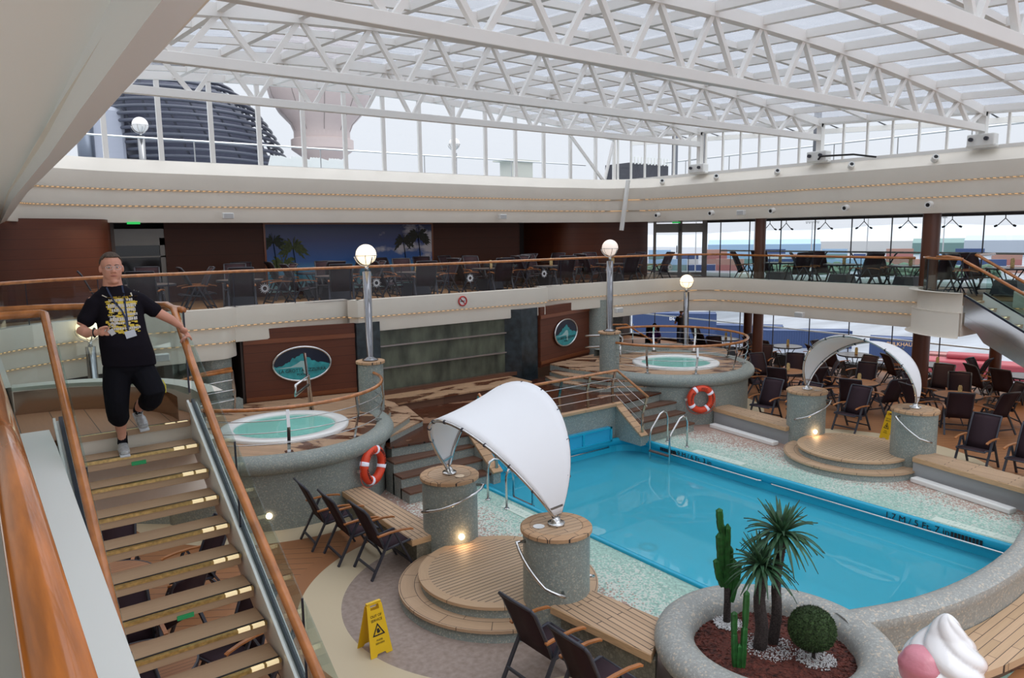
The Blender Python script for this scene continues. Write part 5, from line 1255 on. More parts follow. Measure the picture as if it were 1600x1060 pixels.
# support brackets with bolt holes
def bracket(a, b, label):
    t = thing('hanging_bracket', label, 'bracket', tuple(a)); m = MB(); m.beam(a, b, .14, .10, up=(1, 0, 0)); m.build('arm', M['white2'], t, bevel=.01)
    m = MB()
    for k in range(5): p = Vector(a).lerp(Vector(b), .1+.18*k); m.box(p+Vector((-.02, -.055, 0)), (.03, .02, .03))
    m.build('bolts', M['darkframe'], t)
bracket((19.62, 19.45, 5.12), (19.85, 19.35, 6.95), 'long white slanting bracket at the far right corner'); bracket((1.33, 20.0, 5.05), (1.28, 20.0, 5.75), 'short white bracket hanging at the upper left corner')
m = MB(); m.tube([(20.55, 12.3, 7.1), (20.5, 12.2, 7.18), (20.5, 11.2, 7.14), (20.6, 10.6, 7.02)], .03, 6); tag(m.build('cable', M['black'], smooth=True), 'black cable on the sill beside the second truss end', 'cable')
# diagonal braces at far corner of the clerestory
for a, b, l in (((18.2, 20.9, 8.8), (19.9, 20.7, 7.0), 'left arm'), ((21.0-.4, 20.9, 8.5), (19.95, 20.7, 7.0), 'right arm')):
    m = MB(); m.beam(a, b, .09, .09); tag(m.build('diagonal_brace', M['white']), 'white diagonal brace meeting the sill at the far corner, '+l, 'brace')
# small fixtures: exit signs
for c, l in (((3.55, 20.5, 5.42), 'above the dark door at the left'), ((22.0, 18.9, 5.40), 'above the glazed corner door')):
    m = MB(); m.box(c, (.30, .04, .06), rz=0 if c[0] < 10 else -.85); tag(m.build('exit_light', M['green'], bevel=.01), 'green glowing exit light '+l, 'exit sign')
for i, y in enumerate((15.9, 15.14+.1, 13.76, 12.42, 11.03, 9.76, 8.37)):
    t = thing('window_lamp', 'small forked lamp hanging at the upper window top, '+['first from the left', 'second from the left', 'third from the left', 'at the thick mullion', 'fifth from the left', 'left of the wide brown column', 'right of the wide brown column'][i], 'lamp', (23.6, y, 5.47), 'forked lamps along the upper windows')
    m = MB(); m.tube([(23.6, y, 5.47), (23.6, y, 5.30)], .014, 6)
    for s in (-1, 1): m.tube([(23.6, y, 5.30), (23.6, y+.17*s, 5.12), (23.6, y+.22*s, 5.09)], .012, 6)
    m.build('arms', M['darkframe'], t)
    for s in (-1, 1): m = MB(); m.tube([(23.6, y+.20*s, 5.10), (23.6, y+.27*s, 5.07)], .03, 8); m.build('lamp_head', M['darkframe'], t)
# ceiling downlights glow in the lower right deck are area lights; visible trims
# mural -------------------------------------------------------------------
def mural():
    x0, x1, z0, z1, y = 7.40, 13.16, 3.35, 5.41, YW-.08
    t = thing('beach_mural', 'wide blue beach mural with palm trees on the far upper wall', 'mural', ((x0+x1)/2, y, z0))
    m_, nt = newmat('mural_sky'); N = nt.nodes.new; L = nt.links.new
    out = N('ShaderNodeOutputMaterial'); b = N('ShaderNodeBsdfPrincipled'); L(b.outputs[0], out.inputs[0]); b.inputs['Roughness'].default_value = .3
    tc = N('ShaderNodeTexCoord'); sp_ = N('ShaderNodeSeparateXYZ'); L(tc.outputs['Object'], sp_.inputs[0]); mr = N('ShaderNodeMapRange'); mr.inputs['From Max'].default_value = z1-z0; L(sp_.outputs[2], mr.inputs[0])
    cr = N('ShaderNodeValToRGB'); e = cr.color_ramp.elements; e[0].color = (.35, .55, .6, 1); e[1].position = 1; e[1].color = (.004, .012, .09, 1)
    for p, c in ((.20, (.03, .25, .40, 1)), (.30, (.10, .35, .62, 1)), (.45, (.03, .12, .42, 1)), (.75, (.008, .03, .19, 1))): q = e.new(p); q.color = c
    L(mr.outputs[0], cr.inputs[0])
    nz = N('ShaderNodeTexNoise'); mp = N('ShaderNodeMapping'); mp.inputs['Scale'].default_value = (1, 1, 1.6); L(tc.outputs['Object'], mp.inputs[0]); L(mp.outputs[0], nz.inputs['Vector']); nz.inputs['Scale'].default_value = 1.3; nz.inputs['Detail'].default_value = 6
    # clouds towards the right-hand side of the picture
    mx_ = N('ShaderNodeMapRange'); mx_.inputs['From Min'].default_value = -1; mx_.inputs['From Max'].default_value = 2.8; mx_.inputs['To Min'].default_value = -.12; mx_.inputs['To Max'].default_value = .16; L(sp_.outputs[0], mx_.inputs[0])
    ad = N('ShaderNodeMath'); ad.operation = 'ADD'; L(nz.outputs['Fac'], ad.inputs[0]); L(mx_.outputs[0], ad.inputs[1]); cr2 = N('ShaderNodeValToRGB'); cr2.color_ramp.elements[0].position = .60; cr2.color_ramp.elements[1].position = .72; L(ad.outputs[0], cr2.inputs[0])
    mx = N('ShaderNodeMix'); mx.data_type = 'RGBA'; L(cr2.outputs[0], mx.inputs['Factor']); L(cr.outputs[0], mx.inputs['A']); mx.inputs['B'].default_value = (.50, .50, .58, 1); L(mx.outputs['Result'], b.inputs['Base Color'])
    m = MB(); m.b2((x0, y, z0), (x1, y+.03, z1)); m.build('picture', m_, t)
    fr = MB(); fr.b2((x0-.06, y-.01, z0), (x0, y+.04, z1+.05)); fr.b2((x1, y-.01, z0), (x1+.06, y+.04, z1+.05)); fr.b2((x0, y-.01, z1), (x1, y+.04, z1+.05)); fr.build('picture_frame', M['paneltrim'], t)
    rnd = random.Random(11)
    def palm(px, pz, r, col, n=17):
        m = MB()
        for k in range(n):
            a = -.5+(PI+1.0)*k/(n-1)+rnd.uniform(-.1, .1); R_ = r*rnd.uniform(.8, 1.1); N_ = 8; up = []; dn = []
            for i in range(N_+1):
                u = i/N_; xx = px+math.cos(a)*R_*u; zz = pz+math.sin(a)*R_*u-.35*R_*u*u; w = .10*r*math.sin(PI*min(1, u*.9+.1))*(.6 if i % 2 else 1.2)
                if zz > z1-.02: zz = z1-.02
                xx = min(max(xx, x0+.01), x1-.01); up.append((xx, y-.006-.0004*k, min(zz+w, z1-.01))); dn.append((xx, y-.006-.0004*k, zz-w*1.6))
            m.faces(up+dn, [(i, i+1, N_+2+i, N_+1+i) for i in range(N_)])
        m.beam((px, y-.004, pz), (px+.12, y-.004, z0+.3), .004, .09, up=(0, 1, 0)); m.build('painted_palm', P('painted_palm', col, .6, noise=(12, .6)), t)
    palm(7.62, 4.88, .42, (.010, .022, .012)); palm(8.22, 4.70, .52, (.05, .075, .022)); palm(12.62, 5.0, .52, (.010, .014, .010), 21); palm(12.05, 4.85, .42, (.010, .014, .010), 19); palm(7.9, 4.2, .5, (.06, .09, .02), 15)
mural()
# ================================================================== PLANTS IN THE PLANTER
GR = 'plants in the round planter'
def patch(x, y, r, label, seed):
    rnd = random.Random(seed); t = MB()
    for i in range(900):
        a = rnd.uniform(0, 2*PI); q = r*math.sqrt(rnd.random())*rnd.uniform(.8, 1.15); px, py = x+q*math.cos(a), y+q*math.sin(a); s = rnd.uniform(.004, .009)
        t.box((px, py, .462+s*.4), (s*1.6, s*1.3, s), rz=rnd.uniform(0, 3))
    o = t.build('gravel_patch', M['gravel']); tag(o, label, 'gravel', kind='stuff')
patch(6.80, 4.95, .16, 'pale gravel round the tall branching cactus', 1); patch(6.74, 4.36, .27, 'pale gravel round the two spiky palm trunks', 2); patch(6.93, 3.92, .20, 'pale gravel under the round clipped bush', 3)
def bark():
    rnd = random.Random(5); m = MB()
    for i in range(2600):
        a = rnd.uniform(0, 2*PI); q = .86*math.sqrt(rnd.random()); s = rnd.uniform(.012, .036)
        R_ = Euler((rnd.uniform(-.4, .4), rnd.uniform(-.4, .4), rnd.uniform(0, 3))).to_matrix(); m.box((6.72+q*math.cos(a), 4.30+q*math.sin(a), .458-.02*(q/.86)+s*.1), (s*1.7, s, s*.4), rot=R_)
    o = m.build('bark_chips', P('bark_chips', (.085, .020, .013), .85, noise=(16, .8))); tag(o, 'red brown bark chips filling the cactus planter', 'bark mulch', kind='stuff')
bark()
def ribbed(m, a, b, r, n=5, taper=.25):
    a, b = Vector(a), Vector(b); d = (b-a); L = d.length; d.normalize(); u = d.orthogonal().normalized(); v = d.cross(u); K = 10; R_ = []
    for i in range(K+1):
        t = i/K; rr = r*(1-.25*(1-min(1, t*5))) * (1 if t < .85 else max(.15, math.sqrt(max(0, 1-((t-.85)/.15)**2)))) * (1+.05*math.sin(t*22))
        R_.append([m.bm.verts.new(a+d*L*t+(u*math.cos(2*PI*k/(2*n))+v*math.sin(2*PI*k/(2*n)))*rr*(1 if k % 2 == 0 else .62)) for k in range(2*n)])
    for i in range(K):
        for k in range(2*n): m.bm.faces.new((R_[i][k], R_[i][(k+1) % (2*n)], R_[i+1][(k+1) % (2*n)], R_[i+1][k]))
    m.bm.faces.new(R_[-1])
def cactus(label, base, stems, r, woody=None):
    t = thing('column_cactus', label, 'cactus', base, GR)
    if woody: m = MB(); m.tube([base, tuple(Vector(base)+Vector(woody)*.5+Vector((.01, .0, 0))), tuple(Vector(base)+Vector(woody))], [.045, .04, .035], 8); m.build('woody_stem', M['trunk'], t, smooth=True)
    for a, b in stems: m = MB(); ribbed(m, a, b, r); m.build('cactus_column', M['cactus'], t)
B_ = (6.82, 4.98, .45)
cactus('tall branching green cactus at the back left of the planter', B_, [((6.79, 4.98, .90), (6.71, 4.98, 1.58)), ((6.71, 4.98, 1.50), (6.67, 4.99, 1.70)), ((6.67, 4.99, 1.62), (6.63, 4.99, 1.90)), ((6.76, 4.96, 1.15), (6.74, 4.95, 1.70)), ((6.72, 5.0, 1.1), (6.65, 5.0, 1.60)), ((6.74, 5.0, .92), (6.68, 5.01, 1.16)), ((6.70, 5.01, 1.0), (6.64, 5.02, 1.28)), ((6.82, 4.96, .88), (6.80, 4.95, 1.42)), ((6.86, 4.95, .86), (6.85, 4.93, 1.25)), ((6.80, 5.0, 1.1), (6.78, 5.01, 1.50)), ((6.84, 4.94, .72), (6.90, 4.92, 1.05)), ((6.90, 4.92, .95), (6.92, 4.91, 1.18))], .043, woody=(-.02, 0, .55))
cactus('short green cactus pair at the front left of the planter', (6.16, 4.34, .45), [((6.15, 4.37, .44), (6.13, 4.38, .86)), ((6.20, 4.31, .44), (6.21, 4.31, .93)), ((6.13, 4.38, .82), (6.12, 4.38, 1.08)), ((6.22, 4.31, .90), (6.24, 4.32, 1.30)), ((6.17, 4.34, .44), (6.17, 4.34, .72))], .036)
def spiky(label, base, top, r0, r1, R_, n, seed):
    t = thing('spiky_palm', label, 'palm plant', base, GR); b, p = Vector(base), Vector(top); rnd = random.Random(seed)
    pts = [b.lerp(p, i/8)+Vector((.012*math.sin(i), .012*math.cos(i*1.3), 0)) for i in range(9)]
    m = MB(); m.tube(pts, [r0+(r1-r0)*i/8 for i in range(9)], 12); m.build('trunk', M['trunk'], t, smooth=True)
    m = MB()
    for i in range(420):
        u = rnd.random(); a = rnd.uniform(0, 2*PI); c = b.lerp(p, u); rr = (r0+(r1-r0)*u)*.95; d = Vector((math.cos(a), math.sin(a), .25)); q = c+d*rr; m.tube([q, q+d*.022], [.002, .0004], 3, caps=False)
    m.build('spines', P('spine_grey', (.10, .085, .08), .8), t)
    for k in range(n):
        m = MB(); a = k*2.39996; el = 1.25-1.5*(k/n)**.9+rnd.uniform(-.12, .12); L_ = R_*rnd.uniform(.8, 1.1); d = Vector((math.cos(a)*math.cos(el), math.sin(a)*math.cos(el), math.sin(el)))
        side = d.cross(Vector((0, 0, 1))).normalized(); N_ = 7; lv = []; rv = []; droop = rnd.uniform(.25, .75) if k > n*.3 else .12
        for i in range(N_+1):
            u = i/N_; c = p+d*L_*u-Vector((0, 0, 1))*droop*L_*u**2.3+Vector((0, 0, .01)); w = .020*math.sin(PI*(.12+.88*u)**.8)+.0015; fold = Vector((0, 0, .006)); lv.append(c+side*w+fold); rv.append(c-side*w+fold); 
        cen = [((a_+b_)/2-Vector((0, 0, .008))) for a_, b_ in zip(lv, rv)]
        m.faces(lv+cen+rv, [(i, i+1, N_+2+i, N_+1+i) for i in range(N_)]+[(N_+1+i, N_+2+i, 2*N_+3+i, 2*N_+2+i) for i in range(N_)])
        o = m.build('leaf', M['leaf'], t, smooth=True); o.modifiers.new('thickness', 'SOLIDIFY').thickness = .003
spiky('taller spiky palm with brown trunk, leaning right in the planter', (6.83, 4.37, .44), (6.90, 4.37, 1.72), .062, .042, .44, 84, 3)
spiky('shorter spiky palm with thick brown trunk in front of the taller one', (6.64, 4.40, .44), (6.61, 4.41, 1.42), .075, .055, .41, 74, 8)
def bush():
    t = thing('round_bush', 'clipped round green bush on the right of the planter', 'bush', (6.93, 3.95, .45), GR); c = Vector((6.90, 3.96, .80)); rnd = random.Random(2)
    m = MB(); m.tube([(6.93, 3.94, .44), (6.91, 3.95, .7)], .02, 8); m.build('stem', M['trunk'], t)
    m = MB(); m.lathe([(.235*math.cos(a)+.0001, .235*math.sin(a)) for a in [math.radians(-90+15*i) for i in range(13)]], tuple(c), 24)
    for i in range(5200):
        z = rnd.uniform(-1, 1); a = rnd.uniform(0, 2*PI); q = math.sqrt(1-z*z); d = Vector((q*math.cos(a), q*math.sin(a), z)); p = c+d*.232; s = rnd.uniform(.010, .02); u = d.orthogonal().normalized()*s; v = d.cross(u); w = d*s*rnd.uniform(.4, 1.5)
        m.faces([p+u*.5, p-u*.5, p+w+v*rnd.uniform(-1, 1)], [(0, 1, 2)])
    m.build('foliage', M['bush'], t)
bush()
# ================================================================== ICE CREAM SCULPTURE
def icecream():
    cx, cy = 6.90, 2.66
    t = thing('ice_cream_sculpture', 'big glossy ice cream sculpture with white swirl and pink scoop', 'sculpture', (cx, cy, 0))
    m = MB(); prof = [(.0, 0), (.30, 0), (.30, .06), (.10, .10), (.13, .3), (.30, .93), (.33, .98), (.0, .98)]
    m.lathe(prof, (cx, cy, 0), 32); m.build('cone', P('waffle_cone', (.55, .30, .12), .5, noise=(20, .3)), t)
    # swirl: lobed cross section twisting upward, leaning tip
    m = MB(); K = 46; n = 60; R_ = []
    for i in range(K+1):
        u = i/K; z = .93+.60*u; base = .31*(1-u)**.62*(1+.25*math.sin(PI*min(1, u*1.5)))+.0; tw = u*3.6
        ox = .03*math.sin(u*3); ring = []
        for k in range(n):
            a = 2*PI*k/n; lob = 1+.16*(abs(math.cos(2.5*(a+tw)))**.7-.5); rr = max(.002, base*lob); ring.append(m.bm.verts.new((cx+ox+rr*math.cos(a), cy+rr*math.sin(a), z)))
        R_.append(ring)
    for i in range(K):
        for k in range(n): m.bm.faces.new((R_[i][k], R_[i][(k+1) % n], R_[i+1][(k+1) % n], R_[i+1][k]))
    m.build('cream_swirl', P('glossy_white_cream', (.82, .82, .84), .12, coat=1), t, smooth=True)
    def blob(name, c, r, mat, fl=1):
        m = MB(); m.lathe([(r*math.cos(a)*(1+.03*math.sin(9*a)), r*fl*math.sin(a)) for a in [math.radians(-90+10*i) for i in range(19)]], c, 32); m.build(name, mat, t, smooth=True)
    blob('pink_scoop', (cx-.20, cy+.10, 1.03), .20, P('pink_ice_cream', (.62, .22, .28), .35, bump=(18, .6), coat=.5))
    blob('chocolate_button', (cx-.13, cy-.13, .98), .07, P('chocolate', (.05, .018, .01), .25))
    blob('yellow_scoop', (cx+.02, cy-.16, .93), .16, P('vanilla_yellow', (.70, .55, .16), .35)); blob('red_scoop', (cx+.27, cy-.1, 1.0), .11, P('cherry_red', (.55, .02, .03), .2))
icecream()
# ================================================================== OUTDOORS
GZ = -12
m = MB(); m.faces([(27.5, -400, GZ-3), (2600, -1600, GZ-3), (2600, 2600, GZ-3), (27.5, 2600, GZ-3)], [(0, 1, 2, 3)]); struct(tag(m.build('sea_floor_plane', P('pale_sea', (.50, .56, .60), .35)), 'pale grey sea beyond the port', 'sea'))
m = MB(); m.b2((34, -250, GZ-6), (700, 700, GZ)); struct(tag(m.build('ground_quay', P('wet_quay_concrete', (.27, .29, .33), .3, noise=(.07, .3), rot=(1, 4, 1))), 'wet grey quay beside the ship', 'quay'))
rnd = random.Random(4)
def container(x, y, z, L_, col, label, rz=PI/2, grp='shipping containers in the port', word=None, wcol=None, h=2.6, w=2.45):
    t = thing('shipping_container', label, 'shipping container', (0, 0, 0), grp); t['_o'] = [0, 0, 0]
    m = MB(); n = int(L_/.35)
    m.b2((-L_/2, -w/2+.04, 0.1), (L_/2, w/2-.04, h-.05))
    for i in range(n):
        xx = -L_/2+.2+i*(L_-.4)/n
        for s in (-1, 1): m.box((xx, s*(w/2-.03), h/2), (.16, .05, h-.3))
    m.build('body', col, t)
    m = MB()
    for a in (-1, 1):
        for b in (-1, 1): m.box((a*(L_/2-.07), b*(w/2-.07), h/2), (.16, .16, h))
        m.box((0, a*(w/2-.06), h-.07), (L_, .14, .14)); m.box((0, a*(w/2-.06), .08), (L_, .14, .16))
    m.build('frame', col, t)
    if word:
        for s in (-1, 1):
            text('lettering', word, h*(.36 if len(word) < 5 else .25), frame((0 if len(word) < 5 else .5, s*(w/2+.01), h*.72), (-s, 0, 0) if s > 0 else (1, 0, 0), (0, 0, 1)), wcol, t, ext=.005, bold=.01)
    t.location = (x, y, z); t.rotation_euler = (0, 0, rz); return t
cb = P('container_blue', (.035, .065, .17), .5); cr_ = P('container_red', (.36, .14, .13), .5); cg = P('container_green', (.14, .24, .23), .5); cw = P('container_pale', (.55, .55, .55), .5); co = P('container_rust', (.36, .20, .16), .5); cs = P('container_sky', (.28, .42, .58), .5)  # red, green, rust and sky are paled: haze is painted into them
wl = P('container_white_letters', (.8, .8, .85), .5); ol = P('container_orange_letters', (.65, .40, .22), .5)
# near quay row
def az_(d, az): return d*math.sin(math.radians(az)), d*math.cos(math.radians(az))
def cont(d, az, z, L_, col, label, **k): x, y = az_(d, az); return container(x, y, z, L_, col, label, rz=-math.radians(az)+k.pop('dr', 0), **k)
cont(112, 49.3, GZ+2.6, 12.2, cb, 'blue container lettered in white, behind the small lit lamp', word='BLS', wcol=wl)
cont(112, 49.3, GZ, 12.2, cb, 'plain blue container under the white-lettered one')
cont(120, 54.3, GZ, 12.2, cb, 'blue container on the quay just left of the lower brown column')
cont(116, 58.8, GZ, 12.2, cb, 'blue container on the quay just right of the lower brown column', dr=.2)
cont(106, 64.7, GZ+.7, 6.2, cb, 'blue container with orange lettering behind the right sun shade', word='BULKHAUL', wcol=ol)
cont(106, 67.2, GZ, 2.6, cr_, 'small red container right of the lettered blue one', h=1.6)
x_, y_ = az_(100, 69.5); m = MB(); m.box((x_, y_, GZ+.9), (13, 3.2, 1.8), rz=-math.radians(69.5)); m.box((x_+1, y_+1, GZ+2.1), (5, 2.2, .6), rz=-math.radians(69.5)); tag(m.build('red_pontoon', P('dull_red', (.32, .045, .06), .5), bevel=.2), 'dull red pontoon on the quay behind the dining tables', 'pontoon')
x_, y_ = az_(172, 53.3); m = MB(); m.box((x_, y_, GZ+2), (9, 7, 4), rz=-.9); m.box((x_, y_, GZ+4.1), (9.6, 7.6, .3), rz=-.9); tag(m.build('harbour_shed', P('shed_grey', (.16, .20, .20), .6)), 'low grey green shed far out on the quay', 'shed')
# far stacks seen through the upper windows
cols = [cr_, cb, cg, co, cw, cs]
k = 0
for row, (d, zz) in enumerate(((345, 2), (420, 3))):
    for i in range(19):
        az = 41+i*2.05+row*1.0; x, y = az_(d, az)
        for lv in range(zz-(i*7+row) % 2):
            q = (i*5+lv*3+row*2) % 6; cname = {0: 'red', 1: 'blue', 2: 'green', 3: 'rust', 4: 'pale grey', 5: 'sky blue'}[q]
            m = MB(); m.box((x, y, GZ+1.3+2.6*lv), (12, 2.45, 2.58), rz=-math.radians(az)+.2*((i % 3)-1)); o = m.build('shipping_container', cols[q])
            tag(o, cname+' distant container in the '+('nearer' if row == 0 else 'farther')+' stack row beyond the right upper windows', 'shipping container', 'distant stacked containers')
for az, d, w_, l_ in ((66.5, 312, 20, 'before the stacks, right of the wide brown column'), (58.5, 318, 16, 'below the middle of the upper windows'), (45.5, 315, 18, 'below the glazed corner door')):
    x, y = az_(d, az); m = MB(); r2 = random.Random(int(x)); dx, dy = math.cos(math.radians(az)), -math.sin(math.radians(az))
    for i in range(90):
        u = r2.uniform(-w_, w_); c = Vector((x+dx*u+r2.uniform(-3, 3), y+dy*u+r2.uniform(-3, 3), GZ+r2.uniform(.5, 3.5))); sc = r2.uniform(1.2, 2.4)
        m.lathe([(sc*math.cos(a)*(1+.15*math.sin(7*a+i)), sc*.8*math.sin(a)) for a in [math.radians(-90+30*q) for q in range(7)]], tuple(c), 7)
    o = m.build('tree_belt', P('distant_trees', (.10, .16, .11), .9)); tag(o, 'belt of dark green port trees '+l_, 'trees', kind='stuff')
for az, d, w_, h, c, l_ in ((55.6, 520, 70, 9, cs, 'long blue white port shed seen beside the far brown column'), (63.0, 640, 90, 9, cw, 'pale long shed on the horizon in the middle windows'), (68.2, 600, 60, 8, cg, 'grey green shed on the horizon left of the wide brown column'), (74.0, 560, 110, 10, P('shed_hazed_blue', (.40, .45, .52), .6), 'pale blue shed on the horizon at the right edge')):  # shed colours are paled as well, painting in the haze
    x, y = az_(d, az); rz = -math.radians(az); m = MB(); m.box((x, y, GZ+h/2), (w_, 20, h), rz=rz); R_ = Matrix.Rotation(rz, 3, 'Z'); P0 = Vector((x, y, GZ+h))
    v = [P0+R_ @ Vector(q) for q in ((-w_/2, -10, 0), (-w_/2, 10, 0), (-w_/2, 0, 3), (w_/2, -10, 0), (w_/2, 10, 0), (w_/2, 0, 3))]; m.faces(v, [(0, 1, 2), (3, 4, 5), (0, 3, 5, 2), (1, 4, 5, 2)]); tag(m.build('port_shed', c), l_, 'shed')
for i, (az, d, h, l_) in enumerate(((58.9, 170, 19, 'second from the left'), (55.0, 165, 24, 'leftmost, by the far brown column'), (62.5, 190, 21, 'in the middle windows'), (67.1, 200, 20, 'just left of the wide brown column'), (50.8, 190, 22, 'beyond the glazed door'))):
    a = math.radians(az); x, y = d*math.sin(a), d*math.cos(a)
    t = thing('floodlight_mast', 'distant floodlight mast on the horizon, '+l_, 'mast', (x, y, GZ), 'distant floodlight masts'); m = MB(); m.tube([(x, y, GZ), (x, y, GZ+h)], [.22, .12], 6); m.build('pole', M['steel'], t)
    m = MB(); m.box((x, y, GZ+h), (.4, 3.0 if i < 2 else 1, .2), rz=0)
    for q in range(5): m.box((x, y-1.3+q*.65 if i < 2 else y-.4+q*.2, GZ+h-.25), (.25, .25, .25))
    m.build('lamp_cluster', M['steel'], t)
m = MB(); r2 = random.Random(9); N_ = 70
vs = []; hh = P('hazy_hills', (.50, .55, .60), .95)  # distance haze is put into the pale hill colour
for j in range(3):
    for i in range(N_+1):
        a = math.radians(30+60*i/N_); d = 2300+j*120; h = (26+9*math.sin(i*.16+1)+3*math.sin(i*.5)+r2.uniform(-1, 1))*(1 if j == 1 else 0); vs.append((d*math.sin(a), d*math.cos(a), GZ-3+h))
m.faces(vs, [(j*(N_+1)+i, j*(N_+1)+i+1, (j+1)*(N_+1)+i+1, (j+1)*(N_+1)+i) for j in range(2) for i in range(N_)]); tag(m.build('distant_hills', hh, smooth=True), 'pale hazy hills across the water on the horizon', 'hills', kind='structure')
# ---- ship top: funnel, radome, deck lamps, deck rail seen through the clerestory
def funnel():
    cx, cy, z0, z1 = 16.6, 63.5, 10.8, 18.9
    t = thing('ship_funnel', 'dark slatted dome-shaped ship funnel behind the end windows', 'ship funnel', (cx, cy, z0))
    yw = math.radians(-13); n = 17
    slat = P('funnel_slats', (.075, .085, .12), .35); body = P('funnel_body', (.10, .11, .17), .5)
    def prof(u): return 6.3*max(.02, 1-max(0, u)**2.6)**.62+.25
    def cen(u): return cx-3.1*max(0, u)
    m = MB(); Q_ = [[m.bm.verts.new((cen(i/14)+prof(i/14)*.82*math.cos(2*PI*k/40), cy+.5+prof(i/14)*.9*math.sin(2*PI*k/40), z0+(z1-z0)*(i/14 if i > 0 else -.5)*.98)) for k in range(40)] for i in range(15)]; [m.bm.faces.new((Q_[i][k], Q_[i][(k+1) % 40], Q_[i+1][(k+1) % 40], Q_[i+1][k])) for i in range(14) for k in range(40)]; m.build('inner_casing', body, t, smooth=True)
    for i in range(n+4):
        u = (i-4)/(n-.6); r = prof(u); z = z0+(z1-z0)*u
        pts = [(cen(u)+r*math.cos(a), cy+r*1.1*math.sin(a), z-.30*math.cos(a)*.9) for a in [2*PI*k/56 for k in range(56)]]
        m = MB(); m.tube(pts, .13, 6, closed=True); m.build('slat_ring', slat, t, smooth=True)
    for k in range(22):
        a = 2*PI*k/22; m = MB(); m.tube([(cen(u)+prof(u)*.93*math.cos(a), cy+prof(u)*1.02*math.sin(a), z0+(z1-z0)*u) for u in [q/8 for q in range(8)]], .09, 4); m.build('rib', slat, t)
    m = MB(); m.box((cx-7.6, cy-2, z0-.6), (2.6, 3, 8.5), rz=.1); m.build('side_casing', P('pale_casing', (.40, .43, .52), .4), t, bevel=.3)
    m = MB(); m.tube([(cx-8.8, cy-3.5, z0-3), (cx-8.8, cy-3.5, z0+2.2)], .55, 16); m.build('exhaust_pipe', P('dark_pipe', (.10, .12, .16), .3, .5), t, smooth=True)
funnel()
def radome():
    cx, cy = 24.6, 58.5
    t = thing('radar_dome', 'pinkish white goblet-shaped radar dome tower behind the end windows', 'radar dome', (cx, cy, 9))
    pk = P('radome_pink_white', (.60, .50, .48), .4); zb = 9.1
    m = MB(); m.lathe([(1.15, 4.5), (0.95, zb+2.0)], (cx, cy, 0), 28); m.build('stem', pk, t, smooth=True)
    m = MB(); m.lathe([(0.95, zb+1.9), (1.38, zb+2.2), (2.36, zb+2.9), (2.49, zb+3.0), (2.49, zb+3.75), (2.24, zb+3.85), (2.24, zb+4.3)], (cx, cy, 0), 40); autosmooth(m.build('collar', pk, t), 35)
    m = MB(); m.lathe([(2.24, zb+3.9), (2.24, zb+4.4), (2.49, zb+5.0), (3.35, zb+5.9), (3.96, zb+7.0), (4.30, zb+8.4), (4.21, zb+9.8), (3.61, zb+11.6), (2.41, zb+12.9), (0, zb+13.5)], (cx, cy, 0), 48); m.build('dome', pk, t, smooth=True)
    m = MB()
    for k in range(10):
        a = 2*PI*k/10; m.tube([(cx+r*1.003*math.cos(a), cy+r*1.003*math.sin(a), z) for r, z in ((2.24, zb+4.4), (2.49, zb+5.0), (3.35, zb+5.9), (3.96, zb+7.0), (4.30, zb+8.4), (4.21, zb+9.8))], .03, 4)
    m.build('panel_seams', P('seam_grey', (.3, .26, .25), .6), t)
    m = MB(); m.tube([(cx+3.0*math.cos(2*PI*i/36), cy+3.0*math.sin(2*PI*i/36), zb+.1) for i in range(36)], .09, 5, closed=True); m.tube([(cx+2.6*math.cos(2*PI*i/36), cy+2.6*math.sin(2*PI*i/36), zb-.7) for i in range(36)], .09, 5, closed=True)
    for k in range(10): a = 2*PI*k/10; m.tube([(cx+1.1*math.cos(a), cy+1.1*math.sin(a), zb-.3), (cx+3.0*math.cos(a), cy+3.0*math.sin(a), zb+.1)], .06, 4)
    m.build('ring_platform', pk, t)
radome()
lamp(6.41, 33.85, 6.6, 9.67, 'white globe lamp on a pole outside, in front of the funnel', lit=False, gr=.31, pr=(.12, .14)); lamp(16.63, 26.05, 6.6, 8.73, 'white globe lamp on a pole outside the end windows, right of the radar dome', lit=False, gr=.23, pr=(.08, .10))
m = MB(); m.tube([(-2, 24, 7.95), (22, 24, 7.95)], .03, 6)
for x in range(-2, 22, 4): m.tube([(x, 24, 6.6), (x, 24, 7.95)], .02, 5)
tag(m.build('outer_deck_railing', M['steel']), 'thin metal railing running outside the end windows', 'railing')
m = MB(); m.tube([(22.6, -3, 7.75), (22.6, 20, 7.75)], .03, 6)
for y in range(-3, 20, 2): m.tube([(22.6, y, 6.6), (22.6, y, 7.75)], .02, 5)
tag(m.build('outer_deck_railing', M['steel']), 'thin metal railing running outside the right high windows', 'railing')
struct(MB().b2((-6, 21.4, 6.5), (26, 34.5, 6.6)).build('floor_sun_deck', P('sun_deck_floor', (.30, .36, .40), .6)))
struct(MB().b2((21.1, -4, 6.5), (26, 21.4, 6.6)).build('floor_sun_deck_side', P('sun_deck_floor_side', (.30, .36, .40), .6)))
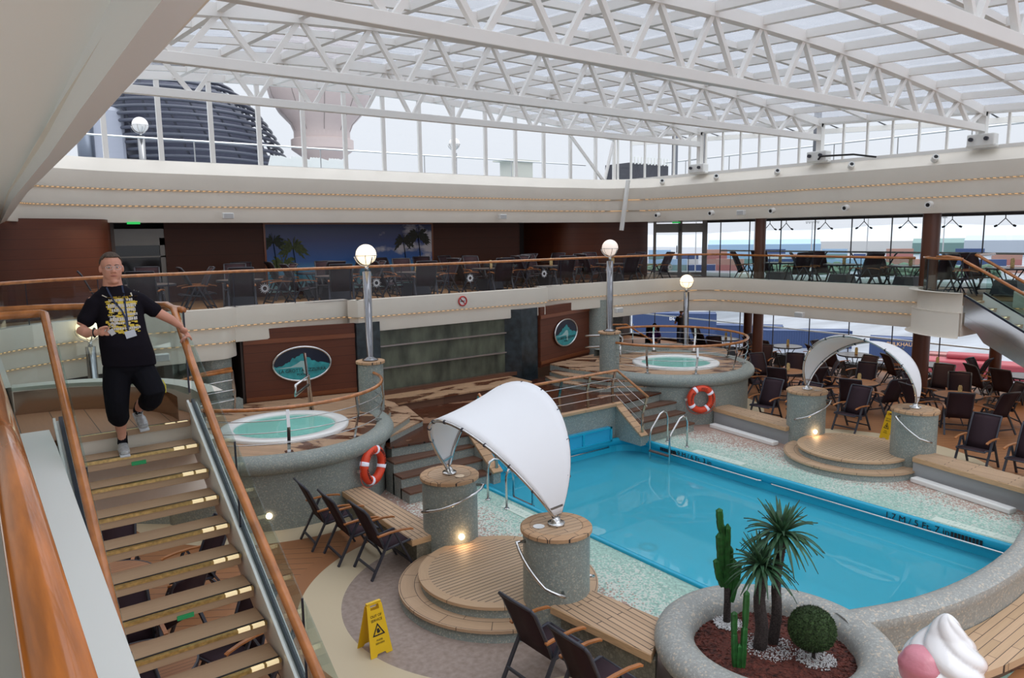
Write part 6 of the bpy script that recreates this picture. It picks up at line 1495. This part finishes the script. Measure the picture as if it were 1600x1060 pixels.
# folded white loungers on the sun deck
for i in range(4):
    x = 10.9+i*.85; y = 31+0*i
    t = thing('folded_sunbed', 'stack of folded white sunbeds outside before the funnel, '+['leftmost', 'second', 'third', 'rightmost'][i]+' of the four', 'sunbed stack', (x, y, 6.6), 'folded white sunbeds on the top deck')
    for k in range(4):
        m = MB(); m.beam((x-.28+.13*k, y, 7.2+.0*k), (x+.02+.13*k, y-.2, 8.35), .5, .05, up=(0, 1, 0)); m.build('sunbed', M['white2'], t)
    m = MB(); m.b2((x-.35, y-.3, 6.6), (x+.35, y+.3, 7.3)); m.build('base', M['white2'], t)
m = MB(); m.b2((18.3, 24.4, 6.6), (19.4, 25.2, 8.0)); m.b2((18.0, 24.3, 8.0), (19.7, 25.3, 8.06)); tag(m.build('deck_locker', P('pale_locker', (.62, .62, .56), .5)), 'pale locker outside the far end windows', 'locker')
t = thing('vent_unit', 'dark louvered machine unit outside the far corner windows', 'vent unit', (23.2, 22.2, 6.6))
m = MB(); m.b2((22.4, 21.8, 6.6), (24.8, 23.2, 7.9)); m.build('body', P('dark_unit', (.03, .03, .045), .5), t); m = MB()
for k in range(12): m.box((22.5+k*.2, 21.75, 8.0), (.06, .06, .3))
m.build('fins', M['white2'], t)
# ================================================================== PEOPLE
def limb(m, pts, n=14, cap=True):
    """pts: (pos, rx, ry) swept tube with elliptical rings (rx along world x-ish, ry along depth) and rounded ends"""
    P_ = [Vector(p[0]) for p in pts]; k = len(P_); rings = []
    for i in range(k):
        t = (P_[min(i+1, k-1)]-P_[max(i-1, 0)]).normalized(); ref = Vector((0, 1, 0)) if abs(t.y) < .85 else Vector((0, 0, 1))
        u = t.cross(ref).normalized(); v = t.cross(u).normalized(); rx, ry = pts[i][1], pts[i][2]
        rings.append([m.bm.verts.new(P_[i]+u*math.cos(2*PI*q/n)*rx+v*math.sin(2*PI*q/n)*ry) for q in range(n)])
    for i in range(k-1):
        for q in range(n): m.bm.faces.new((rings[i][q], rings[i][(q+1) % n], rings[i+1][(q+1) % n], rings[i+1][q]))
    if cap:
        for i, s in ((0, -1), (k-1, 1)):
            t = (P_[min(i+1, k-1)]-P_[max(i-1, 0)]).normalized()*s; r = min(pts[i][1], pts[i][2]); c = m.bm.verts.new(P_[i]+t*r*.75)
            mid = [m.bm.verts.new(P_[i]+(v.co-P_[i])*.72+t*r*.5) for v in rings[i]]
            for q in range(n):
                m.bm.faces.new((rings[i][q], rings[i][(q+1) % n], mid[(q+1) % n], mid[q])); m.bm.faces.new((mid[q], mid[(q+1) % n], c))
def ell(m, c, r, rot=None, n=16):
    c = Vector(c); R_ = rot or Matrix.Identity(3); rows = []
    for i in range(1, 10):
        b = math.radians(-90+18*i); rows.append([m.bm.verts.new(c+R_ @ Vector((r[0]*math.cos(b)*math.cos(2*PI*k/n), r[1]*math.cos(b)*math.sin(2*PI*k/n), r[2]*math.sin(b)))) for k in range(n)])
    lo = m.bm.verts.new(c+R_ @ Vector((0, 0, -r[2]))); hi = m.bm.verts.new(c+R_ @ Vector((0, 0, r[2])))
    for i in range(len(rows)-1):
        for k in range(n): m.bm.faces.new((rows[i][k], rows[i][(k+1) % n], rows[i+1][(k+1) % n], rows[i+1][k]))
    for k in range(n): m.bm.faces.new((lo, rows[0][(k+1) % n], rows[0][k])); m.bm.faces.new((hi, rows[-1][k], rows[-1][(k+1) % n]))
def fuse(m, name, mat, parent, voxel=.008, smooth=3):
    o = m.build(name, mat, parent, smooth=True); r = o.modifiers.new('fuse', 'REMESH'); r.mode = 'VOXEL'; r.voxel_size = voxel; r.use_smooth_shade = True
    s = o.modifiers.new('soften', 'SMOOTH'); s.factor = .5; s.iterations = smooth; return o
skin = P('skin', (.64, .31, .22), .5, noise=(5, .08)); shirtm = None
def shirtmat():
    m_, nt = newmat('printed_tshirt'); N = nt.nodes.new; L = nt.links.new
    out = N('ShaderNodeOutputMaterial'); b = N('ShaderNodeBsdfPrincipled'); L(b.outputs[0], out.inputs[0]); b.inputs['Roughness'].default_value = .9; b.inputs['Base Color'].default_value = (.012, .010, .016, 1); return m_
def person():
    t = thing('person', 'man in black printed t-shirt and cropped trousers walking down the stairs, hand on rail', 'person', (1.05, 7.3, 3.08))
    hc = Vector((1.043, 7.19, 4.765))
    m = MB()
    # head
    ell(m, hc+Vector((0, .012, .03)), (.084, .098, .098)); ell(m, hc+Vector((0, -.012, -.035)), (.076, .078, .092)); ell(m, hc+Vector((0, -.035, -.085)), (.045, .042, .038)); ell(m, hc+Vector((-.035, -.035, -.055)), (.032, .035, .04)); ell(m, hc+Vector((.035, -.035, -.055)), (.032, .035, .04))
    ell(m, hc+Vector((0, -.062, -.118)), (.028, .022, .020)); ell(m, hc+Vector((0, -.02, -.12)), (.052, .05, .028))
    limb(m, [(hc+Vector((-.0, -.080, .010)), .010, .010), (hc+Vector((0, -.101, -.022)), .013, .013), (hc+Vector((0, -.106, -.032)), .015, .012)]); ell(m, hc+Vector((-.013, -.094, -.036)), (.010, .010, .008)); ell(m, hc+Vector((.013, -.094, -.036)), (.010, .010, .008))
    ell(m, hc+Vector((-.030, -.074, .022)), (.026, .016, .008)); ell(m, hc+Vector((.030, -.074, .022)), (.026, .016, .008))
    for s in (-1, 1):
        ell(m, hc+Vector((.087*s, .010, -.012)), (.011, .020, .032)); ell(m, hc+Vector((.04*s, -.058, -.022)), (.024, .022, .020))
    # neck and torso under the shirt, hips
    limb(m, [(hc+Vector((0, .02, -.08)), .070, .068), (hc+Vector((0, .025, -.15)), .078, .070), (hc+Vector((.005, .03, -.20)), .095, .07)])
    limb(m, [((1.06, 7.22, 4.53), .11, .07), ((1.07, 7.22, 4.44), .17, .10), ((1.09, 7.21, 4.25), .17, .12), ((1.11, 7.20, 4.02), .175, .13), ((1.11, 7.22, 3.88), .17, .12)])
    for a, b in (((1.0, 7.22, 4.47), (.90, 7.21, 4.47)), ((1.14, 7.22, 4.47), (1.24, 7.22, 4.46))): limb(m, [(a, .07, .07), (b, .062, .062)])
    # right arm (picture left): upper arm down, forearm towards the belly
    limb(m, [((.895, 7.21, 4.48), .060, .060), ((.835, 7.21, 4.38), .054, .054), ((.785, 7.19, 4.285), .048, .050), ((.772, 7.16, 4.245), .046, .047), ((.80, 7.08, 4.228), .043, .045), ((.845, 7.0, 4.232), .031, .034), ((.872, 6.965, 4.238), .026, .031)])
    # left arm reaching to the handrail
    limb(m, [((1.245, 7.22, 4.465), .060, .060), ((1.32, 7.215, 4.405), .054, .054), ((1.392, 7.20, 4.34), .047, .048), ((1.43, 7.20, 4.315), .044, .045), ((1.49, 7.205, 4.275), .040, .041), ((1.545, 7.21, 4.225), .030, .032), ((1.572, 7.215, 4.20), .026, .030)])
    # legs
    limb(m, [((1.01, 7.22, 3.92), .10, .10), ((.995, 7.17, 3.60), .065, .068), ((1.0, 7.22, 3.50), .055, .060), ((1.012, 7.27, 3.40), .056, .062), ((1.025, 7.32, 3.27), .040, .044), ((1.03, 7.34, 3.17), .036, .040)])
    limb(m, [((1.21, 7.22, 3.92), .10, .10), ((1.265, 7.06, 3.64), .065, .068), ((1.245, 7.22, 3.55), .053, .058), ((1.225, 7.38, 3.50), .052, .055), ((1.215, 7.50, 3.44), .038, .042), ((1.21, 7.54, 3.41), .035, .038)])
    # hands: palm + fingers
    pr_, d1 = Vector((.895, 6.945, 4.245)), Vector((.8, -.45, .1)).normalized()
    ell(m, pr_, (.034, .030, .040), Euler((0, .2, -.5)).to_matrix())
    for i in range(4):
        z = .030-.020*i; L_ = (.026, .030, .028, .022)[i]
        a = pr_+Vector((.024, -.018, z)); b = a+Vector((L_*.9, -.012, .0)); c = b+Vector((.004, .024, -.003)); e = c+Vector((-.018, .010, 0))
        limb(m, [(a, .0095, .0095), (b, .009, .009), (c, .0085, .0085), (e, .0075, .0075)], n=8)
    limb(m, [(pr_+Vector((-.012, -.028, .028)), .0115, .0115), (pr_+Vector((.014, -.040, .040)), .010, .010), (pr_+Vector((.036, -.034, .040)), .0085, .0085)], n=8)
    hl = Vector((1.590, 7.222, 4.158)); ra = Vector((.05, -.80, -.45)).normalized(); rc = Vector((1.603, 7.23, 4.085))  # rail centre under the hand
    ell(m, Vector((1.592, 7.205, 4.165)), (.036, .045, .026), Euler((-.45, .35, 0)).to_matrix())
    # fingers wrap over the rail towards the far side
    sidev = Vector((1, 0, 0)); upv = ra.cross(sidev).normalized(); upv = upv if upv.z > 0 else -upv
    for i in range(4):
        off = ra*(.030-.022*i+.0)
        L_ = (.9, 1.0, .97, .8)[i]; pts = []
        for k, an in enumerate((95, 60, 25, -10)):
            a_ = math.radians(95-(95-an)*L_); pts.append((rc+off+sidev*math.cos(a_)*.050+upv*math.sin(a_)*.050, .0098-.0006*k, .0098-.0006*k))
        limb(m, pts, n=8)
    pts = []
    for k, an in enumerate((110, 150, 185)):
        a_ = math.radians(an); pts.append((rc+ra*.045+sidev*math.cos(a_)*.050+upv*math.sin(a_)*.050, .0118-.001*k, .0118-.001*k))
    limb(m, pts, n=8)
    body = fuse(m, 'body', skin, t, .0055, 2)
    # face details
    eyew = P('eye_white', (.75, .72, .70), .2); iris = P('iris_dark', (.05, .06, .07), .2); lip = P('lips', (.42, .15, .12), .5); hairm = P('short_brown_grey_hair', (.085, .06, .045), .85, noise=(60, .5), bump=(120, .8))
    for s in (-1, 1):
        m = MB(); ell(m, hc+Vector((.031*s, -.077, .004)), (.013, .010, .0065), n=12); m.build('eye', eyew, t, smooth=True)
        m = MB(); ell(m, hc+Vector((.031*s, -.0855, .0035)), (.005, .003, .005), n=10); m.build('iris', iris, t, smooth=True)
        m = MB(); m.tube([hc+Vector(((.014+.012*k)*s, -.0905+.003*k, .024+.004*math.sin(k*1.2))) for k in range(4)], [.003, .0038, .0035, .002], 6); m.build('eyebrow', hairm, t)
    m = MB(); m.tube([hc+Vector((x, -.086+.35*abs(x), -.068-.06*abs(x))) for x in (-.024, -.012, 0, .012, .024)], [.002, .005, .0058, .005, .002], 8); m.build('mouth', lip, t, smooth=True)
    # hair cap
    m = MB(); n = 28; rows = []
    for i in range(10):
        b = math.radians(88-i*11.5); rw = []
        for k in range(n):
            a = 2*PI*k/n; f_ = -math.sin(a)   # front = -y
            bb = b if f_ < .2 else max(b, math.radians(88-11.5*i*(.50 if f_ > .6 else .62)))
            if abs(math.cos(a)) > .7: bb = max(bb, math.radians(6))
            rr = 1.05; rw.append(m.bm.verts.new(hc+Vector((0, .012, .03))+Vector((.088*rr*math.cos(bb)*math.cos(a), .101*rr*math.cos(bb)*math.sin(a), .103*rr*math.sin(bb)))))
        rows.append(rw)
    for i in range(9):
        for k in range(n): m.bm.faces.new((rows[i][k], rows[i][(k+1) % n], rows[i+1][(k+1) % n], rows[i+1][k]))
    m.bm.faces.new(rows[0]); o = m.build('hair', hairm, t, smooth=True); o.modifiers.new('thickness', 'SOLIDIFY').thickness = .012
    # glasses
    m = MB()
    for s in (-1, 1):
        c = hc+Vector((.033*s, -.103, .002)); q = [c+Vector((.026*math.copysign(abs(math.cos(a))**.7, math.cos(a)), 0, .016*math.copysign(abs(math.sin(a))**.7, math.sin(a)))) for a in [2*PI*k/20 for k in range(20)]]; m.tube(q, .0016, 5, closed=True); m.tube([c+Vector((.026*s, 0, .006)), hc+Vector((.078*s, -.07, .008)), hc+Vector((.087*s, .0, .006))], .0016, 5)
    m.tube([hc+Vector((-.008, -.104, .008)), hc+Vector((0, -.108, .010)), hc+Vector((.008, -.104, .008))], .0016, 5); m.build('glasses', M['steel'], t)
    # t-shirt
    black = P('black_cotton', (.0095, .008, .013), .9, spec=.12)
    m = MB()
    def ring_loft(secs, n=36):
        R_ = []
        for (cx_, cy_, z, rx, ry, tz) in secs:
            R_.append([m.bm.verts.new((cx_+rx*math.copysign(abs(math.cos(a))**.85, math.cos(a)), cy_+ry*math.copysign(abs(math.sin(a))**.9, math.sin(a)), z+tz*math.cos(a))) for a in [2*PI*k/n for k in range(n)]])
        for i in range(len(R_)-1):
            for k in range(n): m.bm.faces.new((R_[i][k], R_[i][(k+1) % n], R_[i+1][(k+1) % n], R_[i+1][k]))
        m.bm.faces.new(R_[0]); m.bm.faces.new(R_[-1])
    ring_loft([(1.05, 7.225, 4.612, .083, .075, 0), (1.055, 7.225, 4.580, .118, .090, 0), (1.065, 7.22, 4.530, .178, .105, -.01), (1.07, 7.215, 4.45, .195, .125, -.01), (1.08, 7.21, 4.33, .190, .140, -.01), (1.09, 7.20, 4.20, .192, .160, -.01), (1.10, 7.19, 4.09, .205, .172, -.01), (1.115, 7.195, 3.99, .214, .168, -.01), (1.12, 7.20, 3.925, .216, .160, -.015), (1.12, 7.20, 3.90, .214, .158, -.015)])
    limb(m, [((.95, 7.215, 4.487), .076, .078), ((.890, 7.21, 4.455), .075, .077), ((.835, 7.205, 4.36), .070, .072), ((.808, 7.195, 4.315), .071, .072)]); limb(m, [((1.19, 7.22, 4.487), .076, .078), ((1.255, 7.22, 4.455), .075, .077), ((1.33, 7.21, 4.392), .067, .070), ((1.365, 7.208, 4.364), .068, .070)])
    fuse(m, 't_shirt', black, t, .008, 5)
    # shirt print: rows of distressed block lettering following the chest curve
    def chest(u, z):   # u world x -> y on the front surface
        secs = [(4.515, 7.22, .105, 1.065, .175), (4.45, 7.215, .125, 1.07, .195), (4.33, 7.21, .140, 1.08, .190), (4.20, 7.20, .160, 1.09, .192), (4.09, 7.19, .172, 1.10, .205), (3.99, 7.195, .168, 1.115, .214)]
        for a, b in zip(secs[:-1], secs[1:]):
            if a[0] >= z >= b[0]:
                k = (a[0]-z)/(a[0]-b[0]); cy_, ry, cx_, rx = [a[i]+(b[i]-a[i])*k for i in (1, 2, 3, 4)]
                q = min(.97, abs((u-cx_)/rx)); return cy_-ry*(1-q**2.35)**.45-.004
        return 7.08
    rn = random.Random(21); pw = P('print_white', (.62, .60, .58), .8); py_ = P('print_yellow', (.68, .50, .06), .8)
    my, mw = MB(), MB()
    def chip(mb, x, z, w, h, off=0):
        q = [(x-w/2, z-h/2), (x+w/2, z-h/2+rn.uniform(-.002, .002)), (x+w/2, z+h/2), (x-w/2, z+h/2+rn.uniform(-.002, .002))]; mb.faces([(a, chest(a, b)-off, b) for a, b in q], [(0, 1, 2, 3)])
    for i in range(330):
        z = rn.uniform(4.205, 4.52); x = 1.075+rn.gauss(0, .060)+.03*(4.35-z)*2; 
        if abs(x-1.08) < .125 and rn.random() < .9: chip(my, x, z, rn.uniform(.010, .034), rn.uniform(.006, .018))
    for r_, (z, hh_, x0, x1) in enumerate(((4.488, .020, .985, 1.175), (4.440, .030, .975, 1.19), (4.402, .026, 1.0, 1.185), (4.362, .020, 1.09, 1.19), (4.325, .028, .985, 1.185), (4.290, .016, 1.0, 1.12), (4.245, .020, 1.0, 1.205))):
        x = x0
        while x < x1:
            w = rn.uniform(.008, .016)
            chip(mw, x+w/2, z, w, hh_, .0015)
            if rn.random() < .6: chip(mw, x+w/2, z+rn.uniform(-.012, .012), w*.8, .006, .0015)
            x += w+rn.uniform(.002, .006)
    for i in range(60): chip(mw, 1.0+rn.uniform(-.02, .04), 4.30+rn.uniform(-.04, .06), rn.uniform(.006, .016), .006, .0012)
    my.build('print_yellow', py_, t); mw.build('print_white', pw, t)
    # lanyard with badge
    m = MB(); L1 = [(hc.x-.058, 7.14, 4.60), (1.0, 7.115, 4.545), (1.03, 0, 4.47), (1.075, 0, 4.40), (1.098, 0, 4.33), (1.105, 0, 4.235)]; L2 = [(hc.x+.062, 7.14, 4.61), (1.11, 7.125, 4.54), (1.108, 0, 4.47), (1.107, 0, 4.40), (1.109, 0, 4.33), (1.108, 0, 4.235)]
    for L_ in (L1, L2):
        q = [Vector((x, (y if y else chest(x, z)-.006), z)) for x, y, z in L_]
        for a, b in zip(q[:-1], q[1:]): m.beam(a, b, .013, .002, up=(0, 1, 0))
    ln = m.build('lanyard', P('navy_lanyard', (.02, .035, .09), .7), t)
    m = MB(); yb = chest(1.12, 4.20)-.012; m.box((1.120, yb, 4.195), (.085, .004, .062), rot=Euler((0, -.25, 0)).to_matrix()); lab(m.build('badge', P('badge_card', (.55, .60, .68), .2), t), 'clear plastic badge with white card')
    # bag straps tips (white stitched marks on the shoulders)
    for a, b in (((.945, 7.135, 4.535), (.978, 7.12, 4.515)), ((1.165, 7.125, 4.545), (1.172, 7.12, 4.515))):
        m = MB(); m.beam(a, b, .012, .006); m.build('strap_tab', P('white_tab', (.75, .7, .6), .5), t)
    # trousers: cropped, black
    m = MB()
    limb(m, [((1.11, 7.20, 3.96), .195, .145), ((1.11, 7.21, 3.88), .20, .145)])
    limb(m, [((1.03, 7.21, 3.88), .125, .125), ((1.00, 7.19, 3.72), .112, .118), ((.99, 7.17, 3.60), .100, .105), ((.99, 7.19, 3.50), .092, .100), ((1.0, 7.22, 3.43), .088, .096), ((1.005, 7.23, 3.415), .078, .086)])
    limb(m, [((1.19, 7.21, 3.88), .125, .125), ((1.24, 7.13, 3.75), .112, .115), ((1.27, 7.05, 3.655), .100, .102), ((1.26, 7.13, 3.585), .094, .098), ((1.248, 7.22, 3.54), .088, .092), ((1.245, 7.26, 3.53), .078, .082)])
    fuse(m, 'cropped_trousers', P('black_trousers', (.008, .008, .012), .85, spec=.12), t, .008, 4)
    m = MB(); m.tube([(1.355, 7.08, 3.75), (1.368, 7.04, 3.70), (1.362, 7.03, 3.64)], .005, 5); m.build('yellow_piping', P('yellow_stripe', (.7, .6, .05), .6), t)
    # socks and trainers
    silver = P('silver_trainer', (.48, .48, .50), .3, .2, noise=(30, .25)); sole = P('trainer_sole', (.65, .66, .70), .4)
    for (an, toe, heel, nm) in (((1.03, 7.335, 3.20), (1.018, 7.20, 3.115), (1.032, 7.38, 3.125), 0), ((1.212, 7.53, 3.42), (1.222, 7.415, 3.292), (1.208, 7.565, 3.385), 1)):
        an, toe, heel = Vector(an), Vector(toe), Vector(heel)
        m = MB(); limb(m, [(an+Vector((0, 0, .06)) if not nm else an+Vector((.008, -.035, .05)), .043, .045), (an, .041, .046), ((an+heel)/2, .044, .05)]); m.build('sock', black, t, smooth=True)
        d = (toe-heel).normalized(); m = MB()
        limb(m, [(heel+Vector((0, 0, .005)), .038, .040), (heel.lerp(toe, .25)+Vector((0, 0, .018)), .041, .052), (heel.lerp(toe, .55)+Vector((0, 0, .008)), .045, .042), (toe-d*.02, .047, .032), (toe+d*.03, .040, .024)])
        fuse(m, 'trainer', silver, t, .006, 3)
        m = MB(); dn = Vector((0, 0, -1)); sd = Vector((1, 0, 0)); a_ = heel+dn*.028-d*.03; b_ = toe+dn*.024+d*.055; m.beam(a_, b_, .084, .022, up=sd.cross(d)); m.build('sole', sole, t, bevel=.008)
        m = MB()
        for k in range(5):
            c = heel.lerp(toe, .35+.1*k)+Vector((0, 0, .056-.007*k)); m.tube([c+Vector((-.022, 0, 0)), c+Vector((.022, 0, .002))], .003, 4)
        m.tube([toe+Vector((-.03, -.03, .012)), toe+Vector((0, -.052, .016)), toe+Vector((.03, -.03, .012))], .005, 5); m.build('laces', P('pale_laces', (.6, .6, .62), .6), t)
    m = MB(); w = Vector((.845, 7.0, 4.233)); m.tube([w+Vector((.8*.036*math.sin(a)*.45, .036*math.sin(a)*.8, .036*math.cos(a))) for a in [2*PI*k/20 for k in range(20)]], .008, 6, closed=True); m.build('wristband', M['black'], t, smooth=True)
    # sunglasses / keys held in hand : own thing
    k = thing('folded_sunglasses', 'small silvery folded glasses held in the man\'s hand', 'sunglasses', (.93, 6.91, 4.26)); m = MB(); m.tube([(.91, 6.91, 4.245), (.935, 6.905, 4.28), (.965, 6.905, 4.295)], .004, 5); m.build('temple', M['chrome'], k)
    m = MB(); m.box((.955, 6.905, 4.245), (.045, .006, .03), rot=Euler((0, -.5, 0)).to_matrix()); m.box((.968, 6.90, 4.225), (.04, .006, .025), rot=Euler((0, -.5, 0)).to_matrix()); m.build('lens', P('pale_lens', (.5, .5, .5), .1), k)
person()
def small_person(loc, label, shirt, pants, sit, face):
    x, y, z = loc; t = thing('person', label, 'person', loc); c, s = math.cos(face), math.sin(face)
    def w(a, b, h): return (x+a*c-b*s, y+a*s+b*c, z+h)   # a forward, b left
    m = MB(); hz = 1.12 if sit else 1.60; sh = .88 if sit else 1.38; hp = .50 if sit else .92
    ell(m, w(0, 0, hz), (.085, .085, .12)); ell(m, w(.085, 0, hz-.02), (.02, .02, .02)); limb(m, [(w(0, 0, hz-.1), .05, .05), (w(0, 0, sh), .06, .06)])
    limb(m, [(w(0, 0, sh), .17, .10), (w(0, 0, hp), .15, .10)])
    for q in (-1, 1):
        limb(m, [(w(0, .18*q, sh), .05, .05), (w(.05, .24*q, sh-.27), .042, .042), (w(.28, .14*q, sh-.32), .032, .032), (w(.36, .10*q, sh-.30), .034, .026)])
        for f_ in range(4): limb(m, [(w(.38, (.10+.012*(f_-1.5))*q, sh-.29+.012*(f_-1.5)), .009, .009), (w(.43, (.085+.012*(f_-1.5))*q, sh-.30+.012*(f_-1.5)), .008, .008)], n=6)
        if sit: limb(m, [(w(0, .1*q, hp), .08, .08), (w(.42, .12*q, hp), .06, .06), (w(.45, .12*q, .1), .04, .04), (w(.55, .12*q, .04), .04, .035)])
        else: limb(m, [(w(0, .09*q, hp), .09, .09), (w(.02, .1*q, .5), .06, .06), (w(0, .1*q, .08), .04, .04), (w(.14, .1*q, .04), .04, .035)])
    fuse(m, 'body', skin, t, .014, 2)
    m = MB(); ell(m, w(-.015, 0, hz+.035), (.088, .088, .10)); m.build('hair', P('dark_hair', (.03, .02, .015), .9), t, smooth=True)
    m = MB(); limb(m, [(w(0, 0, sh+.03), .12, .09), (w(0, 0, sh-.08), .20, .12), (w(0, 0, hp+.02), .18, .13)])
    for q in (-1, 1): limb(m, [(w(0, .16*q, sh-.02), .07, .07), (w(.03, .22*q, sh-.17), .065, .065)])
    fuse(m, 'shirt', shirt, t, .014, 3)
    m = MB()
    for q in (-1, 1):
        if sit: limb(m, [(w(0, .09*q, hp), .10, .10), (w(.40, .12*q, hp), .08, .08), (w(.45, .12*q, .25), .07, .07)])
        else: limb(m, [(w(0, .08*q, hp+.03), .11, .11), (w(.02, .1*q, .5), .085, .085), (w(0, .1*q, .1), .075, .075)])
    fuse(m, 'trousers', pants, t, .014, 2)
    m = MB()
    for q in (-.03, .03): ell(m, w(.078, q, hz+.0), (.012, .012, .008), n=8)
    m.build('eyes', M['ink'], t)
small_person((23.2, 21.0, 0), 'distant person in purple shirt sitting behind the right spa tub', P('purple_shirt', (.10, .03, .22), .8), P('dark_shorts', (.03, .03, .04), .8), True, -2.4)
small_person((25.0, 21.1, 0), 'distant person in dark top and blue jeans standing in the lower far corner', P('dark_top', (.015, .015, .02), .8), P('blue_jeans', (.06, .09, .16), .8), False, 1.2)
used_chair = chair(23.15, 21.05, 0, -2.4, 'dark sling chair under the person in purple', 'sling chairs by the lower windows')
